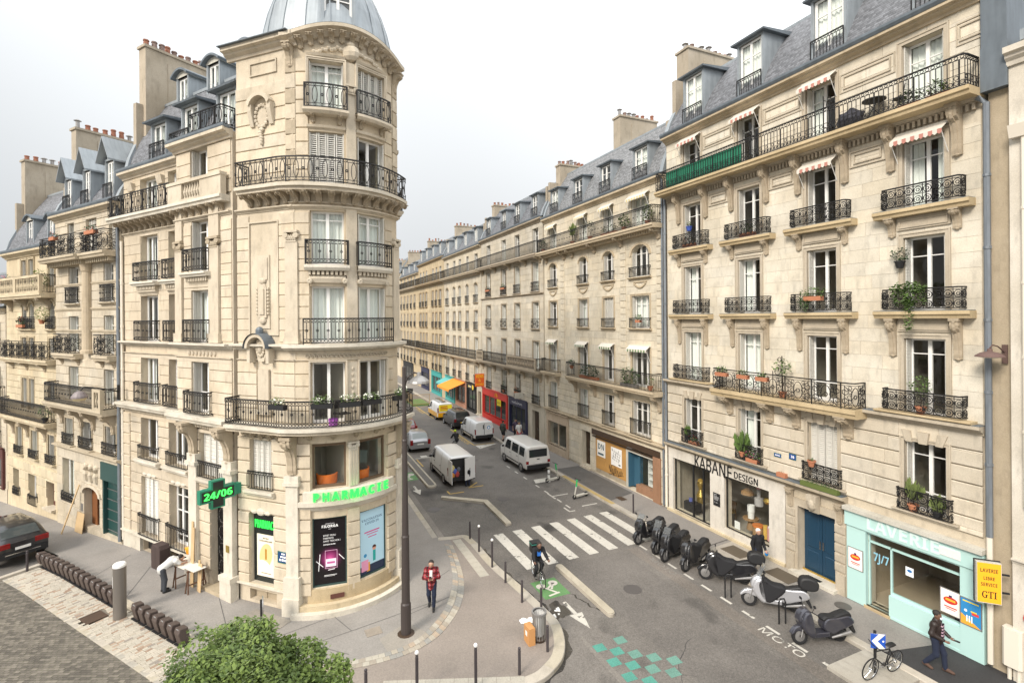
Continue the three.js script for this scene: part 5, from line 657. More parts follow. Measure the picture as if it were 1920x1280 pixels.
const printB=canvasMat(320,704,(g,w,h)=>{g.fillStyle='#b9dcee';g.fillRect(0,0,w,h);g.fillStyle='#26324d';g.fillRect(0,h - 90,w,90);g.fillStyle='#e8a33c';g.fillRect(90,h - 120,40,100);g.fillStyle='#4b5f86';g.textAlign='center';g.font='bold 38px serif';g.fillText('VACCINATION',w / 2,120,w - 50);g.fillText('COVID-19',w / 2,160);g.fillStyle='#d0588f';g.font='bold 26px sans-serif';g.fillRect(60,240,200,14);g.fillRect(90,268,150,10);g.fillRect(110,300,110,10);g.fillStyle='#2aa7a0';g.fillRect(170,470,36,120);g.fillStyle='#d99b83';g.beginPath();g.arc(188,446,24,0,7);g.fill();g.fillStyle='#4a2a2a';g.beginPath();g.arc(188,438,26,3.1,6.4);g.fill();g.fillStyle='#e79fbf';g.fillRect(20,550,90,120);g.fillStyle='#3c8fc2';g.beginPath();g.arc(70,500,20,0,7);g.fill();},{roughness:0.25});
const printC=canvasMat(256,512,(g,w,h)=>{g.fillStyle='#ece3cf';g.fillRect(0,0,w,h);g.fillStyle='#d9c189';g.beginPath();g.ellipse(w / 2,h*0.5,90,150,0.2,0,7);g.fill();g.fillStyle='#f6efe0';g.beginPath();g.ellipse(w*0.4,h*0.72,80,50,0.3,0,7);g.fill();g.fillStyle='#a9791f';g.fillRect(w*0.45,h*0.34,26,130);g.fillStyle='#5b4524';g.font='bold 26px serif';g.textAlign='center';for (let k=0;k<4;k++)g.fillRect(86 + k*22,38,15,16);for (let k=0;k<10;k++)g.fillRect(36 + k*19,70,13,18);g.fillRect(60,h - 44,140,8);});
bays.forEach((a,i)=>{const w=RN*24.2*D2R,f=fn(a,RN - 0.16);
const s=pm('shop_window',new GB().box(-w / 2,w / 2,0,2.5,-0.05,0).box(-w / 2,-w / 2 + 0.06,0,2.5,0,0.05).box(w / 2 - 0.06,w / 2,0,2.5,0,0.05).box(-w / 2 + 0.06,w / 2 - 0.06,2.44,2.5,0,0.05).box(-w / 2 + 0.06,w / 2 - 0.06,0,0.06,0,0.05),std([0.03,0.06,0.055]),P,f,0,0.86,0);mesh('window_poster',new THREE.PlaneGeometry(w - 0.12,2.38),i?printB:printA,s,0,1.25,0.012);
const z=pm('window',new GB().box(-w / 2,-w / 2 + 0.09,0,1.63,-0.08,0).box(w / 2 - 0.09,w / 2,0,1.63,-0.08,0).box(-w / 2 + 0.09,w / 2 - 0.09,1.5,1.63,-0.08,0).box(-w / 2 + 0.09,w / 2 - 0.09,0,0.1,-0.08,0),std([0.13,0.085,0.05]),P,f,0,4.42,0);mesh('pane',new THREE.PlaneGeometry(w - 0.16,1.42),M.glass,z,0,0.8,-0.04);mesh('room_interior',new GB().box(-w / 2 - 0.15,w / 2 + 0.15,-0.02,1.75,-1.9,-0.1,'f'),M.room,z);
for (const k of [2,3,4,5,6]){const sh=(k===5 && i===0) || (k===6 && i===1)?2:k>4 || i?1:0;windowPart(P,fn(a,RN),{x:0,y:lev[k][0],w,h:lev[k][1] - lev[k][0],rec:0.26,bars:k===4 || k===6?[0.84]:[],curtain:[0,0,0,1,1,0,1][k],shut:sh,room:M.room,deep:1.9,pad:0.25});}
surround(P,fn(a,RN - 0.01),0,lev[2][0],w - 0.02,lev[2][1] - lev[2][0],trim,0.07,0.05);surround(P,fn(a,RN - 0.01),0,lev[6][0],w - 0.02,lev[6][1] - lev[6][0],trim,0.1,0.06);
// fourth floor sills with dentils and scrolls
const sl=(y,h,d,m)=>arc('window_sill',[[RN - 0.1,y],[RN + d*0.8,y],[RN + d,y + h*0.5],[RN + d,y + h],[RN - 0.1,y + h]],a - 14,a + 14,m);sl(12.27,0.2,0.34,white);sl(17.84,0.18,0.4,trim);for (const [y,st,hh] of [[12.47,'lace',0.88],[18.02,'oval',0.88]]){const r=RN + 0.3,f2=(x,yy)=>{const t=(a - 13.4)*D2R + x / r;return [r*sin(t),yy,r*cos(t)];};f2.curved=true;pm('window_guard',ironGeo(r*26.8*D2R,hh,st,f2),M.iron,P,F0,0,y,0);for (const e of [-13.4,13.4])pm('window_guard_return',ironGeo(0.3,hh,'bars'),M.iron,P,fn(a + e,RN),0,y,0,-Math.PI / 2);}
for (let k=0;k<9;k++)pm('dentil',cached('nd',()=>new GB().box(-0.045,0.045,0,0.14,0,0.2)),trim,P,fn(a - 11.5 + k*2.9),0,12.12,0);arc('scroll_hood',[[RN,11.84],[RN + 0.1,11.84],[RN + 0.16,12.0],[RN + 0.1,12.1],[RN,12.1]],a - 12,a + 12,trim);for (const e of [-11.5,11.5])pm('scroll',cached('scr',()=>new GB().lathe([[0,0],[0.1,0],[0.1,0.12],[0.05,0.14],[0,0.12]],0,0,10).map((x,y,z)=>[x,z,y])),trim,P,fn(a + e),0,11.9,0.08);
for (const e of [-9,9])bracket(P,fn(a + e),0,17.84,0.02,0.14,0.24,0.3,trim);arc('lintel_moulding',[[RN,17.38],[RN + 0.09,17.42],[RN + 0.12,17.5],[RN,17.52]],a - 13,a + 13,trim);arc('arch_hood',[[RN,19.95],[RN + 0.1,19.98],[RN + 0.14,20.06],[RN,20.08]],a - 13,a + 13,trim);
});
{const r=RN + 0.3,a0=2,f2=(x,y)=>{const t=a0*D2R + x / r;return [r*sin(t),y,r*cos(t)];};f2.curved=true;pm('window_guard',ironGeo(r*63.5*D2R,0.92,'lace',f2),M.iron,P,F0,0,9.63,0);}
// orange chairs seen through the mezzanine windows
for (const [a,l] of [[14,'orange office chair behind the left mezzanine window'],[46,'orange office chair behind the right mezzanine window']]){const t=thing('office_chair',l,'chair',CC[0] + 2.15*sin(a*D2R),4.4,CC[1] + 2.15*cos(a*D2R),a*D2R,'orange chairs in the mezzanine');const om=std([0.75,0.17,0.02]);mesh('backrest',new GB().lathe([[0.36,0.05],[0.38,0.4],[0.33,0.4]],0,0,12,-1.6,1.6),om,t);mesh('seat',new GB().cyl(0,0,0.08,0,0.34,12),om,t);}
// fascia with the lit name
arc('shop_fascia',ring(RN,0.24,3.62,0.4),-3,70,white);arc('shop_fascia',[[RN,4.02],[RN + 0.2,4.02],[RN + 0.2,4.36],[RN,4.4]],0,67,white);
{const neon=std([0.02,0.1,0.02],{emissive:new THREE.Color(0.02,0.9,0.08),emissiveIntensity:0.85});const w='PHARMACIE';[...w].forEach((ch,i)=>{const a=9 + i*6.1;pm('neon_letter',cached('n' + ch,()=>{const g=new TextGeometry(ch,{font:fontB,size:0.3,depth:0.05,curveSegments:3,bevelEnabled:false});g.center();return g;}),neon,P,fn(a,RN + 0.25),0,4.2,0);});const p=new THREE.PointLight(0x30ff50,0.12);p.position.set(CC[0] + 3.35*sin(34*D2R),4.2,CC[1] + 3.35*cos(34*D2R));p.castShadow=true;scene.add(p);}
// pilasters, pillar, frieze, string course
const cap=cached('capital',()=>{const b=new GB().box(-0.27,0.27,0.34,0.42,0,0.19).box(-0.2,0.2,0,0.06,0,0.14);for (const s of [-1,1])b.geo(new THREE.CylinderGeometry(0.1,0.1,0.17,10),new THREE.Matrix4().makeRotationX(Math.PI / 2).setPosition(s*0.2,0.24,0.09));for (let k=-2;k<3;k++)b.blob(k*0.08,0.16,0.12,0.05,0.11,0.05,6,4);return b;});
for (const a of [-8,77]){const f=fn(a,RN - 0.03);pm('pilaster',cached('pil',()=>new GB().box(-0.24,0.24,10.1,13.3,0,0.12).box(-0.29,0.29,9.65,9.85,0,0.18).box(-0.26,0.26,9.85,10.1,0,0.15)),trim,P,f);pm('capital',cap,trim,P,f,0,13.3,0);pm('pilaster',cached('pil2',()=>new GB().box(-0.32,0.32,0,0.62,0,0.34).box(-0.3,0.3,0.62,1.35,0,0.28).box(-0.23,0.23,1.35,4.6,0,0.2).box(-0.31,0.31,4.6,4.72,0,0.28).box(-0.28,0.28,4.72,4.95,0,0.24)),white,P,f);bracket(P,f,0,6.4,0.08,0.34,1.4,0.55,trim);for (let k=0;k<8;k++)pm('quoin_block',cached('qb',()=>new GB().stone(-0.2,0.2,0.015,0.54,0,0.1,0.02)),k % 2?darkT:T[k % 6],P,f,0,15.5 + k*0.55,0);bracket(P,f,0,20.35,0.05,0.26,0.75,0.35,trim);}
arcWall(30.2,37.3,6.75,8.95,RN + 0.06,0.1,[],trim,'pillar');for (let k=0;k<9;k++)pm('boss',cached('boss',()=>new GB().blob(0,0,0,0.06,0.08,0.05,7,5)),trim,P,fn(33.75,RN + 0.06),0,6.95 + k*0.22,0);arcWall(30,37.5,9.65,14.6,RN + 0.08,0.1,[],trim,'pillar');arcWall(30.4,37.1,15.4,19.9,RN + 0.1,0.1,[],trim,'pillar');arcWall(30.6,36.9,4.4,5.85,RN + 0.08,0.1,[],white,'pillar');pm('capital',cap,white,P,fn(33.75,RN + 0.02),0,5.75,0).scale.set(0.75,0.7,0.8);pm('capital',cap,trim,P,fn(33.75,RN + 0.04),0,18.75,0).scale.set(0.8,0.8,0.8);
for (let k=0;k<3;k++)pm('fluting',cached('flu',()=>new GB().box(-0.025,0.025,4.45,5.7,0,0.03)),trim,P,fn(31.8 + k*1.95,RN + 0.08));
arc('frieze',ring(RN,0.07,9.02,0.06),-12,80,trim);arc('frieze',ring(RN,0.07,9.34,0.06),-12,80,trim);for (let k=0;k<22;k++)pm('wave_ornament',cached('wave',()=>new GB().tube(spiral(0,0,0.1,1,0,1.2,9).map(p=>[p[0],p[1],0]),0.022,4)),trim,P,fn(3 + k*2.85,RN + 0.03),0,9.2,0);arc('string_course',[[RN - 0.1,9.42],[RN + 0.22,9.42],[RN + 0.38,9.52],[RN + 0.38,9.63],[RN - 0.1,9.64]],-12,82,white);
// balconies of the second and fifth floor: facet line then round
const off=(t,d)=>[K1[0] + fd[0]*t - CC[0] - fd[1] / fl*d*1,K1[1] + fd[1]*t - CC[1] + fd[0] / fl*d];
const outline=(t0,d,r,tp)=>{const p=[off(t0,d),off(0.86,d)];for (let a=-10;a<=83;a +=3){const k=max(0,min(1,(a - 35) / 45)),R=r - tp*k*k*(3 - 2*k);p.push([R*sin(a*D2R),R*cos(a*D2R)]);} return p;};
for (const [y,t0,h,st,d,r,br] of [[6.72,0.02,0.95,'lace',0.72,3.58,0.06],[15.3,0.22,0.9,'oval',0.68,3.52,0.24]]){
const bk=[[2.3,0.2],[0.4,0.5],off(0.7,-0.2),off(t0,-0.2)],pts=[...outline(t0,d,r,br),...bk];
const s=pm('balcony',new GB().prismY(pts,y - 0.12,y),y<10?white:stoneMat(0.66,0.6,0.5),P,F0);mesh('balcony_moulding',new GB().prismY([...outline(t0,d - 0.1,r - 0.1,br),...bk],y - 0.24,y - 0.12),trim,s);
const rl=[off(t0,0.03),...outline(t0,d - 0.06,r - 0.06,br)];{const e=rl[rl.length - 1];rl.push([e[0]*0.82,e[1]*0.82]);} railing(P,F0,rl,y,h,st);
for (let k=0;k<11;k++){const a=-4 + k*8;if (y>10)bracket(P,fn(a),0,y - 0.24,0.02,0.2,0.34,0.55,trim);else if (k % 2)bracket(P,fn(a),0,y - 0.24,0.02,0.16,0.26,0.5,trim);} for (let k=0;k<5;k++)bracket(P,ff,0.75 + k*0.42,y - 0.24,0.02,0.2,0.34,0.5,trim);
}
arc('entablature',ring(RN,0.14,14.5,0.12),-10,82,trim);arc('entablature',ring(RN,0.1,14.68,0.06),-10,82,trim);
// facet
const fh=[[0.55,1.75,0.75,3.35],[0.62,1.68,4.25,6.1],[0.5,1.8,0.1,0.5]];core(P,ff,0,fl,0,20.4,-0.4,0,fh,T[3]);
ashlar(P,ff,{x0:0.02,x1:fl,y0:0.6,y1:6.2,holes:fh,ch:0.46,bl:9,d:0.09,groove:0.02,bevel:0.02,mats:T,budget});ashlar(P,ff,{x0:0,x1:fl,y0:6.8,y1:9.0,ch:0.46,bl:9,d:0.05,groove:0.016,bevel:0.014,mats:T,budget,holes:[[0.95,1.75,6.8,9.0]]});ashlar(P,ff,{x0:0,x1:fl,y0:9.7,y1:14.4,ch:0.43,bl:9,d:0.035,groove:0.014,bevel:0.012,mats:T,budget,holes:[[0.6,2.05,9.7,14.4]]});ashlar(P,ff,{x0:0,x1:fl,y0:15.4,y1:19.2,ch:0.5,bl:9,d:0.045,groove:0.016,bevel:0.014,vj:0.002,mats:T,budget});
moulding(P,ff,'string_course',-0.1,fl,9.42,0,0.34,0.22,white);moulding(P,ff,'plinth',-0.1,fl,0.62,0,0.18,0.12,white);moulding(P,ff,'frieze',0,fl,9.0,0,0.09,0.08,trim);moulding(P,ff,'entablature',0,fl,14.5,0,0.14,0.14,trim);
{const s=pm('shop_window',new GB().box(0.55,1.75,0.75,3.35,-0.2,-0.15),std([0.015,0.02,0.02],{roughness:0.2}),P,ff);mesh('window_poster',plate(0.86,1.55,0.02),printC,s,1.16,1.75,-0.13);mesh('lit_letters',lettering('PHARMACIE',0.3,1.05,0.02),std([0.02,0.1,0.02],{emissive:new THREE.Color(0.02,0.75,0.07),emissiveIntensity:0.8}),s,0.62,2.75,-0.14);windowPart(P,ff,{x:1.15,y:4.25,w:1.06,h:1.85,shut:2,room:M.room});guard(P,ff,1.15,4.25,0.14,1.25,0.68,'bars');slab(P,ff,0.45,1.85,4.05,4.24,0,0.26,white,'window_sill');pm('vent_grille',new GB().box(0.5,1.8,0.1,0.5,-0.3,-0.25).box(0.6,1.1,0.12,0.48,-0.25,-0.22),darkT,P,ff);pm('carved_lintel',new GB().blob(0,0,0,0.22,0.14,0.08,8,5).blob(-0.32,-0.02,0,0.16,0.08,0.06,7,4).blob(0.32,-0.02,0,0.16,0.08,0.06,7,4),white,P,ff,1.15,3.45,0.08);}
// cartouches on the facet
const cart=new GB().box(-0.3,0.3,-0.4,2.3,0,0.04);cart.box(-0.22,0.22,1.4,2.2,0.04,0.07).prismZ([[-0.2,0],[0.2,0],[0.2,1.1],[0.12,1.25],[-0.12,1.25],[-0.2,1.1]],0.04,0.1).box(-0.11,0.11,0.12,1.05,0.1,0.14).blob(0,-0.1,0.08,0.16,0.14,0.08,8,5).blob(0,1.35,0.08,0.17,0.12,0.08,8,5);for (let k=0;k<8;k++)cart.blob(0.26,0.15 + k*0.13,0.07,0.05,0.06,0.05,6,4).blob(-0.26,0.15 + k*0.13,0.07,0.05,0.06,0.05,6,4);pm('cartouche',cart,trim,P,ff,1.3,10.6,0.0);pm('wall_panel',new GB().box(-0.72,0.72,0,0.05,0,0.06).box(-0.72,0.72,4.15,4.2,0,0.06).box(-0.72,-0.67,0.05,4.15,0,0.06).box(0.67,0.72,0.05,4.15,0,0.06),trim,P,ff,1.32,9.95,0);
const hood=(x,y,r)=>{const n=10,o=[],q=[];for (let i=0;i<=n;i++){const a=Math.PI*i / n;o.push([-r*cos(a),r*sin(a)]);q.push([-(r - 0.12)*cos(a),(r - 0.12)*sin(a)]);} const b=new GB().prismZ([...o,...q.reverse()],0,0.42);b.box(-r,-r + 0.14,-0.55,0,0,0.3).box(r - 0.14,r,-0.55,0,0,0.3).prismZ([[-0.14,-0.5],[0.14,-0.5],[0.3,0.05],[0.2,0.3],[-0.2,0.3],[-0.3,0.05]],0,0.14);for (let i=0;i<12;i++){const a=i / 12*TAU;b.blob(0.16*cos(a),-0.05 + 0.24*sin(a),0.16,0.07,0.07,0.06,6,4);} b.blob(0,-0.05,0.16,0.11,0.17,0.1,8,6);return pm('crest',b,trim,P,ff,x,y,0.02);};hood(1.3,9.5,0.52);pm('lead_flashing',new GB().lathe([[0.55,0],[0.56,0.02],[0.54,0.03]],0,0,12,-1.6,1.6).map((x,y,z)=>[x,z,y*16]).blob(0,0.62,0.2,0.14,0.16,0.14,8,5),M.lead,P,ff,1.3,9.5,0.02);pm('hanging_tablet',new GB().box(-0.26,0.26,0,1.5,0,0.08).box(-0.36,0.36,-0.14,0,0,0.16),trim,P,ff,1.32,7.2,0.02);
{const b=new GB();for (let i=0;i<16;i++){const a=i / 16*TAU;b.blob(0.3*cos(a),0.4*sin(a),0.05,0.075,0.075,0.06,6,4);} b.geo(new THREE.CylinderGeometry(0.27,0.27,0.05,18),new THREE.Matrix4().makeRotationX(Math.PI / 2).scale(V(1,1,1.35)));const n=8,o=[];for (let i=0;i<=n;i++){const a=Math.PI*(0.12 + 0.76*i / n);o.push([-0.6*cos(a),0.28 + 0.52*sin(a)]);} b.prismZ([...o,...o.map(p=>[p[0]*0.8,p[1] - 0.12]).reverse()],0,0.26);for (const s of [-1,1])b.prismX([[0,-0.35],[0.06,-0.35],[0.2,0.2],[0.2,0.42],[0,0.42]],s*0.46 - 0.09,s*0.46 + 0.09);for (let k=0;k<6;k++)b.blob(rr(-0.1,0.1),-0.5 - k*0.1,0.05,0.12 - k*0.012,0.08,0.07,7,4);pm('oval_cartouche',b,trim,P,ff,1.35,18.0,0.05);}
// crowning cornice: level along the facet, arched over the round front
const cy=a=>20.3 + (a<-7 || a>76?0:0.5*max(0,sin(Math.PI*(a + 7) / 83))**1.1);
{const pr=[[-0.1,0],[0.1,0.02],[0.18,0.16],[0.26,0.2],[0.4,0.24],[0.4,0.36],[-0.1,0.4]],b=new GB(),st=[];for (let a=-12;a<=81;a +=3)st.push(pr.map(([d,h])=>[(RN + d)*sin(a*D2R),cy(a) + h,(RN + d)*cos(a*D2R)]));for (let i=0;i<st.length - 1;i++)for (let k=0;k<pr.length - 1;k++)b.poly([st[i][k],st[i + 1][k],st[i + 1][k + 1],st[i][k + 1]]);pm('crowning_cornice',b,trim,P,F0);const l=new GB();for (let i=0;i<st.length - 1;i++){const q=k=>st[k][5],e=k=>[st[k][5][0]*0.7,st[k][5][1] + 0.14,st[k][5][2]*0.7];l.poly([[q(i)[0],q(i)[1] + 0.01,q(i)[2]],[q(i + 1)[0],q(i + 1)[1] + 0.01,q(i + 1)[2]],e(i + 1),e(i)]);} pm('lead_flashing',l,M.lead,P,F0);arcWall(-7,76,20.3,20.86,RN - 0.02,0.35,[],trim,'attic');for (let k=0;k<11;k++){const a=0 + k*7;bracket(P,fn(a),0,cy(a) + 0.12,0.02,0.18,0.3,0.34,trim);}}
moulding(P,ff,'crowning_cornice',-0.4,fl + 0.2,20.3,-0.05,0.42,0.4,trim);pm('lead_flashing',new GB().box(-0.45,fl + 0.1,20.7,20.73,-0.5,0.48),M.lead,P,ff);pm('wall_panel',new GB().box(0.7,2.0,19.55,19.6,0,0.05).box(0.7,2.0,20.0,20.05,0,0.05).box(0.7,0.75,19.6,20.0,0,0.05).box(1.95,2.0,19.6,20.0,0,0.05),trim,P,ff);
{const b=new GB();for (let k=0;k<26;k++){const t=(k - 12.5) / 12.5,a=34 + t*25,f=fn(a,RN + 0.02);b.blob(f.x,20.12 + 0.26*(1 - t*t) + rr(-0.05,0.05),f.z,0.09,0.08,0.09,6,4);} const f=fn(34,RN + 0.05);b.blob(f.x,20.28,f.z,0.34,0.3,0.22,9,6).blob(f.x,20.58,f.z,0.16,0.12,0.16,8,5);pm('carved_crest',b,trim,P,F0);}
// dome with standing seams and a window
const dp=[[2.62,20.6],[2.56,21.2],[2.46,21.8],[2.3,22.5],[2.06,23.2],[1.72,23.9],[1.25,24.5],[0.6,24.9],[0,25]];{const g=new GB().lathe(dp,0,0,36);g.renorm=true;pm('dome',g,M.zinc,P,F0);} for (let k=0;k<18;k++)pm('dome_seam',cached('seam',()=>new GB().tube(dp.slice(0,8).map(p=>[0,p[1],p[0] + 0.01]),0.03,4)),M.zinc,P,{x:0,z:0,a:k*TAU / 18});
{const f=fn(27,2.28),z=pm('dome_window',new GB().box(-0.62,-0.5,-0.1,1.9,-0.6,0.16).box(0.5,0.62,-0.1,1.9,-0.6,0.16).box(-0.7,0.7,1.9,2.02,-0.9,0.22).box(-0.62,0.62,-0.2,-0.1,-0.6,0.16),M.zinc,P,f,0,21.25,0);mesh('window',cached('dw',()=>new GB().box(-0.5,-0.42,0,1.9,0.02,0.1).box(0.42,0.5,0,1.9,0.02,0.1).box(-0.05,0.05,0,1.9,0.02,0.11).box(-0.42,0.42,1.8,1.9,0.02,0.1).box(-0.42,0.42,0,0.1,0.02,0.1).box(-0.42,0.42,1.25,1.29,0.03,0.09)),M.white,z,0,-0.1,0);for (const s of [-1,1])mesh('pane',new THREE.PlaneGeometry(0.38,1.75),M.farGlass,z,s*0.235,0.85,0.05);}
// body behind the round front, and the wing down the other street
const back=leftFrame(0.2,-7);pm('tower_body',new GB().prismY([[K1[0] - CC[0] + 0.3,K1[1] - CC[1] - 0.45],[-1.6,1.1],[-2.2,-2.5]],15,20.45),T[2],P,F0);pm('tower_wall',new GB().prismY([[K1[0] - CC[0],K1[1] - CC[1]],[K1[0] - CC[0] + 0.35,K1[1] - CC[1]],[-0.9,-4.5],[-1.3,-4.5]],15,20.4),T[3],P,F0);
{const t=ns(4.15,22.26),f=rel({x:t[0],z:t[1],a:A_R + Math.PI}),hs=[];for (let k=0;k<5;k++)for (const [a,b] of lev.slice(0,6))hs.push([2 + k*3.4,3.2 + k*3.4,a,b]);core(P,f,0,19,0,17.6,-0.4,0,hs,T[2]);for (const h of hs)windowPart(P,f,{x:(h[0] + h[1]) / 2,y:h[2],w:1.2,h:h[3] - h[2],near:false});moulding(P,f,'string_course',0,19,9.42,0,0.35,0.22,white);slab(P,f,0.2,19,15.08,15.3,0,0.65,trim);railing(P,f,[[0.2,0.58],[18.9,0.58]],15.3,0.9,'bars');moulding(P,f,'cornice',0,19,17.5,0,0.4,0.4,trim);mansard(P,f,1,19,17.9,20.6,0,-1.0,20.9,-1.6,M.slate,[]);}
// ---- wing along the left street (x runs to the right; x = 9.15 - u)
const WV=[[0.8,3.42],[4.25,6.1],[6.78,8.84],[9.58,11.66],[12.28,14.4],[15.32,17.0]];
const hw=WV.flatMap(([a,b],k)=>[[1.58,3.12,a,b],k<2?[4.0,5.55,a,b]:[4.02,5.08,a,b]]);hw.push([1.6,3.1,0,0.62],[4.05,5.5,0,0.62]);
const Tw=tones(0.70,0.605,0.475,0.04);core(P,fw,0,9.2,-0.3,17.45,-0.4,0,[...hw,[6.2,9.2,0,17.45]],Tw[2],'wing_wall');
ashlar(P,fw,{x0:0.02,x1:6.2,y0:0.72,y1:6.3,holes:hw,ch:0.46,bl:9,d:0.07,groove:0.018,bevel:0.016,mats:Tw});ashlar(P,fw,{x0:0.02,x1:5.3,y0:6.8,y1:9.0,holes:hw,ch:0.46,bl:9,d:0.05,groove:0.014,bevel:0.012,mats:Tw});ashlar(P,fw,{x0:0.02,x1:5.3,y0:9.65,y1:14.5,holes:hw,ch:0.44,bl:1.4,d:0.03,groove:0.007,bevel:0.006,mats:Tw});ashlar(P,fw,{x0:0.02,x1:5.3,y0:15.35,y1:17.2,holes:hw,ch:0.46,bl:1.4,d:0.03,groove:0.01,bevel:0.008,mats:Tw});
for (let k=0;k<11;k++)pm('quoin_block',cached('wq',()=>new GB().stone(0.02,0.62,0.02,0.48,0,0.13,0.03)),Tw[k % 6],P,fw,0,0.75 + k*0.5,0);
const wWin=(fr,x0,x1,k,o)=>windowPart(P,fr,{x:(x0 + x1) / 2,y:WV[k][0],w:x1 - x0,h:WV[k][1] - WV[k][0],rec:0.24,bars:[],room:M.room,...o});
for (let k=0;k<6;k++){wWin(fw,1.58,3.12,k,{curtain:[0,0,2,0,2,1][k],shut:k===0?2:0,leaves:k<2?2:3,bars:k===1?[0.2]:[]});const lo=k<2;wWin(fw,lo?4.0:4.02,lo?5.55:5.08,k,{curtain:[0,0,0,0,2,1][k],leaves:lo?3:2,bars:k?[]:[0.15,0.55,0.8]});
if (k===0){guard(P,fw,2.35,0.75,0.2,1.7,1.0,'bars');guard(P,fw,4.78,0.75,0.2,1.7,1.0,'bars');} if (k===1){for (const x of [2.35,4.78]){guard(P,fw,x,4.25,0.2,1.65,0.62,'bars');slab(P,fw,x - 1.0,x + 1.0,4.02,4.24,0,0.3,white,'window_sill');pm('carved_lintel',new GB().blob(0,0,0,0.22,0.12,0.08,8,5).blob(-0.4,0.02,0,0.2,0.07,0.06,7,4).blob(0.4,0.02,0,0.2,0.07,0.06,7,4),white,P,fw,x,3.55,0.08);}}
if (k===2){guard(P,fw,2.35,6.8,0.3,1.9,0.95,'lace');guard(P,fw,4.6,6.8,0.3,1.35,0.95,'lace');} if (k===3){guard(P,fw,2.35,9.6,0.3,1.75,0.92,'lace');guard(P,fw,4.6,9.6,0.3,1.2,0.92,'lace');} if (k===4){for (const [x,w] of [[2.35,1.9],[4.58,1.3]]){guard(P,fw,x,12.3,0.3,w,0.85,'lace');slab(P,fw,x - w / 2 - 0.1,x + w / 2 + 0.1,12.1,12.28,0,0.38,white,'window_sill');dentils(P,fw,x - w / 2 + 0.1,x + w / 2 - 0.1,11.92,0.02,trim,0.13,0.07,0.16,0.18);moulding(P,fw,'scroll_hood',x - w / 2 + 0.15,x + w / 2 - 0.15,11.7,0.02,0.14,0.2,trim);}}}
for (const [x0,x1] of [[1.6,3.1],[4.05,5.5]])pm('basement_grille',new GB().box(x0,x1,0.0,0.62,-0.25,-0.2),M.black,P,fw);
moulding(P,fw,'plinth',0,6.3,0.6,0,0.26,0.18,white);pm('plinth',new GB().box(0,1.58,-0.3,0.6,0,0.14).box(3.12,4.02,-0.3,0.6,0,0.14).box(5.53,6.3,-0.3,0.6,0,0.14),white,P,fw);moulding(P,fw,'string_course',-0.02,5.4,9.4,0,0.32,0.2,white);moulding(P,fw,'frieze',0,5.3,8.98,0,0.1,0.1,trim);slab(P,fw,-0.1,5.5,6.5,6.76,0,0.42,white,'balcony');dentils(P,fw,0,5.4,6.34,0.02,trim,0.12,0.06,0.16,0.16);
slab(P,fw,-0.12,5.3,15.04,15.28,0,0.72,white);railing(P,fw,[[-0.06,0.02],[-0.06,0.64],[5.3,0.64]],15.28,0.92,'oval');for (let k=0;k<11;k++)bracket(P,fw,0.25 + k*0.5,15.04,0.02,0.2,0.36,0.55,trim);moulding(P,fw,'entablature',0,5.3,14.5,0,0.12,0.14,trim);moulding(P,fw,'cornice',0,5.35,17.15,0,0.32,0.3,trim);gutter(P,fw,-0.05,5.4,17.45,0.18);
for (const x of [0.9,3.55])pm('corbel_block',new GB().prismX([[0,0],[0.12,0],[0.2,0.35],[0,0.35]],-0.22,0.22),trim,P,fw,x,16.55,0.02);
// projecting bay of the wing
const AV=[[6.35,7.65]],ha=[[6.4,7.65,6.75,8.85],[6.4,7.65,9.6,11.73],[6.4,7.65,12.45,14.55],[6.4,7.65,15.32,17.45],[6.95,8.78,4.28,6.05],[7.7,8.86,0.1,3.3]];
core(P,fa,5.3,9.25,6.5,17.7,-0.45,0.06,ha,Tw[3],'wing_wall');core(P,fa,6.2,9.25,-0.2,6.5,-0.45,0.06,ha,Tw[3],'wing_wall');ashlar(P,fa,{x0:5.32,x1:9.2,y0:6.85,y1:9.0,z:0.06,holes:ha,ch:0.46,bl:9,d:0.05,groove:0.014,bevel:0.012,mats:Tw});ashlar(P,fa,{x0:5.85,x1:9.2,y0:9.7,y1:14.4,z:0.06,holes:[...ha,[7.75,8.5,9.6,14.6]],ch:0.44,bl:9,d:0.035,groove:0.012,bevel:0.01,mats:Tw});ashlar(P,fa,{x0:5.35,x1:9.2,y0:15.4,y1:17.4,z:0.06,holes:ha,ch:0.46,bl:9,d:0.04,groove:0.012,bevel:0.01,mats:Tw});ashlar(P,fa,{x0:6.25,x1:9.2,y0:0.7,y1:6.2,z:0.06,holes:ha,ch:0.46,bl:9,d:0.08,groove:0.02,bevel:0.018,mats:Tw});
const fb={...fa,x:fa.x + 0.06*sin(fa.a),z:fa.z + 0.06*cos(fa.a)};
[[6.75,8.85,0.92],[9.6,11.73,0.92],[12.45,14.55,0.88],[15.32,17.45,0]].forEach(([a,b,g],k)=>{windowPart(P,fb,{x:7.02,y:a,w:1.25,h:b - a,rec:0.3,bars:k===2?[0.8]:k?[]:[0.4],shut:1,curtain:k===1?2:0,room:M.room});if (g)guard(P,fb,7.02,a + 0.02,0.3,1.62,g,'lace');});slab(P,fb,6.1,7.95,12.26,12.44,0,0.38,white,'window_sill');dentils(P,fb,6.25,7.8,12.08,0.02,trim,0.12,0.06,0.16,0.18);
windowPart(P,fb,{x:7.86,y:4.28,w:1.8,h:1.77,rec:0.3,shut:2,room:M.room});guard(P,fb,7.86,4.28,0.14,1.95,0.66,'bars');slab(P,fb,6.85,8.9,4.08,4.27,0,0.26,white,'window_sill');
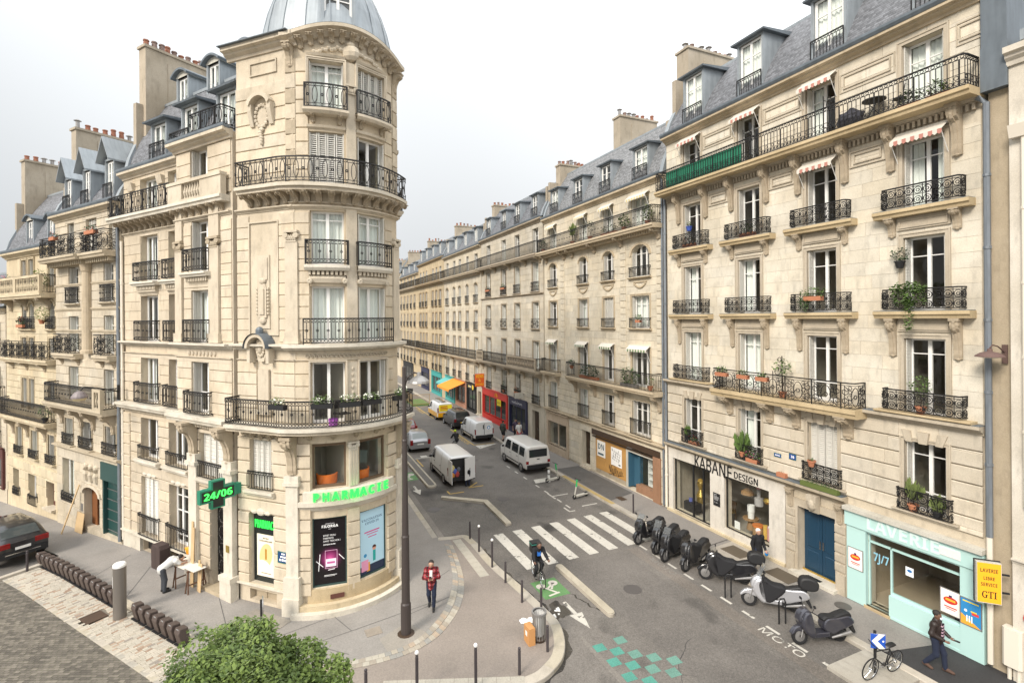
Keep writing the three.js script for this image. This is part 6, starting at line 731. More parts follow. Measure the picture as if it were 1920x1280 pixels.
{const d=pm('door',new GB().box(0,1.16,0,3.18,-0.06,0),std([0.02,0.018,0.016],{roughness:0.35}),P,fb,7.7,0.12,-0.25);mesh('door_grille',ironGeo(0.5,2.9,'rose').box(0.24,0.26,0,2.9,-0.01,0.01),M.iron,d,0.05,0.1,0.02);mesh('door_grille',ironGeo(0.5,2.9,'rose').box(0.24,0.26,0,2.9,-0.01,0.01),M.iron,d,0.61,0.1,0.02);for (const s of [0.06,0.62])for (let k=0;k<4;k++)mesh('door_ring',cached('dring',()=>new GB().tube(circ(0.24,0.3,0.2,12,0.28).map(p=>[p[0],p[1],0]),0.012,4,true)),M.steel,d,s,0.35 + k*0.68,0.02);pm('door_step',new GB().box(7.45,9.1,0,0.13,-0.3,0.3),stoneMat(0.6,0.5,0.36),P,fb);}
for (const x of [6.67,9.1]){pm('pilaster',cached('pil3',()=>new GB().box(-0.36,0.36,-0.2,0.7,0,0.32).box(-0.38,0.38,0.7,0.9,0,0.36).box(-0.28,0.28,0.9,4.75,0,0.2).box(-0.36,0.36,4.75,4.9,0,0.3).box(-0.3,0.3,4.9,5.2,0,0.24)),white,P,fb,x,0,0);bracket(P,fb,x,6.5,0.1,0.42,1.35,0.6,trim);} pm('brass_plate',new GB().box(-0.1,0.1,-0.13,0.13,0,0.01),std([0.3,0.22,0.06],{metalness:0.6}),P,fb,9.1,1.9,0.21);
for (const [x,w] of [[5.58,0.25],[8.12,0.34]]){pm('pilaster',new GB().box(-w,w,10.0,13.4,0,0.12).box(-w - 0.05,w + 0.05,9.64,10.0,0,0.17),trim,P,fb,x,0,0);pm('capital',cap,darkT,P,fb,x,13.35,0).scale.set(w*4.2,1,1);pm('pilaster',new GB().box(-w,w,13.8,15.0,0,0.1),trim,P,fb,x,0,0);}
slab(P,fb,5.2,9.25,6.48,6.75,0,0.5,white);dentils(P,fb,5.5,9.1,6.3,0.02,trim,0.12,0.06,0.17,0.2);moulding(P,fb,'string_course',5.2,9.2,9.4,0,0.34,0.22,white);moulding(P,fb,'frieze',5.25,9.2,8.98,0,0.1,0.1,trim);for (let k=0;k<8;k++)pm('rosette',cached('ros',()=>new GB().blob(0,0,0,0.08,0.1,0.04,8,4)),trim,P,fb,6.2 + k*0.26,9.2,0.02);moulding(P,fb,'entablature',5.25,9.2,14.55,0,0.14,0.14,trim);slab(P,fb,5.2,9.1,15.04,15.28,0,0.42,white);for (let k=0;k<7;k++)bracket(P,fb,5.5 + k*0.52,15.04,0.02,0.2,0.34,0.34,trim);
{const s=pm('balustrade',new GB().box(5.25,9.1,0.72,0.84,0.12,0.4).box(5.3,6.35,0,0.72,0.14,0.36).box(7.65,9.08,0,0.72,0.14,0.36).box(6.35,7.65,0,0.1,0.14,0.36),trim,P,fb,0,15.28,0);for (let k=0;k<7;k++)mesh('baluster',cached('balu2',()=>new GB().lathe([[0.06,0.1],[0.04,0.2],[0.085,0.36],[0.035,0.6],[0.06,0.72]],0,0,8)),trim,s,6.45 + k*0.185,0,0.25);}
moulding(P,fb,'cornice',5.2,9.3,17.42,0,0.4,0.34,trim);gutter(P,fb,5.2,9.3,17.75,0.22);railing(P,fb,[[6.75,0.1],[6.75,0.25],[8.95,0.25],[8.95,-0.3]],17.85,0.85,'oval');railing(P,fb,[[5.3,-0.2],[5.3,0.3],[6.75,0.3]],17.85,0.35,'bars');
pm('house_number',plate(0.22,0.18),canvasMat(64,52,(g,a,b)=>{g.fillStyle='#dfe3ea';g.fillRect(0,0,a,b);g.fillStyle='#27427f';g.font='bold 34px sans-serif';g.fillRect(14,14,14,24);g.fillRect(34,14,14,24);}),P,fb,7.35,3.75,0.16);
{const s=pm('street_sign',plate(0.5,0.42),canvasMat(160,134,(g,a,b)=>{g.fillStyle='#123a6b';g.fillRect(0,0,a,b);g.strokeStyle='#2d6a50';g.lineWidth=8;g.strokeRect(4,4,a - 8,b - 8);g.fillStyle='#fff';g.textAlign='center';g.fillRect(56,18,50,16);for (let k=0;k<3;k++){g.fillRect(42 + k*28,50,20,20);g.fillRect(26 + k*38,84,28,24);}}),P,ff,2.22,1.95,0.11);}
// wing roof
const slope=mansard(P,fw,0,9.3,17.55,21.2,-0.05,-1.6,23.0,-4.8,M.slate,[0]);
for (const [x,w] of [[3.0,1.15],[5.55,1.15],[8.2,1.2]])dormer(P,fw,x,17.62 + (x>5?0.25:0),-0.1,w,1.75,slope,{over:0.24,depth:1.6,guardStyle:x<4?'lace':undefined,bars:[],cheek:M.zinc});for (const x of [2.55,5.1,7.55])dormer(P,fw,x,20.7,-1.35,0.85,1.35,slope,{arch:0.3,over:0.2,depth:1.8,bars:[],cheek:M.zinc});
chimney(P,fw,0.25,17,23.75,-2.35,0.62,3.3,10,std([0.5,0.43,0.34],{map:stoneTex,roughness:0.95}));pipe(P,fw,[[-0.02,0.2,0.12],[-0.02,14.3,0.12]],0.06,M.pipeCream);
pm('party_wall',new GB().box(0.02,0.3,-0.3,21,-8,-0.4),M.render,P,fw);
// ---- things on the house
const at=(f,x,y,z)=>{const q=W3({x:f.x + CC[0],z:f.z + CC[1],a:f.a},x,y,z);return q;};
{const [x,y,z]=at(fb,9.5,4.25,0.82),t=thing('pharmacy_cross','green illuminated pharmacy cross sign showing the date on the corner house','sign',x,y,z,A_L + Math.PI / 2 - 0.08);const em=std([0.02,0.2,0.12],{roughness:0.4});mesh('cross',new GB().box(-0.62,0.62,-0.24,0.24,-0.11,0.11).box(-0.24,0.24,0.24,0.5,-0.11,0.11).box(-0.24,0.24,-0.5,-0.24,-0.11,0.11),em,t);mesh('screen',new GB().box(-0.56,0.56,-0.18,0.18,0.11,0.115).box(-0.18,0.18,0.18,0.45,0.11,0.115).box(-0.18,0.18,-0.45,-0.18,0.11,0.115),M.black,t);mesh('lit_digits',lettering('24/06',0.25,0.98,0.01),std([0.02,0.1,0.02],{emissive:new THREE.Color(0.05,1,0.1),emissiveIntensity:1}),t,-0.49,-0.13,0.115);mesh('arm',new GB().box(0.62,0.98,-0.2,0.2,-0.09,0.09),em,t);const p=new THREE.PointLight(0x40ff60,0.06);p.position.set(0,0,0.3);p.castShadow=true;t.add(p);}
const fbx=(a,l,n,fl2)=>{const f=fn(a,3.52),q=[f.x + CC[0],7.42,f.z + CC[1]];plant(l,...q,{w:0.75,h:0.32,d:0.22,n:150,box:0.72,pot:M.black,flower:fl2,leaf:1,turn:a*D2R,size:0.07});};
fbx(14,'white flower box on the round balcony left of the window',0,'white');fbx(29,'white flower box on the round balcony between the windows',0,'white');fbx(42,'leafy flower box on the round balcony at the right window',0,'white');fbx(64,'flower box at the right end of the round balcony',0,'white');{const q=at(ff,2.6,7.4,0.68);plant('black box of white flowers at the left of the round balcony',...q,{w:0.7,h:0.28,d:0.2,n:130,box:0.7,pot:M.black,flower:'white',leaf:1,turn:ff.a,size:0.07});}
{const f=fn(20,3.2),t=thing('watering_can','small purple plastic pot on the round balcony','pot',f.x + CC[0],6.73,f.z + CC[1]);mesh('body',new GB().lathe([[0,0],[0.14,0],[0.17,0.26],[0.14,0.26],[0.12,0.04],[0,0.04]],0,0,12),std([0.45,0.12,0.5]),t);const g=fn(26,3.25),c=thing('bistro_chair','dark folding chair on the round balcony behind the flower boxes','chair',g.x + CC[0],6.73,g.z + CC[1],0.9);mesh('seat',new GB().box(-0.2,0.2,0.42,0.45,-0.2,0.2),M.iron,c);mesh('backrest',new GB().box(-0.2,0.2,0.6,0.85,-0.22,-0.2),M.iron,c);for (const [a,b] of [[-1,-1],[1,-1],[-1,1],[1,1]])mesh('leg',new GB().cyl(a*0.18,0,b<0?0.85:0.42,b*0.18,0.012,5),M.iron,c);}
}
// ---------- houses down the left street ----------
const gyL=u=>u<8?0:-0.05*(u - 8);
const buff=tones(0.64,0.565,0.45,0.06),yellowSt=tones(0.71,0.61,0.44,0.05),darkGreen=std([0.018,0.06,0.055],{roughness:0.4});
const HL2=house({
label:'carved buff stone house with gabled dormers left of the corner house',fr:leftFrame(16.62,-0.12),W:7.42,near:true,mats:buff,trim:stoneMat(0.58,0.5,0.38),budget:{n:150},bays:[[2.25,1.2],[6.2,1.05]],
floors:[{y0:4.02,y1:5.4,guard:'lace',gh:0.6,bays:[[1.6,1.0],[3.7,1.2],[6.3,1.15]]},{y0:6.4,y1:8.15,sur:0},{y0:8.92,y1:10.8,sur:0},{y0:11.45,y1:13.4,guard:'lace',gh:0.85,sur:0},{y0:13.95,y1:15.7,bays:[[2.0,0.8],[4.4,1.2],[6.75,0.85]],sur:0,shut:[1,2]}],
zones:[[0.3,3.7,0.5,1.2,0.04,0.01],[4.0,6.1,0.42,1.0,0.04,0.01],[6.4,8.6,0.42,1.0,0.05,0.014],[8.9,13.4,0.45,1.0,0.03,0.008],[14.0,16,0.4,1.2,0.04,0.014]],
balconies:[{y:6.32,x0:0.3,x1:7.1,d:0.75,style:'lace',br:[0.9,3.2,4.6,6.7],bh:0.95,stone:[[6.2,7.05]]},{y:8.86,x0:0.5,x1:3.3,d:0.42,style:'rose',br:[0.9,2.9],bh:0.3},{y:8.86,x0:5.3,x1:7.0,d:0.42,style:'rose',br:[5.6,6.8],bh:0.3},{y:13.85,x0:0.2,x1:4.6,d:0.85,style:'rose',dent:1},{y:13.85,x0:4.6,x1:7.3,d:0.7,style:'rose',dent:1}],
courses:[[3.72,0.26,0.24],[11.0,0.1,0.22],[9.9,0.08,0.2],[12.3,0.08,0.2]],gutterY:16.2,ridge:[19.6],dormers:[[1.5,0.75,1.75,0.15],[3.7,0.75,1.9,0.15],[6.2,0.8,2.0,0.15]],dormPitch:1.1,dormGuard:'bars',chimneys:[[0.2,15,21.2,-2.4,0.6,3.3,8]],pipes:[7.32],
ground:[rShop(0.75,2.2,0.95,3.2,(P,fr)=>{windowPart(P,fr,{x:1.48,y:0.95,w:1.45,h:2.25,shut:0,curtain:1,bars:[]});guard(P,fr,1.48,0.95,0.12,1.5,0.5,'scroll');}),rShop(3.35,5.1,-0.25,2.1,(P,fr)=>{pm('door',new GB().box(3.36,3.95,-0.2,2.1,-0.36,-0.3),std([0.26,0.1,0.03],{map:woodTex}),P,fr);pm('hallway',new GB().box(3.9,5.1,-0.25,2.1,-2.5,-0.4,'f'),M.room,P,fr);pm('arch_moulding',new GB().prismZ([...Array.from({length:9},(_,i)=>[4.22 - 1.1*cos(Math.PI*i / 8),1.75 + 0.55*sin(Math.PI*i / 8)]),...Array.from({length:9},(_,i)=>[4.22 + 0.9*cos(Math.PI*i / 8),1.75 + 0.4*sin(Math.PI*i / 8)])],0,0.12),M.stone,P,fr);for (let k=0;k<3;k++)pm('carved_niche',cached('niche',()=>new GB().lathe([[0.12,0],[0.17,0.35],[0.1,0.5],[0.16,0.6]],0,0,8).blob(0,0.75,0,0.2,0.16,0.14,8,5)),M.stone,P,fr,3.7 + k*0.55,2.45,0.05);pm('intercom',new GB().box(3.0,3.25,0.75,1.15,0,0.05),M.steel,P,fr);}),{hole:[5.4,7.3,-0.25,3.6],f:(P,fr)=>{pm('garage_fascia',new GB().box(5.35,7.34,2.75,3.62,-0.1,0.1),darkGreen,P,fr);for (let k=0;k<6;k++)pm('garage_panel',cached('gp',()=>new GB().stone(0.01,1.68,0.012,0.5,0,0.04,0.02)),darkGreen,P,fr,5.5,-0.25 + k*0.5,-0.2);for (let k=1;k<6;k++)pm('garage_rail',cached('gr',()=>new GB().box(0,1.7,-0.012,0.012,0,0.03)),M.steel,P,fr,5.5,-0.25 + k*0.5,-0.16);pm('garage_jamb',new GB().box(5.4,5.5,-0.25,2.75,-0.2,0.02).box(7.2,7.3,-0.25,2.75,-0.2,0.02),darkGreen,P,fr);}}],
});
for (const x of [4.15]){pm('engaged_column',new GB().lathe([[0.3,8.9],[0.3,9.05],[0.24,9.1],[0.22,13.0],[0.26,13.05],[0.34,13.5],[0.36,13.6],[0.36,13.75]],0,0,14),stoneMat(0.6,0.5,0.37),HL2.P,F0,x,0,0.12);}
const HL1=house({
label:'yellow stone house with twin arched windows and a flowered stone balcony',fr:leftFrame(24.3,-0.2),W:7.6,near:true,mats:yellowSt,trim:stoneMat(0.66,0.56,0.4),bays:[[2.9,0.75],[4.0,0.75],[6.9,0.8]],budget:{n:60},
floors:[{y0:2.6,y1:4.2,guard:'lace',gh:0.5,bays:[[2.0,0.9],[4.3,0.95],[6.7,0.9]]},{y0:5.4,y1:7.2},{y0:8.45,y1:9.6},{y0:10.1,y1:11.7,guard:'scroll',gh:0.7,arch:1},{y0:12.5,y1:14.2}],zones:[[0.6,2.2,0.5,0.9,0.05,0.015],[2.3,4.6,0.4,1.0,0.03,0.008],[5.0,8.1,0.4,1.0,0.05,0.012],[8.5,12.0,0.45,1.2,0.03,0.006]],
balconies:[{y:4.95,x0:0.4,x1:7.5,d:0.6,style:'lace',br:[1.2,3.4,6],bh:0.9},{y:8.4,x0:0.4,x1:7.5,d:0.5,style:'rose',br:[1.2,3.4,6],bh:0.4},{y:12.1,x0:0.2,x1:7.5,d:0.75,style:'bars',stone:[[0.2,3.8],[3.8,7.45]],br:[1,3.4,6.6],bh:0.6}],
gutterY:14.7,ridge:[19.2],dormArch:0.3,dormers:[[3.6,0.95,1.6],[6.6,0.8,1.4]],chimneys:[[0.2,14,20.7,-2.4,0.6,3.3,8]],
ground:[rShop(1.0,1.95,0.0,1.6,(P,fr)=>{windowPart(P,fr,{x:1.48,y:0,w:0.95,h:1.6});guard(P,fr,1.48,0,0.1,1,0.5,'scroll');}),rShop(3.4,4.6,-0.2,1.6,(P,fr)=>{windowPart(P,fr,{x:4.0,y:-0.2,w:1.2,h:1.8});guard(P,fr,4,-0.2,0.1,1.25,0.6,'bars');}),rShop(6.0,7.1,-0.6,1.55,doorway(std([0.1,0.03,0.02])))],
});
{const PL=(l,x,y,z,o)=>plant(l,...HL1.at(x,y,z),{turn:HL1.a,...o});PL('pink oleander on the left of the flowered stone balcony',1.4,12.15,0.4,{w:1.5,h:1.1,d:0.6,n:300,flower:'pink',leaf:2});PL('low red flowers in the middle of the stone balcony',4.0,12.4,0.45,{w:1.1,h:0.5,n:150,box:1,flower:'red',leaf:0});PL('feathery green shrub at the right of the flowered stone balcony',6.4,12.15,0.4,{w:1.3,h:1.2,d:0.6,n:260,leaf:3,size:0.12});PL('leaning yellow green bush on the fourth floor guard of the yellow house',6.4,10.4,0.3,{w:1.5,h:0.8,d:0.5,n:240,leaf:3});PL('flower basket on the guard of the twin arched windows',3.0,10.2,0.2,{w:1.2,h:0.5,n:190,box:1,flower:'red',leaf:2});PL('dense green bush on the first floor corner balcony',6.9,5.0,0.35,{w:0.8,h:1.1,d:0.5,n:260,leaf:0,pot:M.black});const P2=(l,x,y,z,o)=>plant(l,...HL2.at(x,y,z),{turn:HL2.a,...o});P2('red geranium boxes on the top balcony of the gabled house',5.9,14.7,0.6,{w:1.2,h:0.3,n:110,box:1,flower:'red',leaf:2});P2('red flowers at the left end of the gabled house balcony',2.0,14.7,0.75,{w:0.7,h:0.3,n:70,box:0.6,flower:'red',leaf:2});}
house({label:'far left brown fronted house behind the yellow house',fr:leftFrame(34,-0.2),W:9.6,mats:buff,bays:[[2,1.1],[5,1.1],[8,1.1]],floors:[{y0:2.8,y1:4.6,guard:'bars'},{y0:5.6,y1:7.6,guard:'bars'},{y0:8.6,y1:10.4,guard:'bars'}],zones:[[2.4,11,0.5,1.4,0.03,0.01]],balconies:[{y:5.5,x0:0.2,x1:9.4,d:0.6,style:'bars'}],gutterY:11.4,ridge:[14.6],dormers:[[5,1,1.5]],ground:[rShop(4.6,9,0,1.9,shopFront(std([0.09,0.03,0.025]),{n:3,bulk:1}))]});
{const p=um(40,-1),t=thing('scaffolding','white sheeted scaffolding on a distant roof at the far left','scaffolding',p[0],0,p[1],A_L),g=new GB();for (let i=0;i<5;i++)for (let k=0;k<2;k++)g.cyl(i*1.6 - 2.6,0,21.5,k*-1.2,0.05,5);for (let y=0;y<11;y++)g.box(-2.8,4,y*2 - 0.03,y*2 + 0.03,-1.3,0.1);mesh('frame',g,M.white,t);mesh('sheeting',new GB().box(-2.8,0.6,11.5,18.4,-1.5,-1.45).poly([[-2.9,19.6,0.2],[4.1,18.4,0.2],[4.1,18.4,-2],[-2.9,19.6,-2]]),std([0.75,0.75,0.73]),t);mesh('platform',new GB().box(-2.8,4,15,15.12,-1.3,0.1).box(-2.8,4,17,17.12,-1.3,0.1),M.brown,t);}
// ---------- ground ----------
const road=struct('road',(()=>{const b=new GB(),q=[um(-3.9,2.2),um(-3.9,60),[120,60],[120,-220],ns(5,200),ns(5,23)].map(p=>[p[0],-0.12,p[1]]);for (const t of [[0,1,2],[0,2,5],[5,2,3],[5,3,4]])b.poly(t.map(i=>q[i]));return b;})(),std([0.225,0.212,0.198],{map:roadTex,roughness:0.93,bumpMap:asphTex,bumpScale:0.004}));
struct('ground',new GB().poly([[-400,-1.6,300],[400,-1.6,300],[400,-1.6,-500],[-400,-1.6,-500]]),std([0.2,0.19,0.17]));
const sheetG=(pts,y)=>{const b=new GB(),q=pts.map(p=>[p[0],p[1]]),tr=THREE.ShapeUtils.triangulateShape(q.map(p=>new THREE.Vector2(...p)),[]),A=THREE.ShapeUtils.area(q.map(p=>({x:p[0],y:p[1]})));for (const t of tr){const v=t.map(i=>[q[i][0],typeof y==='function'?y(q[i]):y,q[i][1]]);b.poly(A>0?v.reverse():v);} return b;};
const sheet=(name,pts,y,mat,parent)=>mesh(name,sheetG(pts,y),mat,parent);
const NS=a=>a.map(p=>ns(p[0],p[1])),UM=a=>a.map(p=>um(p[0],p[1]));
const smooth=(pts,n=5)=>{const c=new THREE.CatmullRomCurve3(pts.map(p=>V(p[0],0,p[1])));return c.getSpacedPoints((pts.length - 1)*n).map(p=>[p.x,p.z]);};
// kerb: granite stones along a line, each one a mesh; side=+1 puts the stones to the left of the walking direction
const granite=[[0.5,0.46,0.4],[0.55,0.5,0.43],[0.45,0.42,0.37],[0.52,0.47,0.38]].map(c=>std(c,{map:stoneTex,roughness:0.85,bumpMap:stoneBump,bumpScale:0.004}));
function kerb(parent,line,w,side,len=1.05,y0=-0.14,y1=0.006){
const inn=line.map((p,i)=>{const a=line[max(0,i - 1)],b=line[min(line.length - 1,i + 1)],l=Math.hypot(b[0] - a[0],b[1] - a[1]);return [p[0] - side*(b[1] - a[1]) / l*w*-1,p[1] + side*(b[0] - a[0]) / l*w*-1];});
let acc=0,st=0;const flush=e=>{const o=line.slice(st,e + 1),n=inn.slice(st,e + 1),c=o[0],g=new GB();const sh=(p,q,t)=>[p[0] + (q[0] - p[0])*t - c[0],p[1] + (q[1] - p[1])*t - c[1]];const O=o.map((p,i)=>i===0?sh(p,o[1],0.008):i===o.length - 1?sh(p,o[i - 1],0.008):sh(p,p,0)),N=n.map((p,i)=>i===0?sh(p,n[1],0.008):i===n.length - 1?sh(p,n[i - 1],0.008):sh(p,p,0));for (let i=0;i<O.length - 1;i++){const B=t=>[O[t][0] + (N[t][0] - O[t][0])*0.06,O[t][1] + (N[t][1] - O[t][1])*0.06];const v=(p,y)=>[p[0],y,p[1]];g.poly([v(O[i],y0),v(O[i + 1],y0),v(O[i + 1],y1 - 0.02),v(O[i],y1 - 0.02)]);g.poly([v(O[i],y1 - 0.02),v(O[i + 1],y1 - 0.02),v(B(i + 1),y1),v(B(i),y1)]);g.poly([v(B(i),y1),v(B(i + 1),y1),v(N[i + 1],y1),v(N[i],y1)]);} const m=mesh('kerb_stone',g,pick(granite),parent,c[0],0,c[1]);m.position.y=0;};
for (let i=1;i<line.length;i++){acc +=Math.hypot(line[i][0] - line[i - 1][0],line[i][1] - line[i - 1][1]);if (acc>=len || i===line.length - 1){flush(i);st=i;acc=0;}}
return inn;
}
const lineNS=(n,s0,s1,step=1)=>{const k=Math.round(abs(s1 - s0) / step);return Array.from({length:k + 1},(_,i)=>ns(n,s0 + (s1 - s0)*i / k));};
const pave=std([0.37,0.35,0.33],{map:paveTex,roughness:0.92,bumpMap:asphTex,bumpScale:0.002}),paveR=std([0.34,0.32,0.3],{map:paveTex,roughness:0.92,bumpMap:asphTex,bumpScale:0.002}),paveDark=std([0.06,0.06,0.064],{map:asphTex,roughness:0.9}),paveLight=std([0.5,0.46,0.4],{map:paveTex,roughness:0.9}),paveWarm=std([0.36,0.315,0.28],{map:paveTex,roughness:0.92,bumpMap:asphTex,bumpScale:0.003});
// right-hand pavement
{
const sw=struct('pavement_right',sheetG(NS([[16.95,-6],[19.3,-6],[19.3,125],[16.95,125]]),0),paveR);kerb(sw,lineNS(16.65,2,60,0.5),0.3,-1);kerb(sw,lineNS(16.65,60,124,4),0.3,-1,3.9);
sheet('asphalt_patch',NS([[16.96,-6],[19.17,-6],[19.17,9.2],[16.96,9.75]]),0.004,paveDark,sw);sheet('concrete_patch',NS([[17.0,13.9],[19.1,13.9],[19.1,17.5],[17.0,17.3]]),0.004,paveLight,sw);sheet('asphalt_patch',NS([[17.0,24.3],[18.9,24.8],[18.9,31],[17.1,31]]),0.004,std([0.16,0.155,0.15],{map:asphTex}),sw);for (const [n,s] of [[18.3,16.6],[18.3,14.3]]){const p=ns(n,s);mesh('cellar_hatch',new GB().box(-0.55,0.55,0,0.012,-0.4,0.4),std([0.13,0.11,0.085],{map:woodTex,roughness:0.8}),sw,p[0],0.004,p[1],A_R);}{const p=ns(17.9,15.5);mesh('inspection_cover',new GB().box(-0.7,0.7,0,0.01,-0.42,0.42).box(-0.76,0.76,0,0.006,-0.48,0.48),paveLight,sw,p[0],0.004,p[1],A_R);const q=ns(17.35,14.9);mesh('metal_plate',new GB().box(-0.18,0.18,0,0.012,-0.12,0.12),M.brown,sw,q[0],0.004,q[1],A_R);} for (const [n,s] of [[17.75,13.1],[18.35,11.9]]){const p=ns(n,s);mesh('manhole_cover',new GB().cyl(0,0,0.012,0,0.27,18).cyl(0,0.012,0.016,0,0.2,16),std([0.13,0.12,0.11],{metalness:0.4,roughness:0.6}),sw,p[0],0.004,p[1]);}
{const p=ns(17.7,24.3);mesh('metal_plate',new GB().box(-0.3,0.3,0,0.012,-0.2,0.2),M.brown,sw,p[0],0.004,p[1],A_R);}
sheet('yellow_kerb_paint',NS([[16.66,23.8],[16.93,23.8],[16.93,29.5],[16.66,29.5]]),0.011,std([0.6,0.46,0.2],{map:asphTex}),sw);
const sl=struct('raised_slab',new GB().prismY([[-1.05,-0.75],[0.85,-0.75],[0.85,0.75],[-1.05,0.75]],0,0.1),std([0.45,0.42,0.37],{map:stoneTex}));const p=ns(15.85,9.35);sl.position.set(p[0],-0.12,p[1]);sl.rotation.y=A_R + Math.PI / 2;
sheet('pavement_joint',NS([[17.0,17.5],[19.15,17.7],[19.15,17.74],[17.0,17.54]]),0.006,M.black,sw);
}
// corner pavement with its kerb
const noseNS=[[8.12,22.4],[8.16,19.96],[8.34,18.4],[8.47,17.0],[8.52,16.2],[8.56,15.45],[8.34,14.66],[8.04,14.08],[7.7,13.66],[7.25,13.35],[6.71,13.12]];
const noseLine=smooth([...noseNS.map(p=>ns(...p)),[-0.35,-14.22],[-2.7,-13.75],[-5,-13.45],[-8,-13.4],[-10.2,-14.3]],6);
const earLine=smooth([ns(6.6,23.75),ns(7.2,23.6),ns(7.9,23.45),ns(8.12,22.4)],4);
{
const outer=[...earLine,...noseLine.slice(1)];
const left=UM([[-1.3,2.3],[4,2.3],[8,2.3],[10.6,2.3],[10.6,1.8],[24,1.8],[40,1.8]]),yL=p=>{const u=(p[0] - KL[0])*DL[0] + (p[1] - KL[1])*DL[1];return gyL(u);};
const sw=struct('pavement_corner',sheetG([...lineNS(6.58,60,24,6),...outer,...left.slice(0,3),...UM([[8,0],[9.2,-0.3]]),ns(3.8,30),ns(3.8,60)],0),pave);
const swl=struct('pavement_left',sheetG([...left.slice(2),...UM([[40,-0.4],[8,-0.4]])],yL),pave);
kerb(sw,lineNS(6.6,60,23.75,1.2),0.28,-1,1.1,-0.14,0.007);kerb(sw,outer,0.36,-1,1.15,-0.14,0.008);kerb(sw,UM([[-1.3,2.34],[0,2.34],[1.2,2.34],[2.4,2.34],[3.6,2.34],[4.8,2.34],[6,2.34],[7.2,2.34],[8,2.34]]),0.22,-1,1.1,-0.12,0.006);
// warm coloured surfacing of the built-out corner, outside the paved band
const bi=[[6.67,22.91],[6.33,20.81],[6.0,19.52],[5.54,18.45],[4.99,17.56],[4.44,16.96],[3.81,16.46],[3.08,16.26],[2.26,16.25],[1.48,16.35],[0.2,16.7],[-1.5,17.5]],bo=[[7.0,22.7],[6.79,21.13],[6.43,19.32],[5.86,17.91],[5.28,17.08],[4.48,16.3],[3.68,15.93],[2.67,15.82],[1.74,15.9],[0.9,16.05],[-0.1,16.35],[-1.8,17.1]];
const I=smooth(bi.map(p=>ns(...p)),6),O=smooth(bo.map(p=>ns(...p)),6);sheet('warm_surfacing',[ns(7.05,23.4),ns(7.85,23.2),...noseLine.slice(2).map((p,i,a)=>{const b=a[min(i + 1,a.length - 1)],c=a[max(i - 1,0)],l=Math.hypot(b[0] - c[0],b[1] - c[1]);return [p[0] - (b[1] - c[1]) / l*0.37,p[1] + (b[0] - c[0]) / l*0.37];}).filter(p=>p[0]>-9),...[...O].reverse()],0.004,paveWarm,sw);
const bandM=[[0.48,0.43,0.36],[0.42,0.37,0.31],[0.36,0.35,0.33],[0.5,0.4,0.31],[0.54,0.5,0.43]].map(c=>std(c,{map:stoneTex,roughness:0.88}));
const NB=I.length;for (let i=0;i<NB - 1;i++)for (let k=0;k<2;k++){const a=k*0.5,b=a + 0.5,half=k?0.5:0;const L2=(t,q)=>{const j=min(NB - 2,Math.floor(t)),f=t - j,g=(A)=>[A[j][0] + (A[j + 1][0] - A[j][0])*f,A[j][1] + (A[j + 1][1] - A[j][1])*f],x=g(I),y=g(O);return [x[0] + (y[0] - x[0])*q,x[1] + (y[1] - x[1])*q];};const t0=i + half*0.9 + 0.02,t1=min(NB - 1.02,i + 1 + half*0.9 - 0.02);if (t1 - t0<0.3)continue;const q=[L2(t0,a + 0.015),L2(t1,a + 0.015),L2(t1,b - 0.015),L2(t0,b - 0.015)],c=q[0];mesh('paving_stone',new GB().prismY(q.map(p=>[p[0] - c[0],p[1] - c[1]]),0.004,0.0145 + rr(0,0.005),false),pick(bandM),sw,c[0],0,c[1]);}
const tact=std([0.56,0.53,0.46],{map:paveTex,roughness:0.9});for (let k=0;k<9;k++){const p=ns(7.32,19.55 + k*0.42);mesh('tactile_tile',cached('tact',()=>{const b=new GB().topstone(-0.2,0.2,0,0.012,-0.2,0.2,0.003);for (let i=0;i<6;i++)b.box(-0.17 + i*0.062,-0.14 + i*0.062,0.012,0.017,-0.19,0.19);return b;}),tact,sw,p[0],0.004,p[1],A_R);} for (let k=0;k<10;k++)mesh('tactile_tile',cacheMap.tact,tact,sw,-3.6 + k*0.41,0.004,-14.62 - k*0.015 + 0.1,0.05);
{const b=new GB();const jl=(p,q)=>{const d=[q[0] - p[0],q[1] - p[1]],l=Math.hypot(...d),w=0.012,n=[-d[1] / l*w,d[0] / l*w];b.poly([[p[0] - n[0],0,p[1] - n[1]],[q[0] - n[0],0,q[1] - n[1]],[q[0] + n[0],0,q[1] + n[1]],[p[0] + n[0],0,p[1] + n[1]]]);};jl([-6.4,-17.95],[-5.5,-17.1]);jl([-5.5,-17.1],[-6.6,-16.4]);jl([-6.6,-16.4],[-5.2,-15.9]);jl([-5.5,-17.1],[-2.9,-18.9]);jl([-3.9,-17.9],[-2.4,-19.2]);jl([-8.4,-16.4],[-6.6,-17.8]);jl(um(0.6,0.3),um(-1.6,1.3));jl(um(5.5,0.4),um(3.5,2.2));jl(um(7.5,0.3),um(6.5,2.2));jl([-3.2,-20.4],[-2.7,-21.2]);const m=mesh('pavement_joint',b,std([0.1,0.095,0.09]),sw,0,0.006,0);}
sheet('lamp_base_slab',[[-4.45,-16.65],[-3.75,-17.55],[-2.75,-16.85],[-3.35,-16.25],[-4.0,-16.0]],0.0045,std([0.4,0.37,0.33],{map:paveTex}),sw);mesh('inspection_cover',new GB().box(-0.26,0.26,0,0.01,-0.22,0.22),std([0.36,0.31,0.26],{map:stoneTex}),sw,-4.75,0.004,-17.05,0.5);{const p=um(-2.4,0.55);mesh('cellar_hatch',new GB().box(-0.9,0.9,0,0.01,-0.5,0.5),std([0.36,0.33,0.29],{map:paveTex}),sw,p[0],0.004,p[1],A_L + 0.1);}
}
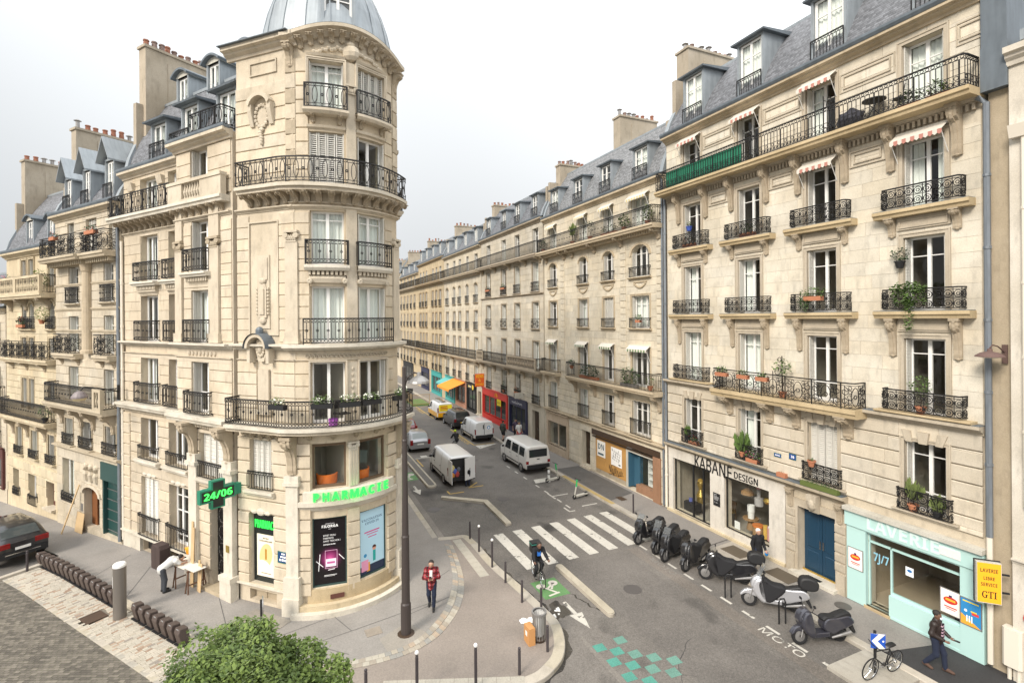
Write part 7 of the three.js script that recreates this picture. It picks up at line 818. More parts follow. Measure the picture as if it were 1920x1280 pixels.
// cobbled street on the left with the light sett strip
{
const yS=p=>{const u=(p[0] - KL[0])*DL[0] + (p[1] - KL[1])*DL[1];return -0.095 + gyL(u);};
const cob=struct('cobbled_road',sheetG(UM([[-4,3.85],[8,3.85],[40,3.85],[40,16],[8,16],[-4,16]]),yS),std([0.31,0.28,0.245],{map:settTex,bumpMap:settBump,bumpScale:0.012,roughness:0.85}));
struct('parking_lane',sheetG(UM([[10.5,1.82],[40,1.82],[40,3.86],[10.5,3.86]]),p=>yS(p) + 0.003),std([0.2,0.19,0.18],{map:asphTex,roughness:0.92}));
const strip=struct('sett_strip',sheetG(UM([[-3.5,2.35],[8,2.35],[10.5,2.35],[10.5,3.86],[8,3.86],[-3.5,3.86]]),p=>yS(p) - 0.002),std([0.3,0.27,0.22],{map:asphTex}));
const sm=[[0.62,0.57,0.49],[0.56,0.51,0.43],[0.66,0.6,0.51],[0.42,0.3,0.22],[0.5,0.38,0.29],[0.6,0.53,0.44],[0.38,0.34,0.3]].map(c=>std(c,{map:stoneTex,roughness:0.85})),sg=[0.2,0.24,0.16].map(l=>new GB().topstone(-l / 2 + 0.006,l / 2 - 0.006,0,0.03,-0.044,0.044,0.006).build());
const list=[];for (let r=0;r<136;r++){const u=-3.4 + r*0.1;let m=2.4 + (r % 2)*0.07;while (m<3.66){const k=Math.floor(rnd()*3),l=[0.2,0.24,0.16][k];list.push([u,m + l / 2,k,rnd()<0.78?Math.floor(rnd()*3):3 + Math.floor(rnd()*4)]);m +=l;}}
const inHatch=q=>q[0]>2.9 && q[0]<3.7 && q[1]>2.85 && q[1]<3.62;const near=list.filter(q=>!inHatch(q)).map(q=>{const p=um(q[0],q[1]);return{q,p,d:Math.hypot(p[0] + 13.5,p[1] + 16.6)};}).sort((a,b)=>a.d - b.d);
near.slice(0,300).forEach(({q,p})=>{mesh('sett',sg[q[2]],sm[q[3]],strip,p[0],-0.1 + gyL(q[0]) + rr(0,0.006),p[1],A_L + Math.PI / 2);});
const rest=near.slice(300),mx=new THREE.Matrix4();sg.forEach((g,k)=>sm.forEach((mt,t)=>{const s=rest.filter(o=>o.q[2]===k && o.q[3]===t);if (!s.length)return;const im=new THREE.InstancedMesh(g,mt,s.length);s.forEach((o,i)=>{mx.makeRotationY(A_L + Math.PI / 2).setPosition(o.p[0],-0.1 + gyL(o.q[0]) + rr(0,0.006),o.p[1]);im.setMatrixAt(i,mx);});im.name='setts';im.userData.kind='stuff';im.castShadow=im.receiveShadow=true;strip.add(im);}));
for (let i=0;i<34;i++){const u=-3.2 + i*0.4,p=um(u,3.76);mesh('border_stone',cached('bord',()=>new GB().topstone(-0.195,0.195,0,0.032,-0.085,0.085,0.008)),pick(granite),strip,p[0],-0.1 + gyL(u),p[1],A_L);}
{const p=um(3.28,3.24);mesh('iron_hatch',new GB().box(-0.33,0.33,0,0.035,-0.32,0.32),std([0.09,0.055,0.035],{roughness:0.7,map:stoneTex}),strip,p[0],-0.1,p[1],A_L);}
{const p=um(10.2,3.2);mesh('kerb_island',new GB().box(-0.12,0.12,0,0.12,-0.75,0.75),granite[1],strip,p[0],-0.2,p[1],A_L + 0.06);}
}
// markings and kerbed islands on the road
{
for (const [n,s] of [[12.3,16.2],[11.6,27.5],[12.8,36],[7.45,27.6]]){const p=ns(n,s);mesh('manhole_cover',cached('mhc',()=>new GB().cyl(0,0,0.006,0,0.36,20).cyl(0,0.006,0.01,0,0.3,18)),std([0.12,0.11,0.105],{metalness:0.4,roughness:0.6}),road,p[0],-0.12,p[1]);}
{const tar=std([0.05,0.048,0.047],{roughness:0.7});for (let k=0;k<12;k++){const g=new GB();let n=rr(9.5,14),s=rr(9,40),d=rr(-0.4,0.4) + (k % 3?1.57:0),q=null;for (let i=0;i<14;i++){const c=ns(n,s),w=rr(0.008,0.02);if (q)g.poly([[q[0],0,q[1]],[c[0],0,c[1]],[c[0] + w,0,c[1] + w],[q[0] + w,0,q[1] + w]]);q=c;d +=rr(-0.35,0.35);n +=0.22*cos(d);s +=0.22*sin(d);} mesh('road_crack',g,tar,road,0,-0.1165,0);}}
const R0=-0.116,mk=(pts,mat=M.mark,name='road_marking',y=R0)=>sheet(name,NS(pts),y,mat,road),bar=(n0,n1,s0,s1,mat,name)=>mk([[n0,s0],[n1,s0],[n1,s1],[n0,s1]],mat,name);
[9.22,10.25,11.3,12.37,13.43,14.48,15.5].forEach((n,i)=>bar(n,n + 0.5,19.32 + i*0.015,23.12 + i*0.03,M.mark,'zebra_stripe'));
for (const s of [18.65,17.7,16.75,15.77,14.81,13.84,12.84,11.84,10.85,9.82,8.8])bar(14.93,15.04,s,s + 0.52,M.mark,'dashed_line');for (const s of [24.6,25.6,27.2,28.4,30.2,31.6,33.0])bar(14.4,14.5,s,s + 0.5,M.mark,'dashed_line');bar(14.1,14.5,24.1,24.2);bar(14.1,14.2,24.1,24.8);bar(15.2,16.2,24.5,24.6);bar(14.4,15.5,26.6,26.7);bar(14.35,14.45,26.2,27.2);mk([[14.6,29.2],[16.0,29.2],[16.0,29.9],[14.8,29.9]]);
const flat=(txt,size,w,n,s,mat,turn)=>{const g=lettering(txt,size,w,0.002,fontR),p=ns(n,s);g.rotateX(-Math.PI / 2);const m=mesh('road_lettering',g,mat,road,p[0],R0,p[1],turn);};flat('MOTO',0.3,1.6,14.55,12.35,M.mark,A_R);flat('MOTO',0.26,1.5,14.5,17.9,std([0.36,0.35,0.33],{map:asphTex}),A_R);
bar(14.3,14.42,40.2,47,M.yellowMark,'yellow_line');bar(14.3,14.42,53,62,M.yellowMark,'yellow_line');bar(14.3,16.2,40.2,40.32,M.yellowMark,'yellow_line');mk([[14.4,38.9],[16.4,40.0],[14.4,40.0]]);flat('LIVRAISON',0.36,3.2,13.9,44.0,M.yellowMark,A_R);flat('LIVRAISON',0.36,3.2,13.9,59.5,M.yellowMark,A_R);for (const s of [54,57,60])mk([[14.5,s],[14.6,s],[16.2,s + 1.6],[16.1,s + 1.6]],M.yellowMark,'yellow_line');
bar(8.9,10.7,38.2,38.3);bar(10.6,10.7,37.5,38.9);bar(9.4,9.9,38.4,38.9);bar(8.9,9.0,36,38,M.yellowMark,'yellow_line');bar(8.95,9.9,29.6,29.72,M.yellowMark,'yellow_line');bar(8.95,9.06,29.6,30.2,M.yellowMark,'yellow_line');bar(10.4,11.4,30.2,30.32,M.yellowMark,'yellow_line');mk([[10.5,30.4],[10.6,30.35],[11.3,31.0],[11.2,31.05]],M.yellowMark,'yellow_line');
const gp=std([0.16,0.36,0.14],{map:asphTex,roughness:0.85});for (const [n0,n1,s0,s1,nm] of [[8.87,9.96,16.97,18.3],[6.95,7.95,33.2,35.0]]){mk([[n0,s0],[n1,s0],[n1,s1],[n0,s1]],gp,'green_marking');const c=(n0 + n1) / 2,d=(s0 + s1) / 2,k=(s1 - s0) / 1.35,wm=M.mark;for (const [a,b] of [[-0.28,0.24],[0.28,0.3]])mk(Array.from({length:12},(_,i)=>[c + a + 0.2*cos(i / 12*TAU),d + (b + 0.2*sin(i / 12*TAU))*k]),wm,'bicycle_symbol',R0 + 0.004);for (const [a,b,e,f] of [[-0.28,0.24,0.1,-0.4],[0.28,0.3,0.02,-0.1],[-0.3,-0.5,0.2,-0.42],[-0.1,0,0.28,0.3]]){const l=Math.hypot(e - a,f - b),u=-(f - b) / l*0.045,v=(e - a) / l*0.045;mk([[c + a + u,d + (b + v)*k],[c + e + u,d + (f + v)*k],[c + e - u,d + (f - v)*k],[c + a - u,d + (b - v)*k]],wm,'bicycle_symbol',R0 + 0.0044);}}
for (const [n,s,k] of [[9.43,15.7,1],[7.35,31.2,0.95]]){bar(n - 0.07,n + 0.07,s,s + 0.85*k);mk([[n - 0.26,s + 0.02],[n,s - 0.93*k],[n + 0.26,s + 0.02]]);}
const teal=std([0.12,0.42,0.35],{map:asphTex,roughness:0.85}),tealOld=std([0.19,0.4,0.34],{map:asphTex,roughness:0.88});for (const [n,s,o] of [[9.15,13.78],[9.98,13.82,1],[9.55,13.4],[9.99,13.05,1],[9.17,13.02],[9.6,12.66],[10.42,12.68,1],[9.2,12.3],[10.05,12.28,1],[9.62,11.9],[10.5,11.9,1],[10.9,12.3,1]])mk([[n - 0.2,s - 0.16],[n + 0.18,s - 0.18],[n + 0.2,s + 0.17],[n - 0.18,s + 0.18]],o?tealOld:teal,'teal_square');
const isl=(pts,h=0.14,lab,cat='kerb')=>{const q=NS(pts),c=q.reduce((a,p)=>[a[0] + p[0] / q.length,a[1] + p[1] / q.length],[0,0]),l=q.map(p=>[p[0] - c[0],p[1] - c[1]]),t=thing('kerb_separator',lab,cat,c[0],-0.12,c[1],0,'low granite separators on the road');mesh('stone',new GB().prismY(l,0,h - 0.03),granite[1],t);mesh('stone_top',new GB().prismY(l.map(p=>[p[0]*0.985,p[1]*0.985]),h - 0.03,h),granite[3],t);return t;};
const capsule=(n0,n1,s0,s1)=>{const c=(n0 + n1) / 2,r=(n1 - n0) / 2,p=[];for (let i=0;i<=8;i++){const a=Math.PI*i / 8;p.push([c + r*cos(a),s1 - r + r*sin(a)]);} for (let i=0;i<=8;i++){const a=Math.PI + Math.PI*i / 8;p.push([c + r*cos(a),s0 + r + r*sin(a)]);} return p;};
isl(capsule(10.36,10.66,14.98,19.0),0.14,'long straight granite separator right of the green cycle marking');isl([[10.2,23.8],[10.52,23.85],[10.6,27.45],[8.35,29.25],[8.25,28.95],[10.27,27.2]],0.14,'bent granite separator behind the white panel van');
const b=isl(capsule(8.02,8.65,31.1,46),0.14,'long kerbed island between the cycle lane and parked cars');const q=NS(capsule(8.14,8.53,31.3,45.8)),c=b.position;mesh('asphalt_infill',new GB().prismY(q.map(p=>[p[0] - c.x,p[1] - c.z]),0.1,0.146),std([0.2,0.19,0.175],{map:asphTex}),b);
// water running in the gutter, wet patch at the drain
const wet=phy([0.035,0.034,0.033],{roughness:0.12,clearcoat:0.6});const edge=noseLine.filter((p,i)=>i>0 && i<74),wl=new GB();for (let i=1;i<edge.length - 1;i++){const a=edge[i],e=edge[i + 1],l=Math.hypot(e[0] - a[0],e[1] - a[1]) || 1,nx=(e[1] - a[1]) / l,nz=-(e[0] - a[0]) / l,w=k=>0.14 + 0.06*sin(k*1.7) + 0.05*sin(k*0.61);const P=(p,d)=>[p[0] + nx*d,R0 + 0.001,p[1] + nz*d];wl.poly([P(a,0.01),P(e,0.01),P(e,w(i + 1)),P(a,w(i))]);} const wm=struct('gutter_water',wl,wet);
const pw=ns(8.95,16.15);const pud=Array.from({length:26},(_,i)=>{const a=i / 26*TAU,r=1 + 0.2*sin(a*3 + 1) + 0.12*sin(a*7);return [pw[0] + 0.36*r*cos(a),pw[1] + 0.55*r*sin(a)];});struct('puddle',sheetG(pud,R0 + 0.0035),wet);const fo=new GB();for (let i=0;i<9;i++){const a=rr(0,TAU),r=rr(0,0.26),x=pw[0] - 0.08 + r*cos(a),z=pw[1] + 0.05 + r*1.4*sin(a),n=9,k=rr(0.04,0.1);fo.poly(Array.from({length:n},(_,j)=>{const t=-j / n*TAU,q=k*rr(0.4,1);return [x + q*cos(t),R0 + 0.0045 + i*0.0003,z + q*1.5*sin(t)];}));} struct('water_foam',fo,std([0.6,0.6,0.58]));
const trail=new GB();{const A=ns(9.9,17.0),B=ns(10.25,15.6);for (let i=0;i<14;i++){const t=i / 14,x=A[0] + (B[0] - A[0])*t + 0.06*sin(i),z=A[1] + (B[1] - A[1])*t + 0.05*cos(i*1.7),e=t + 1 / 14,X=A[0] + (B[0] - A[0])*e + 0.06*sin(i + 1),Z=A[1] + (B[1] - A[1])*e + 0.05*cos((i + 1)*1.7);trail.poly([[x,R0 + 0.001,z],[X,R0 + 0.001,Z],[X + 0.07,R0 + 0.001,Z],[x + 0.07,R0 + 0.001,z]]);}} struct('wet_trail',trail,wet);
// repaired trench strips in the asphalt
sheet('road_patch',NS([[6.7,23.9],[6.98,23.9],[6.98,60],[6.7,60]]),R0 - 0.0015,std([0.31,0.29,0.265],{map:roadTex}),road);sheet('road_patch',NS([[8.8,8],[9.1,8],[8.95,14.6],[8.8,14.2]]),R0 - 0.0015,std([0.26,0.245,0.225],{map:roadTex}),road);sheet('road_patch',NS([[14.2,6],[14.8,6],[14.75,19.1],[14.2,19.1]]),R0 - 0.0015,std([0.245,0.222,0.2],{map:roadTex}),road);sheet('road_patch',NS([[7.0,24.1],[10.1,24.1],[10.1,27.2],[8.3,28.8],[7.0,28.8]]),R0 - 0.0025,std([0.225,0.212,0.195],{map:roadTex}),road);sheet('road_patch',NS([[10.9,3],[13.9,3],[13.9,19],[10.9,19]]),R0 - 0.003,std([0.205,0.193,0.182],{map:roadTex}),road);sheet('road_patch',NS([[11.2,23.6],[14,23.6],[14,60],[11.2,60]]),R0 - 0.003,std([0.205,0.194,0.182],{map:roadTex}),road);
}
// ---------- vehicles: a skin through cross-sections; x = length from the rear, z = across ----------
const paint=(c,o)=>phy(c,{roughness:0.35,clearcoat:1,clearcoatRoughness:0.06,...o});
function skin(st,i0=0){// st: [x, sill, belt, top, half width sill, belt, roof]
const ringOf=([x,a,b,t,ws,wb,wt])=>[[ws*0.9,a],[ws,a + 0.07],[wb*1.01,(a + b) / 2],[wb,b],[wb + (wt - wb)*0.55,b + (t - b)*0.6],[wt,t - min(0.07,(t - b)*0.2)],[wt*0.82,t - 0.005],[wt*0.4,t + 0.012],[0,t + 0.015]].map(p=>[x,p[1],p[0]]);
const cv=(k)=>new THREE.CatmullRomCurve3(st.map(s=>V(s[k],0,0)),false,'centripetal'),N=(st.length - 1)*3,full=[];
for (let i=0;i<st.length - 1;i++)for (let q=0;q<3;q++){const f=q / 3,e=f*f*(3 - 2*f)*0.4 + f*0.6;full.push(st[i].map((v,k)=>v + (st[i + 1][k] - v)*(k?e:f)));} full.push(st[st.length - 1]);
const R=full.map(ringOf),rings=R.map(r=>[...r,...[...r].reverse().slice(1).map(p=>[p[0],p[1],-p[2]])]),pos=[],idx=[],n=rings[0].length;
rings.forEach(r=>r.forEach(p=>pos.push(...p)));for (let i=0;i<rings.length - 1;i++)for (let k=0;k<n - 1;k++){const a=i*n + k,b=a + n;idx.push(a,a + 1,b,b,a + 1,b + 1);}
for (const [e,s] of [[0,1],[rings.length - 1,0]]){const o=pos.length / 3;rings[e].forEach(p=>pos.push(...p));const c=rings[e].reduce((a,p)=>[p[0],a[1] + p[1] / n,0],[0,0,0]);pos.push(...c);for (let k=0;k<n - 1;k++)s?idx.push(o + k,o + n,o + k + 1):idx.push(o + k,o + k + 1,o + n);idx.push(...(s?[o + n - 1,o + n,o]:[o + n - 1,o,o + n]));}
const g=new THREE.BufferGeometry();g.setAttribute('position',new THREE.Float32BufferAttribute(pos,3));g.setAttribute('uv',new THREE.Float32BufferAttribute(pos.flatMap((v,i)=>i % 3?[]:[pos[i],pos[i + 1]]),2));g.setIndex(idx);g.computeVertexNormals();
const at=x=>{let i=0;while (i<full.length - 2 && full[i + 1][0]<x)i++;const f=(x - full[i][0]) / (full[i + 1][0] - full[i][0]);return full[i].map((v,k)=>v + (full[i + 1][k] - v)*f);};
return{g,at,ring:x=>ringOf(at(x))};
}
function sidePatch(S,x0,x1,t0,t1,z,lean0=0,lean1=0){const b=new GB(),n=4,m=3,P=(i,j)=>{const t=t0 + (t1 - t0)*j / m,x=x0 + (x1 - x0)*i / n + (lean0*(1 - i / n) + lean1*i / n)*(t - t0),r=S.ring(x),k=3 + t*2,a=r[Math.floor(k)],c=r[min(5,Math.floor(k) + 1)],f=k - Math.floor(k);return [x,a[1] + (c[1] - a[1])*f,(a[2] + (c[2] - a[2])*f + 0.009)*z];};for (let i=0;i<n;i++)for (let j=0;j<m;j++){const q=[P(i,j),P(i + 1,j),P(i + 1,j + 1),P(i,j + 1)];b.poly(z>0?q:q.reverse());} return b;}
function topPatch(S,x0,x1,f0,f1){const b=new GB(),n=5,m=6,P=(i,j)=>{const x=x0 + (x1 - x0)*i / n,s=S.at(x),w=(f0 + (f1 - f0)*i / n)*s[6],z=-w + 2*w*j / m;return [x + (x1<x0?-0.012:0.012)*0,s[3] + 0.03 - 0.02*(z / s[6])**2,z];};for (let i=0;i<n;i++)for (let j=0;j<m;j++)b.poly([P(i,j),P(i,j + 1),P(i + 1,j + 1),P(i + 1,j)]);return b;}
const wheelGeo=r=>cached(`tyre${r}`,()=>new GB().lathe([[r*0.62,-0.1],[r*0.93,-0.1],[r,-0.06],[r,0.06],[r*0.93,0.1],[r*0.62,0.1]],0,0,20).map((x,y,z)=>[x,z,y])),rimGeo=r=>cached(`rim${r}`,()=>{const g=new GB().lathe([[0,0.07],[r*0.2,0.085],[r*0.3,0.06],[r*0.55,0.07],[r*0.63,0.098]],0,0,20);for (let k=0;k<6;k++){const a=k / 6*TAU;g.tube([[0.1*r*cos(a),0.08,0.1*r*sin(a)],[0.56*r*cos(a),0.09,0.56*r*sin(a)]],0.025,4);} return g.map((x,y,z)=>[x,z,y]);});
const TL=std([0.22,0.008,0.008],{roughness:0.2}),plateW=std([0.75,0.74,0.7]),plateY=std([0.75,0.5,0.03]),trimBlack=std([0.014,0.014,0.015],{roughness:0.6});
function car(name,label,cat,x,y,z,a,c){
const t=thing(name,label,cat,x,y,z,a),S=skin(c.st),L=c.st[c.st.length - 1][0];mesh('body',S.g,c.mat,t);
for (const wx of c.wheels)for (const s of [-1,1]){const w=mesh('wheel',wheelGeo(c.wr),M.rubber,t,wx,c.wr,s*(c.hw - 0.09),s<0?Math.PI:0);mesh('rim',rimGeo(c.wr),c.rim || M.steel,w);mesh('wheel_arch',cached(`arch${c.wr}`,()=>new GB().lathe([[c.wr*1.0,0],[c.wr*1.14,0],[c.wr*1.14,0.03],[c.wr*1.0,0.03]],0,0,14,-2.0,2.0).map((p,q,r)=>[p,r,q])),trimBlack,t,wx,c.wr + 0.02,s*(c.hw - 0.012) + (s<0?-0.02:0));}
for (const [x0,x1,t0,t1,l0,l1] of c.side || [])for (const s of [-1,1])mesh('side_window',sidePatch(S,x0,x1,t0,t1,s,l0 || 0,l1 || 0),M.darkGlass,t);
for (const x of c.seams || [])for (const q of [-1,1])mesh('door_seam',new GB().tube(S.ring(x).slice(1,6).map(p=>[p[0],p[1],(p[2] + 0.001)*q]),0.007,4),trimBlack,t);for (const [hx,hy] of c.handles || [])for (const q of [-1,1])mesh('door_handle',new GB().box(hx,hx + 0.16,hy,hy + 0.035,q*c.hw - 0.02,q*c.hw + 0.02),trimBlack,t);if (c.lower)for (const q of [-1,1])mesh('side_trim',new GB().box(c.wheels[0] + 0.4,c.wheels[1] - 0.4,c.lower,c.lower + 0.07,q*(c.hw + 0.004) - 0.012,q*(c.hw + 0.004) + 0.012),trimBlack,t);if (c.ws)mesh('windscreen',topPatch(S,...c.ws),M.darkGlass,t);if (c.rw)mesh('rear_window',topPatch(S,...c.rw),c.rwMat || phy([0.25,0.28,0.28],{roughness:0.06}),t);
for (const b of c.boxes || [])mesh(b[0],new GB().box(...b[1]),b[2],t);for (const s of [-1,1]){for (const [y0,y1,z0,z1,x0=-0.02,x1=0.1] of [c.tail])mesh('tail_light',new GB().box(x0,x1,y0,y1,min(s*z0,s*z1),max(s*z0,s*z1)),TL,t);mesh('headlight',new GB().box(L - 0.1,L + 0.01,c.hl[0],c.hl[1],min(s*c.hl[2],s*c.hl[3]),max(s*c.hl[2],s*c.hl[3])),M.chrome,t);mesh('wing_mirror',new GB().blob(c.mx,c.my,s*(c.hw + 0.1),0.06,0.09,0.11,8,5),c.mirror || trimBlack,t);}
mesh('number_plate',new GB().box(-0.05,-0.03,c.py,c.py + 0.11,-0.26,0.26),c.plate || plateW,t);
mesh('rear_bumper',new GB().box(-0.06,0.12,c.st[0][1],c.st[0][1] + 0.26,-c.hw*0.93,c.hw*0.93),c.bumper || trimBlack,t);return{t,S};
}
const A_S=Math.atan2(0.91329,-0.40733),A_U=Math.atan2(0.50044,-0.86577),onRoad=(n,s)=>{const p=ns(n,s);return [p[0],-0.12,p[1]];};
const boxVan=(L,h,w,nose)=>[[0,0.38,1.05,h - 0.1,w*0.96,w*0.98,w*0.84],[0.1,0.34,1.06,h - 0.02,w,w,w*0.86],[1.2,0.3,1.06,h,w,w,w*0.87],[L - nose - 0.9,0.3,1.05,h,w,w,w*0.86],[L - nose - 0.45,0.3,1.04,h - 0.04,w,w,w*0.84],[L - nose + 0.25,0.3,1.03,1.2,w,w,w*0.82],[L - 0.25,0.3,0.92,1.0,w*0.97,w*0.94,w*0.75],[L,0.36,0.72,0.78,w*0.86,w*0.84,w*0.7]];
const whiteP=paint([0.74,0.74,0.73]),creamP=paint([0.72,0.7,0.66]),blackP=paint([0.012,0.012,0.014]),silverP=paint([0.3,0.3,0.31],{metalness:0.6}),redP=paint([0.2,0.015,0.025]);
{// panel van with an open rear door
const [x,y,z]=onRoad(10.12,30.75),w=0.93,{t}=car('panel_van','white panel van with its left rear door open','van',x,y,z,A_S,{st:boxVan(4.75,1.92,w,0.75),mat:whiteP,wheels:[0.95,3.85],seams:[1.5,2.95,3.8],handles:[[3.0,0.98],[1.6,0.98]],lower:0.55,wr:0.33,hw:w,side:[[3.05,3.75,0.08,0.85,0,-0.35]],ws:[4.05,3.6,0.9,0.92],tail:[0.75,1.25,w*0.86,w*0.99],hl:[0.62,0.85,0.45,0.75],mx:3.7,my:1.15,py:0.5,boxes:[['cargo_opening',[-0.02,0.0,0.52,1.78,-0.84,0.84],M.black],['cargo_floor',[-0.035,0.0,0.5,0.62,-0.84,0.84],M.steel]]});
mesh('open_door',new GB().box(-0.8,0,0.42,1.82,-0.9,-0.86),whiteP,t);const rd=mesh('open_door',new GB().box(-0.04,0,0.45,1.84,-0.86,0),whiteP,t,-0.03,0,0.87);rd.rotation.y=0.42;mesh('badge',new GB().box(-0.05,-0.04,1.05,1.16,-0.5,-0.42),M.steel,rd);for (const [a,b,c,m] of [[0.62,1.2,0.16,std([0.6,0.5,0.2])],[0.45,1.0,0.14,std([0.08,0.12,0.4])],[0.3,0.8,0.15,std([0.4,0.06,0.05])],[0.6,0.75,0.14,std([0.6,0.25,0.05])],[0.2,1.1,0.12,std([0.12,0.13,0.15])]])mesh('cargo_bundle',new GB().blob(-0.03,b,-a,0.05,c*1.3,c,7,5),m,t);
}
{const [x,y,z]=onRoad(15.68,30.95),w=0.92;car('passenger_van','old cream white passenger van parked by the right kerb','van',x,y,z,A_S,{st:boxVan(4.7,1.92,w,0.55),mat:creamP,wheels:[0.85,3.75],seams:[1.25,2.5,3.65],handles:[[2.6,0.95],[1.4,0.95]],lower:0.5,wr:0.33,hw:w,side:[[0.35,1.15,0.1,0.82],[1.35,2.4,0.1,0.82],[2.65,3.6,0.1,0.85,0,-0.3]],ws:[4.2,3.75,0.9,0.92],tail:[0.72,0.92,w*0.78,w*0.99],hl:[0.6,0.8,0.5,0.8],mx:3.75,my:1.2,py:0.72,boxes:[['rear_window',[-0.012,0.02,1.15,1.68,-0.68,0.68],M.darkGlass],['tailgate_seam',[-0.008,0.02,0.66,0.675,-0.84,0.84],trimBlack],['tailgate_handle',[-0.03,0.0,0.98,1.04,-0.1,0.1],trimBlack]]});}
const hatch=(h,L,w)=>[[0,0.34,0.78,0.86,w*0.9,w*0.93,w*0.84],[0.1,0.3,0.9,0.99,w*0.97,w*0.98,w*0.84],[0.5,0.28,0.92,h - 0.06,w,w,w*0.78],[0.95,0.26,0.92,h,w,w,w*0.77],[L - 1.75,0.26,0.9,h - 0.02,w,w,w*0.76],[L - 1.0,0.26,0.88,1.0,w,w,w*0.78],[L - 0.35,0.28,0.78,0.86,w*0.96,w*0.93,w*0.75],[L,0.34,0.6,0.66,w*0.82,w*0.8,w*0.65]];
const hatchCar=(name,label,n,s,h,L,mat,o={})=>{const w=0.85,p=o.pos || onRoad(n,s);return car(name,label,'car',p[0],p[1],p[2],o.a??A_S,{st:hatch(h,L,w),mat,wheels:[0.72,L - 0.8],seams:[0.95,1.6,2.5],handles:[[1.1,0.8],[1.75,0.8]],lower:0.5,wr:0.3,hw:w,side:[[0.75,1.55,0.12,0.85,0.3,0],[1.65,2.45,0.12,0.85,0,-0.5]],ws:[L - 1.12,L - 1.68,0.9,0.9],rw:[0.16,0.5,0.86,0.82],tail:[0.62,1.0,w*0.7,w*0.96,-0.02,0.14],hl:[0.55,0.72,0.4,0.7],mx:L - 1.55,my:0.95,py:0.62,mirror:mat,...o});};
hatchCar('hatchback_car','silver hatchback parked beside the kerbed island',9.72,39.9,1.5,3.85,silverP,{bumper:silverP});hatchCar('hatchback_car','dark red hatchback with a black roof parked in front of the silver one',9.95,45.3,1.5,3.9,redP);
{const [x,y,z]=onRoad(15.5,40.8),w=0.87;const{t}=car('delivery_van','white delivery van with blue emblems parked near the wine shop','van',x,y,z,A_S,{st:boxVan(4.15,1.8,w,0.75),mat:whiteP,wheels:[0.8,3.35],seams:[1.3,2.35,3.25],handles:[[2.45,0.92]],wr:0.31,hw:w,side:[[2.45,3.2,0.1,0.85,0,-0.35]],ws:[3.6,3.05,0.9,0.92],tail:[0.7,1.15,w*0.88,w*0.99],hl:[0.6,0.8,0.45,0.72],mx:3.1,my:1.1,py:0.55,boxes:[['door_seam',[-0.012,0.0,0.5,1.6,-0.02,0.02],trimBlack],['side_trim',[0.3,3.6,0.5,0.58,-0.885,0.885],trimBlack],['rear_window',[-0.012,0.0,1.15,1.5,-0.12,-0.04],M.darkGlass]]});const em=canvasMat(64,64,(g)=>{g.fillStyle='#eee';g.fillRect(0,0,64,64);g.fillStyle='#2387c9';g.beginPath();g.arc(32,32,24,0,7);g.fill();g.fillStyle='#fff';g.fillRect(20,30,24,18);g.beginPath();g.moveTo(14,32);g.lineTo(32,14);g.lineTo(50,32);g.fill();});const e1=mesh('emblem',new THREE.PlaneGeometry(0.4,0.4),em,t,-0.025,1.25,0.4);e1.rotation.y=-Math.PI / 2;mesh('emblem',new THREE.PlaneGeometry(0.4,0.4),em,t,0.9,1.2,0.885);}
{const w=0.89,[x,y,z]=onRoad(15.45,46.4);car('people_carrier','black people carrier with a yellow number plate','car',x,y,z,A_S,{st:[[0,0.36,0.85,0.95,w*0.92,w*0.94,w*0.84],[0.1,0.3,0.98,1.1,w*0.98,w,w*0.86],[0.38,0.28,1.0,1.6,w,w,w*0.8],[0.9,0.26,1.0,1.66,w,w,w*0.8],[2.6,0.26,0.98,1.64,w,w,w*0.79],[3.55,0.26,0.95,1.08,w,w,w*0.8],[4.1,0.28,0.82,0.9,w*0.95,w*0.93,w*0.75],[4.4,0.34,0.6,0.68,w*0.82,w*0.8,w*0.65]],mat:blackP,wheels:[0.85,3.55],wr:0.32,hw:w,rim:M.chrome,side:[[0.55,1.3,0.1,0.85],[1.4,2.2,0.1,0.85],[2.3,2.95,0.1,0.8,0,-0.4]],ws:[3.4,2.75,0.9,0.9],rw:[0.12,0.38,0.86,0.86],rwMat:M.darkGlass,tail:[0.75,1.05,w*0.75,w*0.97,-0.02,0.16],hl:[0.55,0.72,0.4,0.7],mx:3.0,my:1.05,py:0.62,plate:plateY});}
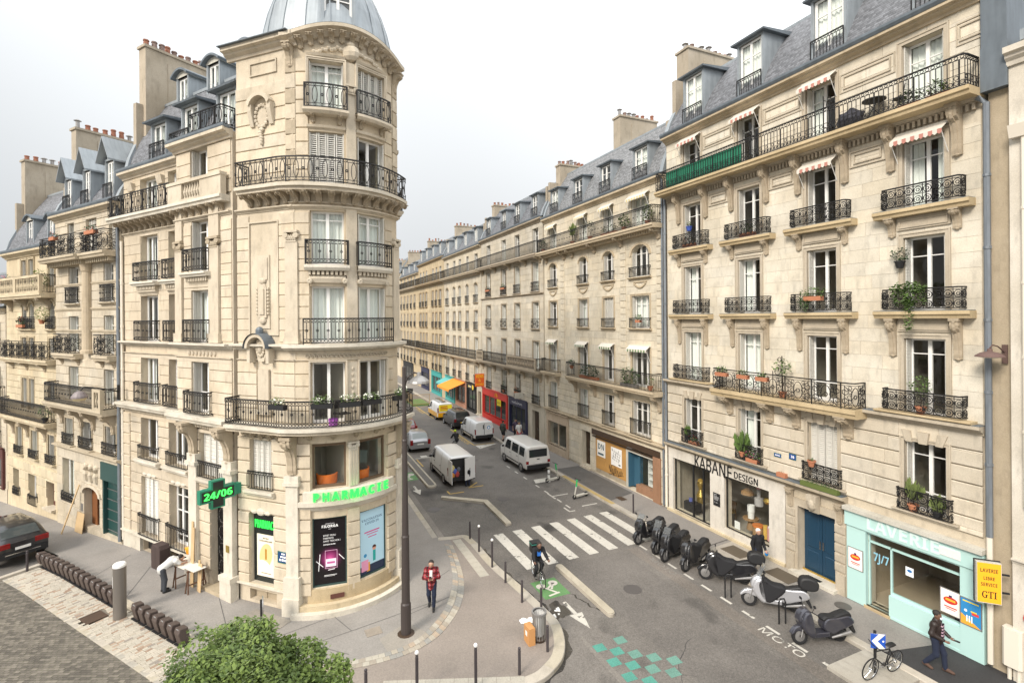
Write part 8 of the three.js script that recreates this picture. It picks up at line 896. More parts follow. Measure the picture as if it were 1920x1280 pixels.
{const [x,y,z]=onRoad(15.2,51.4),w=0.87,yel=paint([0.75,0.38,0.01]);const{t}=car('service_van','white and yellow service van with lettering and a roof rack','van',x,y,z,A_S,{st:boxVan(4.15,1.82,w,0.75),mat:whiteP,wheels:[0.8,3.35],seams:[1.3,2.35,3.25],handles:[[2.45,0.92]],wr:0.31,hw:w,side:[[2.45,3.2,0.1,0.85,0,-0.35]],ws:[3.6,3.05,0.9,0.92],tail:[0.85,1.35,w*0.86,w*0.99],hl:[0.6,0.8,0.45,0.72],mx:3.1,my:1.1,py:0.58,bumper:yel,boxes:[['yellow_band',[0.12,3.7,0.36,0.82,-0.882,0.882],yel],['yellow_band',[-0.015,0.02,0.42,0.82,-0.8,0.8],yel],['roof_rack',[0.3,2.4,1.86,1.9,-0.6,-0.55],M.steel],['roof_rack',[0.3,2.4,1.86,1.9,0.55,0.6],M.steel],['ladder',[0.2,2.9,1.92,1.97,-0.3,0.1],M.chrome]]});const pr=canvasMat(128,64,(g)=>{g.fillStyle='#f5e531';g.fillRect(0,0,128,64);g.fillStyle='#c0421f';for (let k=0;k<3;k++)g.fillRect(14,12 + k*15,70 + (k*31) % 30,8);});const a=mesh('lettering_panel',new THREE.PlaneGeometry(1.4,0.65),pr,t,-0.022,1.3,0);a.rotation.y=-Math.PI / 2;mesh('lettering_panel',new THREE.PlaneGeometry(0.9,0.6),pr,t,1.9,1.28,0.886);}
{const p=um(11.25,2.85),L=4.4,w=0.92;car('sport_utility_car','black sport utility car parked nose away on the left street','car',p[0],-0.2,p[1],A_U,{st:[[0,0.42,0.95,1.02,w*0.92,w*0.94,w*0.84],[0.12,0.36,1.05,1.14,w*0.98,w,w*0.85],[0.62,0.32,1.06,1.55,w,w,w*0.78],[1.1,0.3,1.05,1.64,w,w,w*0.78],[2.6,0.3,1.02,1.6,w,w,w*0.77],[3.4,0.3,1.0,1.1,w,w,w*0.78],[4.1,0.32,0.88,0.95,w*0.96,w*0.94,w*0.75],[L,0.4,0.65,0.72,w*0.84,w*0.82,w*0.66]],mat:blackP,wheels:[0.82,3.5],wr:0.34,hw:w,side:[[0.95,1.7,0.12,0.85,0.3,0],[1.8,2.75,0.12,0.85,0,-0.5]],ws:[3.25,2.75,0.9,0.9],rw:[0.2,0.58,0.84,0.82],rwMat:phy([0.06,0.07,0.07],{roughness:0.05}),tail:[0.85,1.06,w*0.45,w*0.97,-0.02,0.16],hl:[0.7,0.85,0.45,0.75],mx:2.75,my:1.08,py:0.72,mirror:blackP,boxes:[['chrome_strip',[-0.065,-0.05,0.56,0.59,-0.6,0.6],M.chrome]]});const q=um(17.3,2.75);hatchCar('hatchback_car','white hatchback at the left edge in front of the black one',0,0,1.48,3.9,whiteP,{pos:[q[0],-0.55,q[1]],a:A_U});}
// ---------- two-wheelers ----------
const tyre=(r,w)=>cached(`bt${r}${w}`,()=>new GB().lathe([[r - w*1.6,0],[r - w*1.2,w],[r - w*0.3,w*0.9],[r,0],[r - w*0.3,-w*0.9],[r - w*1.2,-w],[r - w*1.6,0]],0,0,22).map((x,y,z)=>[x,z,y]));
const slabX=(pts,w,bev=0.03)=>{const s=new THREE.Shape(pts.map(p=>new THREE.Vector2(p[0],p[1]))),g=new THREE.ExtrudeGeometry(s,{depth:w - bev*2,bevelEnabled:true,bevelSize:bev*0.7,bevelThickness:bev,bevelSegments:2,curveSegments:4});g.translate(0,0,-w / 2 + bev);return g;};
const curvy=(pts,n=26)=>{const c=new THREE.CatmullRomCurve3(pts.map(p=>V(p[0],p[1],0)),true);return c.getPoints(n).slice(0,-1).map(p=>[p.x,p.y]);};
function scooter(label,x,y,z,a,lean,{body=blackP,seat=trimBlack,top,cover,screen=1,naked,big=1}){// x forward from the rear wheel
const t=thing('motor_scooter',label,'scooter',x,y,z,a,'motor scooters parked in a row');t.rotation.set(lean,a,0,'YXZ');const wb=1.38*big;
for (const [k,wx] of [0,wb].entries()){const w=mesh('wheel',tyre(0.27,0.065),M.rubber,t,wx,0.27,0);mesh('rim',cached('srim',()=>{const g=new GB().lathe([[0.03,0.05],[0.07,0.05],[0.17,0.035],[0.175,-0.035],[0.07,-0.05],[0.03,-0.05]],0,0,14);return g.map((p,q,r)=>[p,r,q]);}),M.steel,w);mesh('brake_disc',cached('bdisc',()=>new GB().cyl(0,0.055,0.062,0,0.12,14).map((p,q,r)=>[p,r,q])),M.chrome,w);}
mesh('rear_body',slabX(curvy([[-0.42,0.62],[-0.3,0.78],[0.1,0.76],[0.5,0.72],[0.55,0.5],[0.3,0.36],[0,0.45]]),0.34,0.08),body,t);mesh('engine',slabX(curvy([[-0.12,0.2],[0.1,0.16],[0.45,0.2],[0.5,0.36],[0.2,0.44],[-0.1,0.36]]),0.26,0.05),trimBlack,t);mesh('exhaust',new GB().tube([[-0.3,0.34,-0.17],[0.05,0.28,-0.18],[0.35,0.2,-0.14]],u=>0.06 - 0.03*u,8),M.steel,t);
mesh('seat',slabX(curvy([[-0.36,0.8],[-0.3,0.9],[0,0.86],[0.2,0.8],[0.48,0.82],[0.58,0.76],[0.5,0.72],[0,0.75]]),0.3,0.06),seat,t);mesh('floorboard',slabX([[0.45,0.26],[1.0,0.26],[1.05,0.36],[0.45,0.36]],0.36,0.04),body,t);
mesh('leg_shield',slabX(curvy([[0.98,0.3],[1.06,0.32],[1.3,0.62],[1.22,0.95],[1.1,1.0],[1.02,0.7]]),0.44,0.1),body,t);mesh('front_mudguard',slabX(curvy([[wb - 0.27,0.4],[wb - 0.1,0.58],[wb + 0.12,0.55],[wb + 0.28,0.38],[wb + 0.1,0.47]]),0.17,0.04),body,t);mesh('fork',new GB().tube([[wb,0.27,0.1],[wb - 0.22,0.9,0.06]],0.022,6).tube([[wb,0.27,-0.1],[wb - 0.22,0.9,-0.06]],0.022,6),M.steel,t);
mesh('front_fairing',slabX(curvy([[1.08,0.92],[1.3,0.72],[1.38,0.78],[1.3,1.0],[1.12,1.08]]),0.3,0.08),body,t);mesh('headlight',new GB().blob(1.33,0.84,0.09,0.06,0.05,0.07,8,5).blob(1.33,0.84,-0.09,0.06,0.05,0.07,8,5),M.chrome,t);mesh('handlebar',new GB().tube([[0.95,1.02,0.36],[1.04,1.05,0.2],[1.08,1.03,0],[1.04,1.05,-0.2],[0.95,1.02,-0.36]],0.018,6),M.black,t);
for (const s of [-1,1])mesh('mirror',new GB().tube([[1.04,1.05,0.22*s],[1.02,1.24,0.32*s]],0.009,5).blob(1.02,1.27,0.34*s,0.025,0.05,0.075,8,5),M.black,t);mesh('tail_light',new GB().box(-0.46,-0.41,0.62,0.7,-0.1,0.1),TL,t);mesh('rear_mudguard',slabX([[-0.42,0.6],[-0.3,0.56],[-0.5,0.26],[-0.54,0.28]],0.16,0.02),trimBlack,t);mesh('kickstand',new GB().tube([[0.4,0.25,0.1],[0.34,0.01,0.2]],0.014,5),M.steel,t);
if (screen)mesh('windscreen',slabX([[1.18,1.02],[1.24,1.04],[0.98,1.02 + 0.42*screen],[0.95,1.0 + 0.42*screen]],0.34,0.01),phy([0.75,0.78,0.8],{roughness:0.05,transmission:0.92,thickness:0}),t);if (top)mesh('top_case',slabX(curvy([[-0.66,0.95],[-0.7,1.12],[-0.5,1.24],[-0.25,1.2],[-0.22,0.96]]),0.42,0.1),trimBlack,t);if (top)mesh('case_reflector',new GB().box(-0.72,-0.68,1.02,1.08,-0.16,0.16),TL,t);if (cover)mesh('leg_cover',slabX(curvy([[0.35,0.8],[0.7,0.86],[1.02,1.02],[1.16,0.92],[1.06,0.45],[0.86,0.32],[0.6,0.5]]),0.44,0.1),std([0.012,0.012,0.014],{roughness:0.8}),t);
return t;
}
{const silver=paint([0.5,0.5,0.52],{metalness:0.5}),dark=paint([0.05,0.05,0.065],{metalness:0.4}),put2=(l,n0,s0,n1,s1,o)=>{const a=ns(n0,s0),b=ns(n1,s1),ang=Math.atan2(-(b[1] - a[1]),b[0] - a[0]);const d=0.1;scooter(l,a[0],-0.12,a[1],ang,0.09,o);};
put2('black scooter nearest the crossing, first of the parked row',16.35,19.5,14.95,19.27,{cover:0,screen:0.7});put2('black scooter with a seat cover, second from the crossing',16.4,18.5,15.0,18.1,{screen:0.9,cover:1});put2('black scooter draped with a dark apron, third from the crossing',16.3,17.75,14.92,17.4,{cover:1,screen:0.8});put2('black scooter with bare black seat, fourth from the crossing',16.5,16.75,15.2,16.4,{cover:1,screen:0});put2('large black scooter with a top case in front of the shop',16.55,14.65,15.5,15.55,{top:1,cover:1,screen:0,big:1.05});put2('silver maxi scooter with tall windscreen and top case',16.6,12.5,15.52,13.5,{body:silver,top:1,cover:1,screen:1.2,big:1.08});put2('dark silver scooter with a black seat nearest the laundry',16.45,10.8,15.2,11.2,{body:dark,screen:0});}
// bicycles
function bicycle(name,label,x,y,z,a,lean,{col=M.black,wr=0.34,extra}={}){
const t=thing(name,label,'bicycle',x,y,z,a);t.rotation.set(lean,a,0,'YXZ');const F=1.03;for (const wx of [0,F]){const w=mesh('wheel',cached(`ring${wr}`,()=>new GB().tube(circ(0,0,wr - 0.015,28).map(p=>[p[0],p[1],0]),0.018,5,true)),M.rubber,t,wx,wr,0);mesh('rim',cached(`brim${wr}`,()=>new GB().tube(circ(0,0,wr - 0.04,28).map(p=>[p[0],p[1],0]),0.01,4,true)),M.chrome,w);mesh('spokes',cached(`spk${wr}`,()=>{const g=new GB();for (let k=0;k<16;k++){const q=k / 16*TAU;g.tube([[0.02*cos(q),0.02*sin(q),0.02*(k % 2?1:-1)],[(wr - 0.04)*cos(q),(wr - 0.04)*sin(q),0]],0.0022,3);} return g.tube([[0,0,-0.05],[0,0,0.05]],0.02,6);}),M.chrome,w);}
const B=[0.42,0.28,0],ST=[0.3,0.8,0],HT=[0.88,0.86,0],HB=[0.93,0.68,0];mesh('frame',new GB().tube([B,ST],0.017,6).tube([ST,HT],0.017,6).tube([B,HB],0.02,6).tube([HT,HB],0.02,6).tube([B,[0,wr,0.05]],0.012,5).tube([B,[0,wr,-0.05]],0.012,5).tube([ST,[0,wr,0.05]],0.01,5).tube([ST,[0,wr,-0.05]],0.01,5),col,t);mesh('fork',new GB().tube([HB,[F,wr,0.05]],0.013,5).tube([HB,[F,wr,-0.05]],0.013,5),col,t);mesh('saddle',slabX(curvy([[0.14,0.92],[0.3,0.95],[0.42,0.92],[0.3,0.9]]),0.13,0.03),M.black,t);mesh('seat_post',new GB().tube([ST,[0.28,0.92,0]],0.013,5),M.steel,t);mesh('handlebar',new GB().tube([HT,[0.86,0.98,0]],0.014,5).tube([[0.8,1.0,0.3],[0.9,0.99,0.1],[0.9,0.99,-0.1],[0.8,1.0,-0.3]],0.013,5),M.black,t);mesh('crank',new GB().cyl(0,-0.01,0.01,0,0.09,14).map((p,q,r)=>[p + B[0],r + B[1],q + 0.05]).tube([[B[0] + 0.16,0.22,0.07],B,[B[0] - 0.16,0.34,-0.07]],0.012,5).box(B[0] + 0.12,B[0] + 0.21,0.2,0.23,0.06,0.15).box(B[0] - 0.21,B[0] - 0.12,0.33,0.36,-0.15,-0.06),M.steel,t);if (extra)extra(t);return t;
}
{const p=ns(16.35,9.12),q=ns(15.28,9.2);bicycle('parked_bicycle','black bicycle leaning by the raised slab next to the blue sign',p[0],-0.02,p[1],Math.atan2(-(q[1] - p[1]),q[0] - p[0]),-0.12,{});const s=ns(15.78,9.3),t=thing('direction_sign','blue and white chevron sign on a black post behind the bicycle','sign',s[0],-0.02,s[1],-0.15);mesh('post',new GB().cyl(0,0,1.25,0,0.04,8),M.black,t);mesh('panel',plate(0.4,0.42,0.02),canvasMat(128,128,(g)=>{g.fillStyle='#1f52b4';g.fillRect(0,0,128,128);g.fillStyle='#e8e4d8';g.beginPath();g.moveTo(70,0);g.lineTo(128,0);g.lineTo(60,64);g.lineTo(128,128);g.lineTo(70,128);g.lineTo(8,64);g.fill();g.beginPath();g.arc(108,62,9,0,7);g.fill();}),t,0.05,0.98,0.06);}
for (const [l,n,s,a] of [['green and white kick scooter standing beside the white post',15.8,29.1,0.15],['green and white kick scooter parked near the crossing',15.82,25.75,3.3]]){const p=ns(n,s),t=thing('kick_scooter',l,'kick scooter',p[0],-0.12,p[1],A_R + Math.PI / 2 + a,'shared kick scooters'),gm=std([0.03,0.45,0.13],{roughness:0.4});for (const x of [-0.45,0.45])mesh('wheel',tyre(0.13,0.04),M.rubber,t,x,0.13,0);mesh('deck',slabX([[-0.5,0.14],[0.32,0.12],[0.36,0.2],[-0.5,0.2]],0.17,0.02),M.whiteOld,t);mesh('deck_grip',new GB().box(-0.45,0.28,0.2,0.21,-0.07,0.07),M.black,t);mesh('stem',new GB().tube([[0.45,0.14,0],[0.4,0.35,0],[0.3,0.72,0]],0.045,8),M.whiteOld,t);mesh('stem_upper',new GB().tube([[0.3,0.7,0],[0.24,1.1,0]],0.05,8),gm,t);mesh('handlebar',new GB().tube([[0.2,1.14,0.26],[0.23,1.13,0],[0.2,1.14,-0.26]],0.018,6),M.black,t);mesh('mudguard',new GB().lathe([[0.15,-0.04],[0.16,0],[0.15,0.04]],0,0,8,-1,1.2).map((x,y,z)=>[-0.45 + x,0.13 + z,y]),M.black,t);}
// ---------- people: smooth skins round posed bones ----------
function sdf(bones,lo,hi,res=50,k=0.03){
const mc=new MarchingCubes(res,M.skin,false,false,60000),h=res / 2,c=lo.map((v,i)=>(v + hi[i]) / 2),r=lo.map((v,i)=>(hi[i] - v) / 2),B=bones.map(([a,ra,b,rb])=>{const d=[b[0] - a[0],b[1] - a[1],b[2] - a[2]];return [...a,ra,...d,rb - ra,1 / (d[0]*d[0] + d[1]*d[1] + d[2]*d[2] + 1e-9)];});
mc.isolation=0;let q=0;for (let z=0;z<res;z++)for (let y=0;y<res;y++)for (let x=0;x<res;x++){const X=c[0] + (x - h) / h*r[0],Y=c[1] + (y - h) / h*r[1],Z=c[2] + (z - h) / h*r[2];let s=9;for (const b of B){const u=X - b[0],v=Y - b[1],w=Z - b[2],t=max(0,min(1,(u*b[4] + v*b[5] + w*b[6])*b[8])),e=u - b[4]*t,f=v - b[5]*t,g=w - b[6]*t,d=Math.sqrt(e*e + f*f + g*g) - b[3] - b[7]*t,m=max(k - abs(s - d),0) / k;s=min(s,d) - m*m*k*0.25;} mc.field[q++]=-s;}
mc.update();const n=mc.count,P=new Float32Array(n*3),N=new Float32Array(n*3);for (let i=0;i<n;i++){let l=0;for (let j=0;j<3;j++){P[i*3 + j]=c[j] + mc.positionArray[i*3 + j]*r[j];N[i*3 + j]=mc.normalArray[i*3 + j] / r[j];l +=N[i*3 + j]**2;} l=Math.sqrt(l) || 1;for (let j=0;j<3;j++)N[i*3 + j] /=l;}
const g=new THREE.BufferGeometry();g.setAttribute('position',new THREE.BufferAttribute(P,3));g.setAttribute('normal',new THREE.BufferAttribute(N,3));g.setAttribute('uv',new THREE.Float32BufferAttribute(Array.from({length:n},(_,i)=>[P[i*3],P[i*3 + 1]]).flat(),2));return g;
}
const fingers=s=>[[[0,0,0],0.028,[0,-0.075,0.005],0.034],...[[-0.03,0.062],[-0.01,0.072],[0.011,0.068],[0.03,0.054]].flatMap(([x,l])=>[[[x,-0.08,0.005],0.01,[x*1.1,-0.08 - l*0.6,0.012],0.009],[[x*1.1,-0.08 - l*0.6,0.012],0.009,[x*1.1,-0.08 - l*0.95,0.04],0.008]]),[[0.026*s,-0.025,0.01],0.012,[0.055*s,-0.065,0.03],0.01],[[0.055*s,-0.065,0.03],0.01,[0.05*s,-0.095,0.045],0.008]];
const handG={1:sdf(fingers(1),[-0.08,-0.18,-0.06],[0.09,0.05,0.1],44,0.008),[-1]:sdf(fingers(-1),[-0.09,-0.18,-0.06],[0.08,0.05,0.1],44,0.008)};
const mid=(a,b,t)=>a.map((v,i)=>v + (b[i] - v)*t);
function person(label,x,y,z,a,pose,c){// local: faces +z, left = +x
const J={hip:[0,0.95,0],chest:[0,1.28,0],neck:[0,1.47,0],head:[0,1.62,0.03],sl:[0.18,1.4,0],el:[0.25,1.13,-0.03],wl:[0.26,0.9,0.06],sr:[-0.18,1.4,0],er:[-0.25,1.13,-0.03],wr:[-0.26,0.9,0.06],hl:[0.09,0.92,0],kl:[0.1,0.5,0.03],al:[0.1,0.09,0],tl:[0.11,0.04,0.17],hr:[-0.09,0.92,0],kr:[-0.1,0.5,0.03],ar:[-0.1,0.09,0],tr:[-0.11,0.04,0.17],...pose};
const t=thing('person',label,'person',x,y,z,a),lo=[-0.75,-0.03,-0.8],hi=[0.75,1.9,0.8];for (const p of Object.values(J))for (let i=0;i<3;i++){lo[i]=min(lo[i],p[i] - 0.15);hi[i]=max(hi[i],p[i] + 0.15);} for (const i of [0,2]){const v=Object.values(J).map(p=>p[i]);lo[i]=min(...v) - 0.2;hi[i]=max(...v) + 0.2;}
const b=(p,ra,q,rb)=>[J[p],ra,J[q],rb],nk=J.neck,hd=J.head,up=mid(nk,hd,1).map((v,i)=>v + (hd[i] - nk[i])*0.25),f=c.face || [0,-0.02,0.1];
const limbs=e=>['l','r'].flatMap(s=>[b('s' + s,0.06 + e,'e' + s,0.046 + e),b('e' + s,0.046 + e,'w' + s,0.032 + e)]),legs=e=>['l','r'].flatMap(s=>[b('h' + s,0.088 + e,'k' + s,0.06 + e),b('k' + s,0.06 + e,'a' + s,0.042 + e)]),torso=e=>[b('hip',0.13 + e,'chest',0.14 + e),b('chest',0.14 + e,'neck',0.07 + e),b('sl',0.07 + e,'sr',0.07 + e),[[J.hip[0] + 0.06,J.hip[1],J.hip[2]],0.1 + e,[J.hip[0] - 0.06,J.hip[1],J.hip[2]],0.1 + e]],add=(p,q)=>p.map((v,i)=>v + q[i]);
const G=new GB().geo(sdf([...torso(-0.02),...limbs(-0.006),...legs(-0.01),[nk,0.055,hd,0.06],[hd,0.085,up,0.088],[add(hd,[0,-0.05,0.03]),0.055,add(hd,f),0.016],[add(hd,[0.085,0,-0.02]),0.02,add(hd,[0.085,-0.03,-0.02]),0.014],[add(hd,[-0.085,0,-0.02]),0.02,add(hd,[-0.085,-0.03,-0.02]),0.014]],lo,hi,56,0.03));
for (const [s,k] of [['l',1],['r',-1]]){const d=V(...J['w' + s]).sub(V(...J['e' + s])).normalize(),qn=new THREE.Quaternion().setFromUnitVectors(V(0,-1,0),d);G.geo(handG[k],new THREE.Matrix4().compose(V(...J['w' + s]),qn,V(1,1,1)));}
mesh('body',G,c.skin || M.skin,t);mesh('top',sdf([...torso(0.016),...(c.short?['l','r'].map(s=>[J['s' + s],0.085,mid(J['s' + s],J['e' + s],0.7),0.075]):limbs(0.02)),[J.hip,0.15,add(J.hip,[0,c.coat || -0.06,0]),0.15]],lo,hi,56,0.04),c.top,t);
mesh('trousers',sdf([[add(J.hip,[0.05,0,0]),0.115,add(J.hip,[-0.05,0,0]),0.115],...(c.shorts?['l','r'].map(s=>[J['h' + s],0.11,mid(J['h' + s],J['k' + s],0.85),0.1]):legs(0.018))],lo,hi,56,0.04),c.legs,t);for (const s of ['l','r'])mesh('shoe',sdf([b('a' + s,0.05,'t' + s,0.042),[add(J['a' + s],[0,-0.04,-0.03]),0.045,add(J['t' + s],[0,0,0.03]),0.035]],add(J['a' + s],[-0.3,-0.25,-0.3]),add(J['a' + s],[0.3,0.25,0.3]),34,0.02),c.shoe || M.black,t);
mesh('hair',new GB().blob(hd[0],hd[1] + 0.055,hd[2] - 0.018,0.1,c.hair2 || 0.092,0.108,10,8),c.hair || M.hair,t);mesh('eyes',new GB().blob(hd[0] + 0.035,hd[1] + 0.0,hd[2] + 0.085,0.011,0.008,0.008,6,4).blob(hd[0] - 0.035,hd[1],hd[2] + 0.085,0.011,0.008,0.008,6,4),M.black,t);mesh('mouth',new GB().blob(hd[0],hd[1] - 0.065,hd[2] + 0.088,0.022,0.006,0.008,6,4),std([0.3,0.1,0.08]),t);
for (const [n,g,m] of c.extra || [])mesh(n,g,m,t);return t;
}
const jean=std([0.014,0.02,0.042],{roughness:0.95}),darkC=std([0.01,0.01,0.012],{roughness:0.9}),leather=std([0.022,0.014,0.012],{roughness:0.5});
const plaid=std([1,1,1],{roughness:0.95,map:tex(64,0.16,(u,v)=>{const a=u<0.3,b=v<0.3;return a && b?[0.16,0.05,0.06]:a || b?[0.36,0.1,0.12]:(u>0.6 && u<0.66) || (v>0.6 && v<0.66)?[0.75,0.6,0.6]:[0.55,0.1,0.14];})}),stripes=std([1,1,1],{map:tex(64,0.09,(u,v)=>v<0.5?[0.72,0.6,0.66]:[0.12,0.08,0.14])});
const walk=k=>({kl:[0.1,0.52,0.16*k],al:[0.09,0.1,0.2*k],tl:[0.1,0.05,0.2*k + 0.16],kr:[-0.1,0.5,0.02],ar:[-0.09,0.13,-0.28*k],tr:[-0.1,0.04,-0.28*k + 0.14]});
person('man in a red plaid jacket walking on the corner while looking at his phone',-3.01,0,-18.45,0.05,{...walk(0.7),el:[0.27,1.13,0.05],wl:[0.08,1.17,0.26],er:[-0.27,1.12,0.05],wr:[-0.08,1.15,0.25],head:[0,1.61,0.07]},{top:plaid,legs:jean,coat:-0.16,hair2:0.1,extra:[['shirt',new GB().box(-0.05,0.05,1.18,1.42,0.12,0.17),M.white],['phone',new GB().box(-0.04,0.04,1.17,1.3,0.34,0.35),M.black]]});
{const p=ns(17.55,8.62);person('man in a dark leather jacket and face mask striding past the laundry',p[0],0,p[1],0.62,{...walk(0.9),er:[-0.27,1.14,-0.05],wr:[-0.16,1.03,0.2],el:[0.27,1.14,0.02],wl:[0.2,1.02,0.25]},{top:leather,legs:jean,skin:M.skinDark,shoe:std([0.09,0.05,0.035]),extra:[['striped_shirt',new GB().box(-0.07,0.07,1.0,1.42,0.13,0.175),stripes],['face_mask',new GB().blob(0,1.565,0.12,0.06,0.045,0.035,8,5),std([0.6,0.7,0.75])],['phone',new GB().box(0.14,0.21,0.98,1.0,0.36,0.5),M.black]]});}
{const p=ns(17.75,15.0);person('white haired man in a dark jacket carrying a blue bag by the design shop',p[0],0,p[1],0.15,{...walk(0.4),wl:[0.22,0.92,0.16]},{top:darkC,legs:jean,hair:std([0.7,0.68,0.65]),extra:[['blue_bag',new GB().blob(0.24,0.78,0.2,0.08,0.1,0.05,7,5),std([0.02,0.2,0.5])]]});const q=ns(16.95,40.1);person('dark clothed pedestrian in shorts outside the wine shop',q[0],0,q[1],2.6,walk(0.8),{top:std([0.05,0.055,0.045]),legs:darkC,shorts:1,hair2:0.1});const r=ns(17.95,39.0);person('pedestrian in a white shirt behind the passenger van',r[0],0,r[1],0.5,walk(0.6),{top:std([0.7,0.68,0.66]),legs:std([0.4,0.06,0.06]),short:1,shorts:1});const s=ns(18.2,40.2);person('pedestrian in a dark shirt outside the navy shop',s[0],0,s[1],0.3,walk(0.5),{top:std([0.06,0.04,0.07]),legs:darkC,short:1});
const v=ns(10.45,30.55);person('worker in jeans leaning into the open panel van',v[0],-0.12,v[1],A_S + Math.PI / 2,{chest:[0,1.2,0.2],neck:[0,1.33,0.33],head:[0,1.42,0.45],sl:[0.18,1.28,0.26],sr:[-0.18,1.28,0.26],el:[0.22,1.05,0.45],wl:[0.18,0.95,0.6],er:[-0.22,1.05,0.45],wr:[-0.18,0.95,0.6]},{top:darkC,legs:jean});}
{const p=um(2.75,1.2);person('worker bending over the trestle table on the left pavement',p[0],0,p[1],2.45,{hip:[0,0.93,-0.05],chest:[0,1.12,0.28],neck:[0,1.14,0.47],head:[0,1.12,0.6],sl:[0.18,1.13,0.38],sr:[-0.18,1.13,0.38],el:[0.24,0.98,0.52],wl:[0.16,0.92,0.7],er:[-0.24,0.98,0.52],wr:[-0.12,0.92,0.68],hl:[0.09,0.9,-0.05],hr:[-0.09,0.9,-0.05]},{top:std([0.6,0.6,0.58]),legs:std([0.05,0.055,0.065]),short:1,face:[0,-0.03,0.1]});}
const rider=o=>({hip:[0,0.98,0],chest:[0,1.22,0.2],neck:[0,1.38,0.33],head:[0,1.52,0.4],sl:[0.18,1.33,0.27],sr:[-0.18,1.33,0.27],el:[0.26,1.12,0.45],wl:[0.28,1.03,0.6],er:[-0.26,1.12,0.45],wr:[-0.28,1.03,0.6],hl:[0.09,0.95,0.02],hr:[-0.09,0.95,0.02],kl:[0.11,0.76,0.42],al:[0.1,0.42,0.24],tl:[0.1,0.36,0.4],kr:[-0.11,0.6,0.36],ar:[-0.1,0.22,0.12],tr:[-0.1,0.17,0.28]});
for (const [l,bl,x,z,X,Z,c] of [['delivery rider with a square black backpack cycling toward the green marking','dark bicycle ridden by the delivery rider',0.82,-20.92,1.13,-19.93,{top:darkC,legs:darkC,skin:M.skinDark,extra:[['blue_shirt',new GB().box(-0.07,0.07,1.1,1.3,0.3,0.37),std([0.02,0.14,0.5])],['backpack',new GB().box(-0.2,0.2,1.1,1.5,-0.26,0.08),M.black],['backpack_trim',new GB().box(-0.205,0.205,1.42,1.45,-0.265,0.085),std([0.04,0.25,0.19])]]}],['cyclist with a yellow helmet riding away up the street','pale bicycle ridden up the street',...(()=>{const a=ns(12.4,38.6),b=ns(12.4,39.7);return [a[0],a[1],b[0],b[1]];})(),{top:darkC,legs:std([0.3,0.31,0.33]),extra:[['helmet',new GB().blob(0,1.6,0.38,0.115,0.09,0.14,10,7),std([0.45,0.6,0.03])]]}]]){const ang=Math.atan2(-(Z - z),X - x);bicycle('ridden_bicycle',bl,x,-0.12,z,ang,0,{col:c.skin?M.black:M.steel});const d=V(X - x,0,Z - z).normalize();person(l,x + d.x*0.28,-0.12,z + d.z*0.28,ang + Math.PI / 2,rider(),c);}
// ---------- street furniture ----------
{const t=thing('street_lamp','tall dark street lamp post standing on the corner pavement','street lamp',-3.63,0,-16.95),bm=std([0.045,0.035,0.032],{roughness:0.5});mesh('post',new GB().lathe([[0,0],[0.17,0],[0.17,1.0],[0.14,1.05],[0.125,3.2],[0.135,3.24],[0.11,3.3],[0.085,6.4],[0.095,6.45],[0.075,6.5],[0.06,8.9],[0,9]],0,0,14),bm,t);mesh('arm',new GB().tube([[0,8.2,0],[0.12,8.55,0],[0.35,8.72,0],[0.52,8.66,0]],0.03,6),bm,t);mesh('lamp_head',new GB().lathe([[0.36,8.38],[0.34,8.45],[0.2,8.56],[0.08,8.62],[0.07,8.72],[0,8.74]],0.5,0,14),M.steel,t);mesh('lens',new GB().lathe([[0,8.33],[0.3,8.36],[0.35,8.38]],0.5,0,14),M.whiteOld,t);mesh('soil_ring',new GB().lathe([[0.3,0.002],[0.22,0.02],[0.17,0.025]],0,0,12),M.brown,t);}
for (const [x,z,h,w,l] of [[-2.09,-24.19,0.85,0,'black bollard nearest the panel van'],[-1.57,-22.85,1.15,1,'white topped bollard farther from the camera by the crossing'],[-0.92,-21.42,1.15,1,'white topped bollard beside the first crossing stripe'],[-0.34,-20.16,0.85,0,'black bollard left of the delivery rider'],[0.29,-18.75,0.85,0,'black bollard left of the green marking'],[0.97,-18.19,0.85,0,'black bollard behind the litter bin'],[1.04,-15.97,0.85,0,'black bollard right of the litter bin'],[0.14,-14.95,0.82,0,'black bollard in front of the cardboard box'],[-1.11,-14.41,1.22,1,'white topped bollard at the lower edge right of the lamp post'],[-2.75,-14.22,1.15,1,'white topped bollard at the lower edge below the lamp post'],[-4.13,-14.03,0.85,0,'black bollard at the lower edge near the tree'],[6.44,-27.2,1.05,0,'lone grey bollard on the right pavement'],[...um(9.9,3.1),0.9,0,'black bollard on the kerb behind the black car']]){const t=thing('bollard',l,'bollard',x,l.includes('black car')?-0.1:0,z,0,'steel bollards');mesh('post',cached(`bol${h}`,()=>new GB().lathe([[0,0],[0.045,0],[0.045,h - 0.12],[0.036,h - 0.1],[0.036,h - 0.08],[0.044,h - 0.07],[0.044,h - 0.03],[0,h]],0,0,10)),std([0.05,0.042,0.045],{roughness:0.45}),t);if (w)mesh('white_cap',cached('wcap',()=>new GB().blob(0,0,0,0.06,0.06,0.06,10,7)),M.white,t,0,h,0);}
